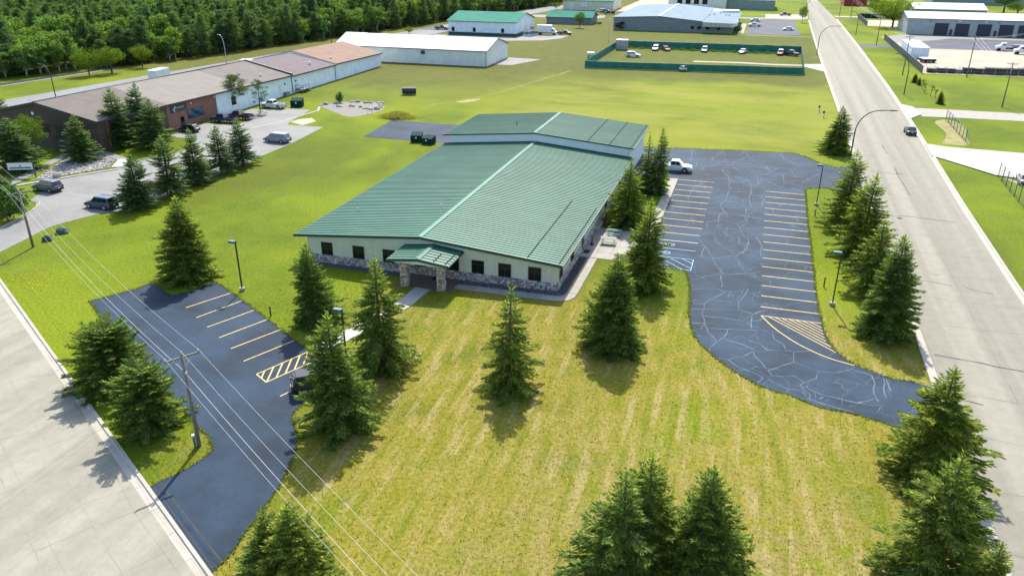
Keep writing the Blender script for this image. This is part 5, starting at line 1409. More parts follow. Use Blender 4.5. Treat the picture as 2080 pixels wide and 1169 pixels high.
# ---------------------------------------------------------------- the wood at the upper left
FP = [pine_meshes('wood_pine', 51, H=13, R=2.7, z0=.1, mat='fpine', tiers=14, per=7, tuft=20, tl=.5), pine_meshes('wood_pine', 52, H=13, R=2.4, z0=.14, mat='fpine', tiers=13, per=6, tuft=20, tl=.5, sparse=.1), pine_meshes('wood_pine', 53, H=13, R=3.0, z0=.08, mat='fpine', tiers=13, per=7, tuft=20, tl=.52, shape=.8)]
FA = [broad_meshes('aspen', 54, H=13, R=2.6, trunk=.1, mat='aspen', clumps=46, leaves=60, leaf=.42, bark='bark_p', cs=.36), broad_meshes('aspen', 55, H=13, R=2.9, trunk=.08, mat='aspen', clumps=50, leaves=60, leaf=.42, bark='bark_p', cs=.36)]
edge = [(-203, 130), (-197, 150), (-189, 175), (-177, 200), (-166, 240), (-156, 285), (-147, 335), (-138, 385), (-127, 440), (-115, 500), (-106, 570), (-98, 700)]
def edge_x(y):
    for (xa, ya), (xb, yb) in zip(edge, edge[1:]):
        if ya <= y <= yb: return xa + (xb - xa) * (y - ya) / (yb - ya)
    return edge[0][0] if y < edge[0][1] else edge[-1][0]
rw = random.Random(77)
fr = []; back_pts = []
y = 128.0
rowsN = 0
while y < 640:
    for kk in range(0, 58):
        xx = edge_x(y) - 1.5 - kk * 4.9 + rw.uniform(-1.6, 1.6); yy = y + rw.uniform(-1.7, 1.7)
        asp = rw.random() < (.8 if (yy < 186 + 1.5 * kk and kk < 9) else .24 if kk < 3 else .2)
        hgt = rw.uniform(9.5, 16.5) if kk > 1 else rw.uniform(7.5, 13.5)
        if kk < 3 and yy < 470 and len(fr) < 290: fr.append((xx, yy, hgt, asp))
        else:
            # only what the photograph could see behind the edge
            if xx > -520 and (kk < 44 or yy < 420): back_pts.append((xx, yy, hgt, asp))
    y += 4.6 if y < 470 else 6.5
for (xx, yy, hgt, asp) in fr:
    v = rw.randrange(3)
    if asp:
        plant('aspen_tree', 'pale-trunked light green aspen at the edge of the wood', 'tree', FA[v % 2], 13, 2.7, xx, yy, hgt, rw.uniform(2.6, 3.6), 'aspens along the edge of the wood')
    else:
        plant('wood_pine', 'dark green pine at the edge of the wood', 'tree', FP[v], 13, 2.7, xx, yy, hgt, rw.uniform(2.6, 3.7), 'pines along the edge of the wood')
# the rest of the wood: one object, crowns instanced on points
def wood_object(pts, src, name, label):
    me = bpy.data.meshes.new(name); me.from_pydata([(p[0], p[1], 0) for p in pts], [], [])
    a = me.attributes.new('tree_height', 'FLOAT', 'POINT'); a.data.foreach_set('value', [p[2] / 13.0 for p in pts])
    o = link(name, me); tag(o, label, 'wood', kind='stuff')
    ng = bpy.data.node_groups.new(name, 'GeometryNodeTree')
    ng.interface.new_socket('Geometry', in_out='INPUT', socket_type='NodeSocketGeometry')
    ng.interface.new_socket('Geometry', in_out='OUTPUT', socket_type='NodeSocketGeometry')
    gi, go = ng.nodes.new('NodeGroupInput'), ng.nodes.new('NodeGroupOutput')
    join = ng.nodes.new('GeometryNodeGeometryToInstance')
    for ob in src:
        oi = ng.nodes.new('GeometryNodeObjectInfo'); oi.inputs['Object'].default_value = ob; oi.transform_space = 'ORIGINAL'
        ng.links.new(oi.outputs['Geometry'], join.inputs[0])
    ip = ng.nodes.new('GeometryNodeInstanceOnPoints'); ip.inputs['Pick Instance'].default_value = True
    rr = ng.nodes.new('FunctionNodeRandomValue'); rr.data_type = 'FLOAT_VECTOR'
    rr.inputs[0].default_value = (0, 0, 0); rr.inputs[1].default_value = (0, 0, 6.28)
    na = ng.nodes.new('GeometryNodeInputNamedAttribute'); na.data_type = 'FLOAT'; na.inputs['Name'].default_value = 'tree_height'
    ng.links.new(gi.outputs[0], ip.inputs['Points']); ng.links.new(join.outputs[0], ip.inputs['Instance'])
    ng.links.new(rr.outputs[0], ip.inputs['Rotation']); ng.links.new(na.outputs[0], ip.inputs['Scale'])
    ng.links.new(ip.outputs[0], go.inputs[0])
    md = o.modifiers.new('wood', 'NODES'); md.node_group = ng
    return o
def crown_of(me):
    for ob in bpy.data.objects:
        if ob.type == 'MESH' and ob.data == me: return ob
pine_src = [crown_of(FP[i][0]) for i in range(3)]; asp_src = [crown_of(FA[i][0]) for i in range(2)]
wood_object([p for p in back_pts if not p[3]], [o for o in pine_src if o], 'pine_wood', 'dense mass of dark pines filling the wood at the upper left')
wood_object([p for p in back_pts if p[3]], [o for o in asp_src if o], 'aspen_wood', 'lighter aspens scattered deeper in the wood')

def paved(q):
    """mask of points on pavement rather than lawn"""
    x, y = q[:, 0], q[:, 1]
    m = ((x - e0.x) * NL.x + (y - e0.y) * NL.y) > -.85
    for poly in (lot_pts, lot_l_pts, [(-33.2, 70.4), (-33.5, 65.6), (-36.8, 53.6), (-33.2, 53.6), (-30.3, 65.6), (-30.2, 70.4)], [(-48, 70.6), (-15, 70.6), (-15, 95), (-48, 95)]):
        r_ = np.zeros(len(q), bool); j = len(poly) - 1
        for i in range(len(poly)):
            (xi, yi), (xj, yj) = poly[i], poly[j]
            if yi != yj:
                c_ = ((yi > y) != (yj > y)) & (x < (xj - xi) * (y - yi) / (yj - yi) + xi); r_ ^= c_
            j = i
        m |= r_
    return m
# ---------------------------------------------------------------- grass tufts on the near lawns and along the pavement edges
rs = np.random.RandomState(9)
def tufts(name, label, pts, hmin, hmax, mat, lean=.9, wid=.3):
    pts = np.asarray(pts); n = len(pts)
    d = norm(rs.normal(size=(n, 3)) * lean + np.array([0, 0, 1.0])) * rs.uniform(hmin, hmax, (n, 1)); d[:, 2] = np.abs(d[:, 2]) + .02
    w = norm(np.cross(d, rs.normal(size=(n, 3)) + np.array([0, 0, .3]))) * np.linalg.norm(d, axis=1, keepdims=True) * wid
    tag(link(name, kites(name, pts, d, w, None, mat)), label, 'grass', kind='stuff')
MAT['turf'] = leaf_material('turf_blades', [(.14, .16, .012), (.19, .185, .02), (.23, .205, .045)], .45)
MAT['turf_g'] = leaf_material('lush_turf_blades', [(.11, .155, .008), (.16, .20, .01), (.20, .22, .02)], .3)
P_ = []
def along(poly, dens, spread, ok):
    Q = [np.array(q) for q in poly]
    for a, b in zip(Q, Q[1:] + Q[:1]):
        if not (ok(a) and ok(b)): continue
        n = int(np.linalg.norm(b - a) * dens)
        if n < 1: continue
        p = a + (b - a) * rs.rand(n, 1) + rs.normal(size=(n, 2)) * spread
        P_.append(np.concatenate([p, np.full((n, 1), .02)], 1))
along(lot_pts, 30, .09, lambda q: q[0] < 17.04 and not (q[0] < -9.9 and q[1] < 139))
along(lot_l_pts, 30, .09, lambda q: (q[0] - e0.x) * NL.x + (q[1] - e0.y) * NL.y < -.9)
tufts('edge_grass', 'ragged grass overgrowing the car park edges', np.concatenate(P_), .06, .2, MAT['turf_g'])
n = 40000
q = np.stack([rs.uniform(-46, 17, n), 26 + 48 * rs.rand(n) ** 1.3], 1)
q = q[~paved(q)]
tufts('lawn_tufts', 'short uneven tufts over the dry front lawn', np.concatenate([q, np.zeros((len(q), 1))], 1), .05, .14, MAT['turf'], 1.6, .3)

n = 420
c0 = (-73.08, 58.86)
q = np.stack([rs.normal(c0[0], 2.2, n), rs.normal(c0[1], 1.6, n)], 1); q = q[~paved(q)]
MAT['dandelion'] = leaf_material('dandelion_flowers', [(.55, .40, .02), (.65, .5, .03)], .2)
tufts('dandelions', 'yellow dandelions speckling the lawn by the left street', np.concatenate([q, np.full((len(q), 1), .06)], 1), .07, .13, MAT['dandelion'], 2.5, .5)

# ================================================================ vehicles
MAT['tyre'] = surf('tyre_rubber', (.02, .02, .021), .9, .2, 8, coord='Object')
MAT['rim'] = paint('alloy_rim', (.35, .36, .37), .35, metal=.6)
MAT['car_glass'] = paint('tinted_car_glass', (.012, .016, .02), .06, .4, spec=.8)
MAT['plastic'] = paint('black_plastic', (.02, .02, .022), .6)
MAT['lamp_clear'] = paint('headlight_lens', (.55, .56, .56), .15, .5)
MAT['lamp_red'] = paint('taillight_lens', (.25, .015, .012), .2, .5)
MAT['plate'] = paint('number_plate', (.5, .5, .5), .5)
PAINTS = {}
def car_paint(key, col, rough=.28):
    if key not in PAINTS: PAINTS[key] = paint('car_paint_' + key, col, rough, .25, spec=.35)
    return PAINTS[key]

def loft(mb, sts, nz=None):
    """sts: (x, zlow, ztop, half width low, half width top) rings joined along x"""
    rings = []
    for (x, z0, z1, w0, w1) in sts:
        zm = z0 + (z1 - z0) * .55
        ring = [(x, -w0 * .92, z0), (x, -w0, zm), (x, -w1, z1 - .04), (x, -w1 * .86, z1), (x, w1 * .86, z1), (x, w1, z1 - .04), (x, w0, zm), (x, w0 * .92, z0)]
        b = len(mb.v); mb.v += ring; rings.append(b)
    n = 8
    for a, b in zip(rings, rings[1:]):
        for k in range(n):
            l = (k + 1) % n
            mb.f.append((a + k, b + k, b + l, a + l)); mb.m.append(0)
    mb.f.append(tuple(rings[0] + k for k in range(n))); mb.m.append(0)
    mb.f.append(tuple(rings[-1] + k for k in range(n - 1, -1, -1))); mb.m.append(0)
    return mb

KINDS = {  # L, W, H, wheelbase, wheel r, belt z, hood z, greenhouse x: rear base, rear top, front top, front base
 'suv':     (4.70, 1.86, 1.74, 2.72, .37, 1.05, 1.02, (-2.22, -1.98, .35, 1.02)),
 'wagon':   (4.70, 1.84, 1.68, 2.70, .35, 1.00, .96, (-2.20, -1.75, .35, 1.10)),
 'hatch':   (4.15, 1.74, 1.52, 2.55, .32, .95, .92, (-1.98, -1.45, .30, 1.05)),
 'sedan':   (4.75, 1.82, 1.46, 2.75, .33, .93, .90, (-1.75, -.95, .45, 1.20)),
 'minivan': (5.05, 1.96, 1.76, 3.00, .34, 1.02, .98, (-2.40, -2.15, .75, 1.62)),
 'pickup':  (5.70, 1.98, 1.85, 3.55, .40, 1.15, 1.12, (-.62, -.48, .75, 1.38)),
}
def vehicle(kind, label, x, y, heading, key, col, group=None, name=None, roofcol=None, rail=False):
    L, W, H, wb, wr, zb, zh, (gx0, gx1, gx2, gx3) = KINDS[kind]
    pm = car_paint(key, col)
    names = {'suv': 'parked_car', 'wagon': 'parked_car', 'hatch': 'parked_car', 'sedan': 'parked_car', 'minivan': 'minivan', 'pickup': 'pickup_truck'}
    cats = {'minivan': 'minivan', 'pickup': 'pickup truck'}
    t = thing(name or names[kind], label, cats.get(kind, 'car'), (x, y, .03), math.radians(heading), group)
    w = W / 2; h2 = L / 2; mb = MB()
    if kind == 'pickup':
        loft(mb, [(-.72, .42, zb, w * .97, w * .95), (.4, .40, zb, w, w * .96), (1.3, .40, zb - .02, w, w * .95), (h2 - .5, .42, zh - .04, w * .98, w * .92), (h2 - .1, .45, zh - .14, w * .92, w * .84), (h2, .55, zh - .35, w * .86, w * .78)])
        body = mb.build('body', pm, t)
        bd = MB()
        bd.box(-h2, -w * .97, .55, -.74, -w * .86, zb - .03); bd.box(-h2, w * .86, .55, -.74, w * .97, zb - .03)
        bd.box(-h2 + .06, -w * .86, .55, -.74, w * .86, .68); bd.box(-.80, -w * .86, .68, -.74, w * .86, zb - .03)
        bed = bd.build('bed', pm, t)
        MB().box(-h2 - .02, -w * .85, .56, -h2 + .06, w * .85, zb - .04).build('tailgate', pm, bed)
    else:
        tz = zb if kind in ('suv', 'wagon', 'hatch', 'minivan') else zb - .02
        tr = [(-h2, .52, .86, w * .84, w * .80), (-h2 + .1, .36, tz - .04, w * .93, w * .88)]
        loft(mb, tr + [(-h2 + .5, .30, tz, w * .98, w * .93), (-.6, .26, zb, w, w * .95), (gx3 - .1, .26, zb - .01, w, w * .95), (gx3 + .25, .28, zh - .02, w * .99, w * .93), (h2 - .35, .30, zh - .14, w * .95, w * .86), (h2 - .06, .36, zh - .27, w * .86, w * .76), (h2, .46, zh - .40, w * .80, w * .70)])
        body = mb.build('body', pm, t)
    md = body.modifiers.new('bevel', 'BEVEL'); md.width = .05; md.segments = 2; md.limit_method = 'ANGLE'; md.angle_limit = math.radians(28)
    # cabin
    wB, wT = w * .93, w * .76; zt = H
    cb = MB(); cb.hexa([(gx0, -wB, zb - .03), (gx3, -wB, zb - .03), (gx3, wB, zb - .03), (gx0, wB, zb - .03), (gx1, -wT, zt), (gx2, -wT, zt), (gx2, wT, zt), (gx1, wT, zt)])
    cabin = cb.build('cabin', pm if not roofcol else car_paint(*roofcol), t)
    md = cabin.modifiers.new('bevel', 'BEVEL'); md.width = .09; md.segments = 3
    def lerp(a, b, s): return a + (b - a) * s
    def onface(A, B, C_, D, u0, u1, v0, v1, off, nm):
        A, B, C_, D = map(Vector, (A, B, C_, D))
        nrm = (B - A).cross(D - A).normalized() * off
        q = [A.lerp(B, u).lerp(D.lerp(C_, u), v) for u, v in ((u0, v0), (u1, v0), (u1, v1), (u0, v1))]
        m_ = MB(); m_.hexa([p - nrm * .4 for p in q] + [p + nrm for p in q]); return m_.build(nm, MAT['car_glass'], t)
    onface((gx3, -wB, zb), (gx3, wB, zb), (gx2, wT, zt), (gx2, -wT, zt), .07, .93, .08, .88, .016, 'windshield')
    onface((gx0, wB, zb), (gx0, -wB, zb), (gx1, -wT, zt), (gx1, wT, zt), .08, .92, .16, .86, .016, 'rear_window')
    nw = {'pickup': 2, 'sedan': 2, 'hatch': 2}.get(kind, 3)
    for k in range(nw):
        u0, u1 = .05 + k * .9 / nw + .015, .05 + (k + 1) * .9 / nw - .015
        onface((gx0, -wB, zb), (gx3, -wB, zb), (gx2, -wT, zt), (gx1, -wT, zt), u0, u1, .12, .84, .016, 'side_window')
        onface((gx3, wB, zb), (gx0, wB, zb), (gx1, wT, zt), (gx2, wT, zt), 1 - u1, 1 - u0, .12, .84, .016, 'side_window')
    for sx in (-wb / 2, wb / 2):
        for sy in (-1, 1):
            yy = sy * (w - .1)
            m_ = MB(); m_.tube([(sx, yy - .11, wr), (sx, yy + .11, wr)], wr, 16)
            wl = m_.build('wheel', MAT['tyre'], t)
            m_ = MB(); m_.tube([(sx, yy + sy * .111, wr), (sx, yy + sy * .125, wr)], wr * .62, 12); m_.build('rim', MAT['rim'], wl)
            m_ = MB(); m_.tube([(sx, sy * (w - .02), wr + .03), (sx, sy * (w + .004), wr + .03)], wr + .07, 16); m_.build('wheel_arch', MAT['plastic'], t)
    for sy in (-1, 1):
        MB().box(h2 - .12, sy * w * .62 - .16, zh - .38, h2 + .012, sy * w * .62 + .16, zh - .22).build('headlight', MAT['lamp_clear'], t)
        zz = zb - .35 if kind != 'sedan' else zb - .28
        MB().box(-h2 - .03, sy * w * .80 - .09, zz, -h2 + .1, sy * w * .80 + .09, zz + (.32 if kind != 'sedan' else .16)).build('taillight', MAT['lamp_red'], t)
        MB().box(gx3 - .25, sy * (w + .02) - .0 if sy > 0 else -w - .18, zb + .02, gx3 - .12, w + .18 if sy > 0 else -w - .02, zb + .16).build('mirror', pm, t)
    bm_ = MAT['plastic'] if kind != 'pickup' else MAT['rim']
    MB().box(-h2 - .06, -w * .86, .36, -h2 + .12, w * .86, .58).build('rear_bumper', bm_, t)
    MB().box(h2 - .16, -w * .80, .34, h2 + .05, w * .80, .54).build('front_bumper', bm_, t)
    MB().box(-h2 - .07, -.16, .62, -h2 - .03 + .02, .16, .74).build('number_plate', MAT['plate'], t)
    if rail:
        for sy in (-1, 1): MB().tube([(gx1 + .1, sy * (wT - .08), zt + .06), (gx2 - .1, sy * (wT - .08), zt + .06)], .025, 6).build('roof_rail', MAT['rim'], t)
    return t

DK = (.035, .045, .055)
vehicle('suv', 'grey-blue SUV parked by the lawn near the white sign board', -98.8, 86.3, 176, 'steel', (.085, .105, .125), rail=True)
vehicle('suv', 'dark blue SUV nearest in the driveway row', -85.1, 82.1, 177, 'slate', (.045, .075, .10), rail=True)
vehicle('wagon', 'white car half hidden by the first fir of the driveway row', -84.0, 86.6, 178, 'white', (.62, .63, .64))
vehicle('hatch', 'rust-red car parked between the first two firs', -84.0, 91.6, 180, 'rust', (.16, .035, .02))
vehicle('sedan', 'dark car parked behind the second fir', -84.2, 95.0, 180, 'black', (.022, .024, .03))
vehicle('sedan', 'white sedan parked before the third fir', -84.4, 98.6, 180, 'white', (.62, .63, .64))
vehicle('sedan', 'dark green car parked farthest in the driveway row', -84.6, 102.2, 180, 'green', (.03, .05, .04))
vehicle('hatch', 'black car before the shop door', -104.6, 125.6, 180, 'black', (.022, .024, .03))
vehicle('pickup', 'navy blue pickup parked at the brick shop', -103.6, 135.2, 180, 'navy', (.022, .034, .10))
vehicle('pickup', 'dark maroon pickup behind the navy pickup', -102.4, 138.8, 180, 'maroon', (.045, .025, .03))
vehicle('pickup', 'white pickup parked by the pale blue wall', -102.4, 151.3, 180, 'white', (.62, .63, .64))
vehicle('minivan', 'silver-grey minivan on the driveway near the lawn edge', -83.6, 123.5, 178, 'silver', (.20, .22, .26))
vehicle('pickup', 'white pickup at the rear end of the right car park', -11.3, 125.9, 0, 'white', (.62, .63, .64))
vehicle('suv', 'black car mostly hidden behind the big dark spruce in the left car park', -31.6, 48.7, 35, 'black', (.022, .024, .03))
vehicle('sedan', 'dark blue-grey sedan parked at the street kerb', 29.6, 167.6, 91, 'ink', (.018, .028, .042))
vehicle('sedan', 'silver sedan behind the chain-link fence at the right edge', 41.4, 135.6, 84, 'silver2', (.30, .31, .32))
GC = 'cars inside the green-screened compound'
vehicle('suv', 'white SUV alone at the left end of the fenced compound', -39.6, 261.0, 0, 'white', (.62, .63, .64), GC)
vehicle('minivan', 'pale blue van by the far compound fence', -35.0, 280.6, -90, 'paleblue', (.30, .42, .50), GC, roofcol=('white', (.62, .63, .64)))
vehicle('hatch', 'red car beside the pale blue van', -31.4, 280.4, -60, 'red', (.36, .05, .045), GC)
vehicle('minivan', 'silver van midway along the far compound fence', -18.6, 282.0, -90, 'silver2', (.30, .31, .32), GC)
vehicle('sedan', 'white sedan in the right half of the compound', -6.0, 282.0, -105, 'white', (.62, .63, .64), GC)
vehicle('suv', 'red truck with white roof in the compound corner', 6.0, 284.0 - 2.5, -95, 'red', (.36, .05, .045), GC, roofcol=('white', (.62, .63, .64)))
vehicle('pickup', 'dark red pickup in the corner of the compound', 9.2, 281.0, -30, 'maroon', (.045, .025, .03), GC)
vehicle('hatch', 'white hatchback close behind the near compound fence', -20.6, 236.0, 60, 'white', (.62, .63, .64), GC)
GF = 'vehicles at the factory car park'
vehicle('sedan', 'white car farther back in the factory car park', -4.8, 404, 180, 'white', (.62, .63, .64), GF)
vehicle('pickup', 'white pickup at the factory walk', -4.4, 377.5, 180, 'white', (.62, .63, .64), GF)
vehicle('sedan', 'pale sedan on the street side of the factory car park', 9.6, 365.5, 180, 'white', (.62, .63, .64), GF)
vehicle('pickup', 'red pickup on the pad beside the sage warehouse', 9.2, 441, 180, 'darkred', (.20, .02, .02))
vehicle('pickup', 'dark grey pickup by the white shop with the teal roof', -130.6, 321.5, 8, 'steel', (.085, .105, .125))
vehicle('sedan', 'silver car beside the dark grey pickup', -127.6, 326.5, 8, 'silver2', (.30, .31, .32))
vehicle('pickup', 'dark pickup in front of the white box truck', -76.2, 318.0, 0, 'black', (.022, .024, .03))
GY = 'vehicles before the cream garage'
vehicle('suv', 'white car before the cream garage', -84.6, 433, 180, 'white', (.62, .63, .64), GY)
vehicle('suv', 'dark car between white car and black pickup at the cream garage', -81.8, 429, 180, 'slate', (.045, .075, .10), GY)
vehicle('pickup', 'black pickup nearest before the cream garage', -77.6, 421.0, 180, 'black', (.022, .024, .03), GY)

# white box truck
t = thing('box_truck', 'white box truck parked beside the stacked pallets', 'truck', (-83.5, 316.2, .02), 0)
MB().box(-3.6, -1.2, .95, 2.4, 1.2, 3.7).build('cargo_box', MAT['white_trim'], t)
mb = MB(); loft(mb, [(2.5, .45, 2.5, 1.0, .9), (3.3, .45, 2.4, 1.05, .9), (3.9, .45, 1.5, 1.05, .95), (4.4, .5, 1.25, .95, .9)]); mb.build('cab', MAT['white_trim'], t)
MB().hexa([(3.36, -.85, 1.5), (3.95, -.85, 1.5), (3.95, .85, 1.5), (3.36, .85, 1.5), (3.3, -.8, 2.35), (3.4, -.8, 2.35), (3.4, .8, 2.35), (3.3, .8, 2.35)]).build('windshield', MAT['car_glass'], t)
MB().box(2.7, -1.03, 1.5, 3.3, 1.03, 2.2).build('side_window', MAT['car_glass'], t)
MB().box(-3.6, -.45, .55, 3.0, .45, .92).build('chassis', MAT['plastic'], t)
for sx in (-2.4, 3.4):
    for sy in (-1, 1):
        m_ = MB(); m_.tube([(sx, sy * .95 - .15, .45), (sx, sy * .95 + .15, .45)], .45, 14); m_.build('wheel', MAT['tyre'], t)
# trucks in the storage yard
for lab, x, y, c in (('white truck with dark bed at the right edge of the sand yard', 81.0, 318.0, 'white_trim'), ('second truck parked at the right edge of the sand yard', 84.6, 309.5, 'white_trim')):
    t = thing('flatbed_truck', lab, 'truck', (x, y, .03), math.radians(180), 'trucks in the storage yard')
    mb = MB(); loft(mb, [(.6, .6, 2.7, 1.15, 1.0), (1.8, .6, 2.6, 1.15, 1.0), (2.3, .6, 1.8, 1.15, 1.05), (3.6, .65, 1.5, 1.0, .95)]); mb.build('cab', MAT[c], t)
    MB().hexa([(1.85, -.95, 1.8), (2.35, -.95, 1.8), (2.35, .95, 1.8), (1.85, .95, 1.8), (1.8, -.9, 2.5), (1.9, -.9, 2.5), (1.9, .9, 2.5), (1.8, .9, 2.5)]).build('windshield', MAT['car_glass'], t)
    MB().box(.8, -1.17, 1.75, 1.7, 1.17, 2.4).build('side_window', MAT['car_glass'], t)
    MB().box(-5.0, -1.2, 1.0, .5, 1.2, 1.25).build('bed', MAT['plastic'], t); MB().box(-5.0, -.4, .6, 2.5, .4, 1.0).build('chassis', MAT['plastic'], t)
    MB().box(-4.6, -1.1, 1.25, -1.6, 1.1, 2.1).build('tank', MAT['grey_wall'], t)
    for sx in (-3.6, -2.5, 2.6):
        for sy in (-1, 1):
            m_ = MB(); m_.tube([(sx, sy * 1.0 - .16, .5), (sx, sy * 1.0 + .16, .5)], .5, 14); m_.build('wheel', MAT['tyre'], t)

# ================================================================ lamps, poles, wires, fences and small things
MAT['pole_green'] = paint('dark_green_pole', (.012, .028, .024), .5)
MAT['lamp_head'] = paint('pale_green_lamp_head', (.05, .12, .11), .5)
MAT['pole_wood'] = surf('weathered_pole', (.17, .155, .13), .95, .25, 2, 12, coord='Object')
MAT['steel'] = paint('galvanised_steel', (.38, .39, .39), .4, metal=.4)
MAT['wire'] = paint('aluminium_wire', (.55, .55, .52), .4)
MAT['bin_green'] = paint('dark_green_bin', (.008, .035, .03), .8, spec=.1)
MAT['fence_green'] = surf('green_fence_screen', (.026, .15, .11), .9, .2, .5, 5)
MAT['fence_dark'] = surf('dark_fence_screen', (.028, .042, .04), .9, .25, .5, 5)
MAT['fence_slat'] = surf('pale_green_slat', (.14, .24, .18), .8, .2, .8, 5)
MAT['boulder_g'] = surf('mossy_boulder', (.055, .085, .065), .95, .35, 1.5, 9, coord='Object', bmp=.6)
MAT['boulder'] = surf('pale_boulder', (.30, .27, .235), .95, .3, 1.5, 9, coord='Object', bmp=.5)
MAT['river'] = stone_material('river_rock', [(.30, .28, .25), (.20, .19, .18), (.36, .33, .29), (.15, .15, .155), (.26, .22, .19), (.42, .39, .35)])

def lot_lamp(x, y, h, label, side=-1):
    t = thing('lamp_post', label, 'lamp post', (x, y, 0), 0, 'car park lamp posts')
    m_ = MB(); m_.tube([(0, 0, -.05), (0, 0, .35)], .3, 14); m_.build('footing', MAT['concrete'], t)
    MB().box(-.06, -.06, .35, .06, .06, h).build('pole', MAT['pole_green'], t)
    hd = MB().box(min(0, side * .75), -.2, h - .12, max(0, side * .75), .2, h + .12).build('lamp_head', MAT['lamp_head'], t)
    MB().box(min(side * .1, side * .68), -.15, h - .14, max(side * .1, side * .68), .15, h - .121).build('lens', MAT['lamp_clear'], hd)
lot_lamp(-49.7, 63.8, 5.5, 'dark lamp post beside the left car park stripes')
lot_lamp(*(-31.25, 52.51), 5.5, 'lamp post half hidden by the spruces along the entrance walk')
lot_lamp(10.1, 78.9, 5.75, 'near lamp post on the strip between right car park and street')
lot_lamp(10.07, 113.7, 5.8, 'far lamp post at the end of the right car park')
for lab, x, y in (('small bollard light at the left car park edge', -43.3, 59.3), ('bollard light beside the near lamp post of the right car park', 9.55, 83.7), ('bollard light beside the far lamp post of the right car park', 9.65, 108.4)):
    t = thing('bollard_light', lab, 'bollard', (x, y, 0), 0, 'bollard lights')
    m_ = MB(); m_.tube([(0, 0, -.05), (0, 0, .95)], .07, 8); m_.build('post', MAT['pole_green'], t)
    m_ = MB(); m_.tube([(0, 0, .951), (0, 0, 1.08)], .1, 8); m_.build('cap', MAT['pole_green'], t)

def street_lamp(x, y, h, reach, ang, label, col='pole_green', group='curved street lamps'):
    t = thing('street_lamp', label, 'street lamp', (x, y, 0), ang, group)
    pts = [(0, 0, -.05), (0, 0, h * .55)]
    for k in range(1, 9):
        a = k / 8 * PI / 2
        pts.append((reach * .62 * (1 - math.cos(a)), 0, h * .55 + h * .44 * math.sin(a)))
    pts.append((reach * .85, 0, h * 1.0))
    m_ = MB(); m_.tube(pts, [.12, .11] + [.09] * 8 + [.05], 8); m_.build('pole', MAT[col], t, True)
    m_ = MB(); loft(m_, [(reach * .82, h - .08, h + .06, .08, .06), (reach * .92, h - .1, h + .09, .17, .13), (reach * 1.06, h - .08, h + .05, .1, .08)]); m_.build('lamp_head', MAT[col], t)
    m_ = MB(); m_.tube([(0, 0, 0), (0, 0, .08)], .22, 10); m_.build('base_plate', MAT['concrete'], t)
street_lamp(16.75, 142.5, 8.7, 5.6, 0, 'curved street lamp arching over the street beside the solitary spruce')
street_lamp(17.6, 285.5, 9.3, 6.0, 0, 'curved street lamp by the compound driveway')
street_lamp(18.4, 432, 9.3, 6.0, 0, 'far curved street lamp at the upper edge')
street_lamp(34.6, 213.5, 9.7, 3.4, PI, 'curved street lamp on the far side of the street by the saplings')
street_lamp(35.4, 354.5, 9.0, 3.0, PI, 'dark street lamp on the right verge before the garage yard')
street_lamp(35.0, 442, 9.0, 3.0, PI, 'dark street lamp on the right verge at the upper edge')
street_lamp(-159.0, 147.1, 7.4, 3.6, PI * .95, 'curved lamp on the back road behind the brown roof')
street_lamp(-155.5, 208.2, 8.2, 2.2, PI * .95, 'pale steel lamp on the back road before the pines', 'steel')
street_lamp(-150.0, 262.5, 8.0, 2.6, PI * .95, 'thin dark lamp on the back road behind the rust roof')
t = thing('flood_light_pole', 'thin steel pole with a small lamp left of the compound', 'pole', (-55.2, 300.4, 0))
m_ = MB(); m_.tube([(0, 0, -.1), (0, 0, 8.0)], [.1, .06], 8); m_.build('pole', MAT['steel'], t); MB().box(-.3, -.2, 7.8, .3, .2, 8.15).build('lamp_head', MAT['lamp_clear'], t)

# ---------------------------------------------------------------- utility poles and wires
def utility_pole(x, y, h, ang, label, arm=2.4, boxes=False, group='wooden utility poles'):
    t = thing('utility_pole', label, 'utility pole', (x, y, 0), ang, group)
    m_ = MB(); m_.tube([(0, 0, -.2), (0, 0, h)], [.16, .11], 10); m_.build('pole', MAT['pole_wood'], t, True)
    a = MB().box(-arm / 2, -.06, h - .32, arm / 2, .06, h - .2).build('crossarm', MAT['pole_wood'], t)
    for sx in (-arm / 2 + .06, 0, arm / 2 - .06):
        m_ = MB(); m_.tube([(sx, 0, h - .2 if sx else h), (sx, 0, (h if sx else h + .2))], .05, 6); m_.build('insulator', MAT['steel'], a)
    for s_ in (-1, 1):
        m_ = MB(); m_.tube([(0, -.09, h - 1.0), (s_ * arm * .3, -.08, h - .3)], .025, 5); m_.build('brace', MAT['steel'], t)
    m_ = MB(); m_.box(-.1, -.22, h - 1.55, .1, -.1, h - 1.35); m_.build('bracket', MAT['steel'], t)
    if boxes:
        m_ = MB(); m_.tube([(-.28, .0, .0), (-.28, .0, 1.0)], .09, 8); m_.build('cable_riser', MAT['lamp_head'], t)
        m_ = MB(); m_.tube([(-.28, .0, 1.0), (-.28, .0, 1.12)], .13, 8); m_.build('riser_cap', MAT['white_trim'], t)
    return t
pa, pb = Vector((-81.5, 67.2)), Vector((-36.04, 38.8)); dline = pb - pa
pc, p0 = pb + dline, pa - dline
ang = math.atan2(dline.x, -dline.y)
utility_pole(pa.x, pa.y, 7.1, ang, 'thin utility pole by the driveway entrance on the left')
utility_pole(pb.x, pb.y, 7.7, ang, 'wooden utility pole with crossarm at the left car park exit', boxes=True)
nl = Vector((-dline.y, dline.x)).normalized()
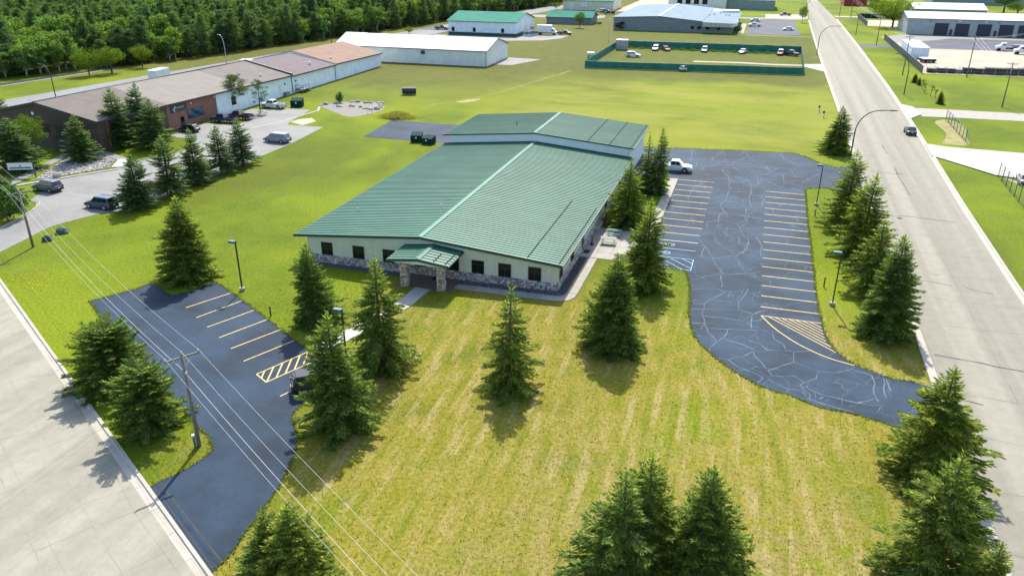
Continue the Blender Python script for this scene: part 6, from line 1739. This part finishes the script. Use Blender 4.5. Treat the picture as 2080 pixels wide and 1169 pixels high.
def wire(pts, label, sag, r=.018, group='power lines on the left'):
    mb = MB(); P3 = []
    for (a, b) in zip(pts, pts[1:]):
        for k in range(16):
            s = k / 16; P3.append((a[0] + (b[0] - a[0]) * s, a[1] + (b[1] - a[1]) * s, a[2] + (b[2] - a[2]) * s - sag * 4 * s * (1 - s)))
    P3.append(tuple(pts[-1])); mb.tube(P3, r, 5)
    tag(mb.build('power_line', MAT['wire']), label, 'wire', group)
for off, dz, lab in ((-1.15, 0, 'outer power line on the street side of the left poles'), (0, .2, 'middle power line over the left pole tops'), (1.15, 0, 'outer power line on the lawn side of the left poles'), (-.05, -1.35, 'lower cable slung beneath the left power lines')):
    hz = [6.4, 7.1, 7.7, 7.9]
    wire([(q.x + nl.x * off, q.y + nl.y * off, z + dz) for q, z in zip((p0, pa, pb, pc), hz)], lab, 1.0, .008 if dz > -1 else .013)
for (x, y, h, lab) in ((53.7, 203.3, 9.8, 'leaning wooden pole on the bright lawn across the street'), (55.3, 249.1, 10.8, 'wooden pole against the sand yard fence'), (38.7, 247.3, 10.6, 'wooden pole by the corner of the sand yard fence'), (39.6, 321.2, 9.8, 'wooden pole on the verge before the garage yard'), (40.2, 440, 9.6, 'wooden pole at the red barn')):
    utility_pole(x, y, h, 0, lab, 2.2)
for off, lab in ((-1.0, 'left overhead line along the right verge'), (0, 'middle overhead line along the right verge'), (1.0, 'right overhead line along the right verge')):
    wire([(38.7 + off, 247.3, 10.5), (39.6 + off, 321.2, 9.7), (40.2 + off, 440, 9.5)], lab, 1.2, .018, 'overhead lines along the right verge')
for off, lab in ((-1.0, 'left overhead line over the sand yard'), (0, 'middle overhead line over the sand yard'), (1.0, 'right overhead line over the sand yard')):
    wire([(53.7 + off, 203.3, 9.7), (55.3 + off, 249.1, 10.7), (90 + off, 300, 10.5)], lab, 1.2, .018, 'overhead lines over the sand yard')

# ---------------------------------------------------------------- fences
def fence(name, label, pts, h, step, mat, post, group=None, slat=False):
    t = thing(name, label, 'fence', (pts[0][0], pts[0][1], 0), 0, group); ox, oy = pts[0]
    for a, b in zip(pts, pts[1:]):
        A, B = Vector(a), Vector(b); n = max(1, int(round((B - A).length / step))); d = (B - A) / n; u = d.normalized(); w_ = Vector((-u.y, u.x)) * (.012 if slat else .02)
        for i in range(n):
            p, q = A + d * i + u * .04 - Vector((ox, oy)), A + d * (i + 1) - u * .04 - Vector((ox, oy))
            if slat:
                mb = MB(); m_ = max(2, int(d.length / .6))
                for k in range(m_):
                    c = p.lerp(q, (k + .5) / m_); e = u * .016
                    mb.hexa([(c.x - e.x - w_.x, c.y - e.y - w_.y, .05), (c.x + e.x - w_.x, c.y + e.y - w_.y, .05), (c.x + e.x + w_.x, c.y + e.y + w_.y, .05), (c.x - e.x + w_.x, c.y - e.y + w_.y, .05),
                             (c.x - e.x - w_.x, c.y - e.y - w_.y, h), (c.x + e.x - w_.x, c.y + e.y - w_.y, h), (c.x + e.x + w_.x, c.y + e.y + w_.y, h), (c.x - e.x + w_.x, c.y - e.y + w_.y, h)])
                mb.build('slat_panel', mat, t)
            else:
                mb = MB(); dz = TREE_RND.uniform(-.05, .03)
                mb.hexa([(p.x - w_.x, p.y - w_.y, .06), (q.x - w_.x, q.y - w_.y, .06), (q.x + w_.x, q.y + w_.y, .06), (p.x + w_.x, p.y + w_.y, .06), (p.x - w_.x, p.y - w_.y, h + dz), (q.x - w_.x, q.y - w_.y, h + dz), (q.x + w_.x, q.y + w_.y, h + dz), (p.x + w_.x, p.y + w_.y, h + dz)])
                mb.build('screen_panel', mat, t)
            pp = A + d * i - Vector((ox, oy))
            m_ = MB(); m_.tube([(pp.x, pp.y, -.05), (pp.x, pp.y, h + .12)], .045, 6); m_.build('post', post, t)
        if slat:
            for zr_ in (.12, h * .5):
                m_ = MB(); p, q = A - Vector((ox, oy)), B - Vector((ox, oy)); m_.tube([(p.x, p.y, zr_), (q.x, q.y, zr_)], .018, 4); m_.build('rail', post, t)
        m_ = MB(); p, q = A - Vector((ox, oy)), B - Vector((ox, oy)); m_.tube([(p.x, p.y, h + .06), (q.x, q.y, h + .06)], .03, 5); m_.build('top_rail', post, t)
    return t
GFN = 'green-screened compound fence'
fence('compound_fence', 'near side of the green-screened compound fence', [(-49.4, 232.8), (12.0, 238.4)], 2.0, 3.05, MAT['fence_green'], MAT['trim'], GFN)
fence('compound_fence', 'left side of the green-screened compound fence', [(-49.4, 232.9), (-49.2, 285.4)], 2.0, 3.05, MAT['fence_green'], MAT['trim'], GFN)
fence('compound_fence', 'far side of the green-screened compound fence', [(-49.1, 285.4), (12.6, 287.6)], 2.3, 3.05, MAT['fence_green'], MAT['trim'], GFN)
fence('compound_fence', 'street side of the green-screened compound fence', [(12.6, 287.5), (12.3, 261.5)], 2.2, 3.05, MAT['fence_green'], MAT['trim'], GFN)
fence('compound_fence', 'short fence end near the compound gate', [(12.2, 256.0), (12.0, 238.5)], 2.2, 3.05, MAT['fence_green'], MAT['trim'], GFN)
fence('yard_fence', 'dark screened fence along the street side of the sand yard', [(44.4, 252.0), (44.5, 342.8)], 2.2, 3.05, MAT['fence_dark'], MAT['steel'])
fence('yard_fence', 'chain-link front fence of the sand yard', [(44.4, 251.6), (60.0, 252.9), (90, 255.5)], 2.1, 3.05, MAT['fence_slat'] if False else MAT['fence_dark'], MAT['steel'], slat=True)
fence('slat_fence', 'green slatted fence standing between the two side drives', [(38.7, 183.5), (38.5, 160.4)], 2.2, 3.0, MAT['fence_slat'], MAT['pole_green'], 'slatted fences on the right', True)
fence('slat_fence', 'long green slatted fence running to the right edge', [(38.4, 138.0), (37.9, 124.0), (37.6, 108.0), (37.4, 96)], 2.3, 3.0, MAT['fence_slat'], MAT['pole_green'], 'slatted fences on the right', True)
fence('yard_fence', 'dark fence around the yard of the red barn', [(43.5, 395), (43.5, 440), (62, 441)], 2.2, 3.05, MAT['fence_dark'], MAT['steel'])

# ---------------------------------------------------------------- bins, containers, tables, boulders
def dumpster(x, y, rz, label, w=1.9, d=1.5, h=1.35, mat=None):
    mat = mat or MAT['bin_green']
    t = thing('dumpster', label, 'dumpster', (x, y, .02), rz, 'dumpsters')
    MB().prism([(-d / 2, .1), (d / 2, .1), (d / 2, h), (-d / 2, h * .78)], 'x', -w / 2, w / 2).build('bin', mat, t)
    for i in (-1, 1):
        mb = MB(); mb.hexa([(i * w / 4 - w / 4 + .02, -d / 2 - .04, h * .78 + .01), (i * w / 4 + w / 4 - .02, -d / 2 - .04, h * .78 + .01), (i * w / 4 + w / 4 - .02, d / 2 + .03, h + .01), (i * w / 4 - w / 4 + .02, d / 2 + .03, h + .01),
                            (i * w / 4 - w / 4 + .02, -d / 2 - .04, h * .78 + .06), (i * w / 4 + w / 4 - .02, -d / 2 - .04, h * .78 + .06), (i * w / 4 + w / 4 - .02, d / 2 + .03, h + .06), (i * w / 4 - w / 4 + .02, d / 2 + .03, h + .06)])
        mb.build('lid', mat, t)
        MB().box(i * (w / 2) - .08, -.3, h * .45, i * (w / 2) + .08, .3, h * .6).build('fork_pocket', mat, t)
        MB().box(i * w * .35 - .06, -d / 2 + .1, 0, i * w * .35 + .06, d / 2 - .1, .1).build('skid', MAT['plastic'], t)
    MB().box(-.2, -d / 2 - .01, h * .45, .1, -d / 2 - .002, h * .65).build('sticker', MAT['white_trim'], t)
dumpster(-59.2, 131.8, .25, 'left of two dark green dumpsters behind the building', 2.1, 1.7, 1.6)
dumpster(-56.5, 130.9, -.1, 'right of two dark green dumpsters behind the building', 2.2, 1.7, 1.4)
dumpster(-98.2, 154.4, .3, 'dark green dumpster at the end of the left driveway', 2.6, 1.9, 1.8)
t = thing('fuel_tank', 'black cylinder tank lying on the meadow', 'tank', (-80.5, 176, 0), .35)
m_ = MB(); m_.tube([(-1.7, 0, .95), (-1.6, 0, .95), (1.6, 0, .95), (1.7, 0, .95)], [.4, .85, .85, .4], 16); m_.build('tank', MAT['plastic'], t)
for i in (-1, 1): MB().box(i * 1.0 - .12, -.7, 0, i * 1.0 + .12, .7, .5).build('cradle', MAT['concrete_g'], t)
for i in (-.9, 0, .9):
    m_ = MB(); m_.tube([(i - .06, 0, .95), (i + .06, 0, .95)], .88, 16); m_.build('band', MAT['dark_trim'], t)
m_ = MB(); m_.tube([(-1.95, .3, 0), (-1.95, .3, 1.5)], .05, 6); m_.build('marker_post', MAT['white_trim'], t)

def picnic(x, y, rz, label, mat):
    t = thing('picnic_table', label, 'picnic table', (x, y, .055), rz, 'picnic tables')
    for k in range(5): MB().box(-.95, -.38 + k * .155, .72, .95, -.245 + k * .155, .76).build('top_board', mat, t)
    for s_ in (-1, 1):
        MB().box(-.95, s_ * .72 - .13, .42, .95, s_ * .72 + .13, .46).build('seat', mat, t)
        for sx in (-.7, .7):
            m_ = MB(); m_.tube([(sx, s_ * .62, 0), (sx, s_ * .25, .72)], .03, 6); m_.build('leg', MAT['steel'], t)
    for sx in (-.7, .7): MB().box(sx - .03, -.8, .37, sx + .03, .8, .42).build('crossbar', MAT['steel'], t)
MAT['table_green'] = paint('faded_green_table', (.05, .14, .10), .8); MAT['table_grey'] = paint('faded_grey_table', (.20, .26, .22), .8)
picnic(-15.0, 92.6, .02, 'green picnic table on the patio, the farther one', MAT['table_green'])
picnic(-15.2, 89.6, .03, 'pale picnic table on the patio, nearer the camera', MAT['table_grey'])
picnic(-100.2, 141.6 + 2.2, .2, 'grey picnic table on the grass island by the pale wall', MAT['table_grey'])
t = thing('ash_stand', 'slim dark ash stand by the side door', 'ash stand', (-17.0, 88.4, .055))
m_ = MB(); m_.tube([(0, 0, 0), (0, 0, .12), (0, 0, .5), (0, 0, 1.05)], [.22, .2, .07, .06], 10); m_.build('stand', MAT['plastic'], t); m_ = MB(); m_.tube([(0, 0, 1.051), (0, 0, 1.12)], .09, 10); m_.build('cap', MAT['dark_trim'], t)
tag(MB().box(-17.55, 93.2, .06, -17.2, 96.8, .5).build('planter_box', MAT['concrete_w']), 'low white planter box along the side wall', 'planter')

def rock_mesh(seed, mat, n=2):
    bm = bmesh.new(); bmesh.ops.create_icosphere(bm, subdivisions=n, radius=1.0); rs_ = random.Random(seed)
    ph = [rs_.uniform(0, 6) for _ in range(6)]
    for v in bm.verts:
        k = 1 + .16 * math.sin(v.co.x * 2.3 + ph[0]) + .14 * math.sin(v.co.y * 2.7 + ph[1]) + .12 * math.sin(v.co.z * 3.1 + ph[2]) + .06 * rs_.uniform(-1, 1)
        v.co *= k
        if v.co.z < -.35: v.co.z = -.35
    me = bpy.data.meshes.new('boulder'); bm.to_mesh(me); bm.free(); me.materials.append(mat); return me
RK = [rock_mesh(i, MAT['boulder']) for i in range(4)]
for i, (lab, x, y, sx, sz) in enumerate((('dark mossy boulder nearer the utility pole', -81.8, 69.6, .7, .6), ('flatter dark mossy boulder beside the driveway', -82.3, 72.4, 1.0, .55))):
    o = link('boulder', rock_mesh(20 + i, MAT['boulder_g'], 3), None, (x, y, sz * .3)); o.scale = (sx, sx * .7, sz); o.rotation_euler = (0, 0, .4); tag(o, lab, 'boulder', 'mossy boulders')
rb = random.Random(4)
bp = smooth_line([(-93.6, 157.4), (-91.0, 161.9), (-86, 163.6), (-82.0, 162.8), (-79.4, 158.0), (-82, 156.5), (-86, 158.5), (-89.5, 157)], 3)
for i, q in enumerate(bp[::1]):
    o = link('boulder', RK[i % 4], None, (q[0] + rb.uniform(-.5, .5), q[1] + rb.uniform(-.5, .5), .12)); s_ = rb.uniform(.3, .62); o.scale = (s_ * 1.2, s_, s_ * .8); o.rotation_euler = (0, 0, rb.uniform(0, 6))
    tag(o, 'pale boulder lying on the grey gravel bed', 'boulder', 'pale boulders on the gravel bed')
o = link('boulder', RK[1], None, (-103.3, 92.3, .25)); o.scale = (.75, .5, .5); tag(o, 'large pale boulder at the tip of the river-rock bed', 'boulder')
# river rocks
mb = MB(); bmr = bmesh.new(); bmesh.ops.create_icosphere(bmr, subdivisions=1, radius=1.0)
rv = [v.co.copy() for v in bmr.verts]; rf_ = [tuple(v.index for v in f.verts) for f in bmr.faces]; bmr.free()
def inpoly(x, y, poly):
    r_ = False; j = len(poly) - 1
    for i in range(len(poly)):
        (xi, yi), (xj, yj) = poly[i], poly[j]
        if (yi > y) != (yj > y) and x < (xj - xi) * (y - yi) / (yj - yi) + xi: r_ = not r_
        j = i
    return r_
cnt = 0
while cnt < 1500:
    x, y = rb.uniform(-113, -99), rb.uniform(89, 108)
    if not inpoly(x, y, rock_poly): continue
    s_ = rb.uniform(.1, .26); a = rb.uniform(0, 6.28); b0 = len(mb.v); ca, sa = math.cos(a), math.sin(a)
    for v in rv:
        px, py = v.x * s_ * 1.3, v.y * s_
        mb.v.append((x + px * ca - py * sa, y + px * sa + py * ca, .05 + v.z * s_ * .7))
    mb.f += [tuple(b0 + i for i in f) for f in rf_]; mb.m += [0] * len(rf_); cnt += 1
tag(mb.build('river_rocks', MAT['river']), 'mixed river rocks covering the bed before the brown building', 'rocks', kind='stuff')
# dark crushed stone beside the building
mb = MB(); cnt = 0
while cnt < 2600:
    if cnt % 3: x, y = rb.uniform(-28.3, -17.6), rb.uniform(72.5, 73.4)
    else: x, y = rb.uniform(-17.6, -16.75), rb.uniform(73.4, 84)
    s_ = rb.uniform(.04, .09); b0 = len(mb.v); a = rb.uniform(0, 6.28); ca, sa = math.cos(a), math.sin(a)
    for (px, py, pz) in ((-1, -.8, 0), (1, -.7, 0), (.9, .8, 0), (-.8, .9, 0), (0.1, 0, 1.1)):
        mb.v.append((x + (px * ca - py * sa) * s_, y + (px * sa + py * ca) * s_, .03 + pz * s_))
    mb.f += [(b0, b0 + 1, b0 + 4), (b0 + 1, b0 + 2, b0 + 4), (b0 + 2, b0 + 3, b0 + 4), (b0 + 3, b0, b0 + 4)]; mb.m += [0] * 4; cnt += 1
tag(mb.build('crushed_stone', stone_material('crushed_stone', [(.07, .07, .08), (.11, .11, .12), (.16, .16, .165), (.05, .05, .06)])), 'dark crushed stone along the foot of the stone wainscot', 'gravel', kind='stuff')

# white sign board
t = thing('sign_board', 'white sign board with a dark blue stripe on two posts', 'sign', (-108.2, 90.6, 0), math.radians(25))
MB().box(-1.9, -.06, 1.25, 1.9, .06, 2.45).build('board', MAT['dark_trim'], t)
fc = MB().box(-1.82, -.075, 1.32, 1.82, -.061, 2.38).build('face', MAT['white_trim'], t)
mb = MB(); mb.box(-1.6, -.082, 1.48, 1.6, -.076, 1.62)
xx = -1.5
while xx < 1.4:
    w_ = rb.uniform(.08, .2); mb.box(xx, -.0825, 1.62, xx + w_, -.0765, 1.74); xx += w_ + .07
mb.build('lettering', paint('navy_letter', (.02, .06, .16), .5), fc)
mb = MB(); mb.prism([(-.12, 1.8), (.16, 1.8), (.08, 2.02), (-.02, 2.12), (-.08, 1.95)], 'y', -.083, -.077); mb.build('emblem', paint('navy_emblem', (.03, .09, .22), .5), fc)
for sx in (-1.95, 1.95): MB().box(sx - .07, -.07, -.05, sx + .07, .07, 2.6).build('post', MAT['dark_trim'], t)

# container, tank and odds and ends around the compound and yards
t = thing('steel_container', 'small grey container with white roof in the compound corner', 'container', (-46.4, 279.0, .02))
MB().box(-1.9, -1.6, .1, 1.9, 1.6, 3.2).build('shell', MAT['steel'], t); MB().box(-2.0, -1.7, 3.2, 2.0, 1.7, 3.32).build('roof', MAT['white_roof'], t)
for k in range(8): MB().box(-1.85 + k * .5, -1.66, .15, -1.7 + k * .5, -1.6, 3.15).build('rib', MAT['grey_wall'], t)
t = thing('propane_tank', 'white rounded tank outside the left compound fence', 'tank', (-52.4, 255.2, 0))
m_ = MB(); m_.tube([(-1.3, 0, 1.1), (-1.1, 0, 1.1), (1.1, 0, 1.1), (1.3, 0, 1.1)], [.3, .75, .75, .3], 14); m_.build('tank', MAT['white_trim'], t)
for i in (-1, 1): MB().box(i * .7 - .1, -.5, 0, i * .7 + .1, .5, .45).build('foot', MAT['concrete_g'], t)
t = thing('debris_pile', 'white sheet and boards lying inside the near compound corner', 'debris', (-44.8, 237.6, 0), .2)
MB().box(-1.4, -.6, .02, 1.3, .7, .25).build('sheet', MAT['white_trim'], t); MB().box(.6, 1.8, .02, 4.2, 2.3, .3).build('board', MAT['pole_wood'], t)
t = thing('storage_container', 'long white container beside the sand yard fence', 'container', (48.6, 297.0, .02), 0)
MB().box(-2.6, -11, .2, 2.6, 11, 3.4).build('shell', MAT['pale_wall'], t); MB().box(-2.7, -11.1, 3.4, 2.7, 11.1, 3.5).build('roof', MAT['white_roof'], t)
for k in range(6): MB().box(-2.4 + k * .9, -11.08, .3, -2.1 + k * .9, -11.0, 3.3).build('door_bar', MAT['white_trim'], t)
t = thing('flat_trailer', 'low trailer with a white top in front of the long white container', 'trailer', (49.8, 278.0, .02), .25)
MB().box(-2.2, -1.6, 1.1, 2.2, 1.6, 1.35).build('deck', MAT['white_trim'], t); MB().box(-2.0, -1.4, .4, 2.0, 1.4, 1.1).build('load', MAT['brick_d'], t)
for sx in (-1.2, 1.2):
    for sy in (-1.5, 1.5):
        m_ = MB(); m_.tube([(sx, sy - .12, .4), (sx, sy + .12, .4)], .4, 12); m_.build('wheel', MAT['tyre'], t)
cols = [MAT['plastic'], MAT['brick_d'], MAT['dark_trim'], MAT['grey_wall'], MAT['navy_door'], MAT['wood']]
x = 46.2; i = 0
labs = ['tarped crate', 'dark scrap bin', 'pallet stack', 'covered machine', 'steel rack', 'old tank crate', 'timber stack', 'scrap box']
while x < 88:
    w_ = rb.uniform(1.6, 3.0) if x < 60 else rb.uniform(3.4, 4.6); h_ = rb.uniform(1.1, 1.8) if x < 60 else rb.uniform(1.6, 1.9)
    y_ = 254.6 + (x - 44) * .085
    t = thing('stored_crate' if x < 60 else 'scrap_bin', 'dark stored load in the row behind the sand yard front fence', 'crate', (x + w_ / 2, y_ + 1.2, .02), rb.uniform(-.06, .06), 'stored loads behind the sand yard front fence')
    c_ = cols[i % 6] if x < 60 else (MAT['brick_d'] if i % 2 else MAT['dark_trim'])
    MB().prism([(-1.0, 0), (1.0, 0), (1.1, h_), (-1.1, h_)], 'x', -w_ / 2 + .06, w_ / 2 - .06).build('box', c_, t)
    for q in range(3): MB().box(-w_ / 2 + .2 + q * (w_ - .5) / 2, -1.16, .1, -w_ / 2 + .3 + q * (w_ - .5) / 2, -1.0, h_ - .05).build('rib', MAT['dark_trim'], t)
    if rb.random() < .5: MB().box(-w_ * .25, -.8, h_ + .002, w_ * .2, .5, h_ + .25).build('load', MAT['white_trim'] if x < 60 else MAT['sand'], t)
    x += w_ + .15; i += 1
# pallets of goods beside the shop
for px, py, n_, lab in ((-89.6, 311, 3, 'three-high stack of wrapped pallets nearest the teal-roofed shop wall'), (-88.0, 311.4, 5, 'tallest stack of wrapped pallets beside the teal-roofed shop'), (-86.5, 312, 2, 'low stack of wrapped pallets nearest the box truck'), (-90.0, 308.6, 2, 'low stack of wrapped pallets in front, near the shop corner'), (-88.3, 308.6, 3, 'three-high stack of wrapped pallets in front of the tallest one')):
    t = thing('pallet_stack', lab, 'pallets', (px, py, .02), 0, 'wrapped pallet stacks')
    for q in range(n_): MB().box(-.65, -.6, q * .85, .65, .6, q * .85 + .74).build('wrapped_load', MAT['grey_flat'] if q % 2 else MAT['white_trim'], t); MB().box(-.7, -.65, q * .85 + .745, .7, .65, q * .85 + .845).build('pallet', MAT['pole_wood'], t)
# bird-like little markers and signs
t = thing('marker_posts', 'two white gate posts at the edge of the boulder bed', 'posts', (-78.9, 151.8, 0))
for sx in (-.5, .5):
    m_ = MB(); m_.tube([(sx, 0, 0), (sx, 0, 1.0)], .08, 6); m_.build('post', MAT['white_trim'], t)
MB().box(-.5, -.04, .6, .5, .04, .75).build('rail', MAT['white_trim'], t)
for (px, py) in ((13.7, 184.5), (14.3, 178.3)):
    t = thing('target_stake', ('farther' if py > 180 else 'nearer') + ' thin black and white stake on the meadow by the street', 'stake', (px, py, 0), 0, 'black and white stakes')
    MB().box(-.05, -.05, 0, .05, .05, 1.5).build('stake', MAT['plastic'], t); MB().box(-.22, -.08, .5, .22, -.052, .8).build('panel', MAT['white_trim'], t); MB().box(-.3, -.08, .95, .12, -.052, 1.4).build('panel', MAT['plastic'], t)
for (lab, px, py, w_, d_, h_) in (('white utility box on the back road verge', -139.5, 197.0, 5.0, 2.4, 2.6), ('white parked trailer behind the brown roof', -151.5, 174.0, 2.5, 6.0, 2.6), ('dark bin behind the tan roof', -146.0, 169.0, 1.6, 2.0, 1.8)):
    t = thing('storage_trailer', lab, 'trailer', (px, py, .02), .1)
    MB().box(-w_ / 2, -d_ / 2, .5, w_ / 2, d_ / 2, h_ + .5).build('box', MAT['white_wall'] if 'white' in lab else MAT['dark_trim'], t)
    for s_ in (-1, 1): MB().box(s_ * w_ * .35 - .12, -d_ * .4, 0, s_ * w_ * .35 + .12, d_ * .4, .5).build('skid', MAT['plastic'], t)


bpy.context.view_layer.update()
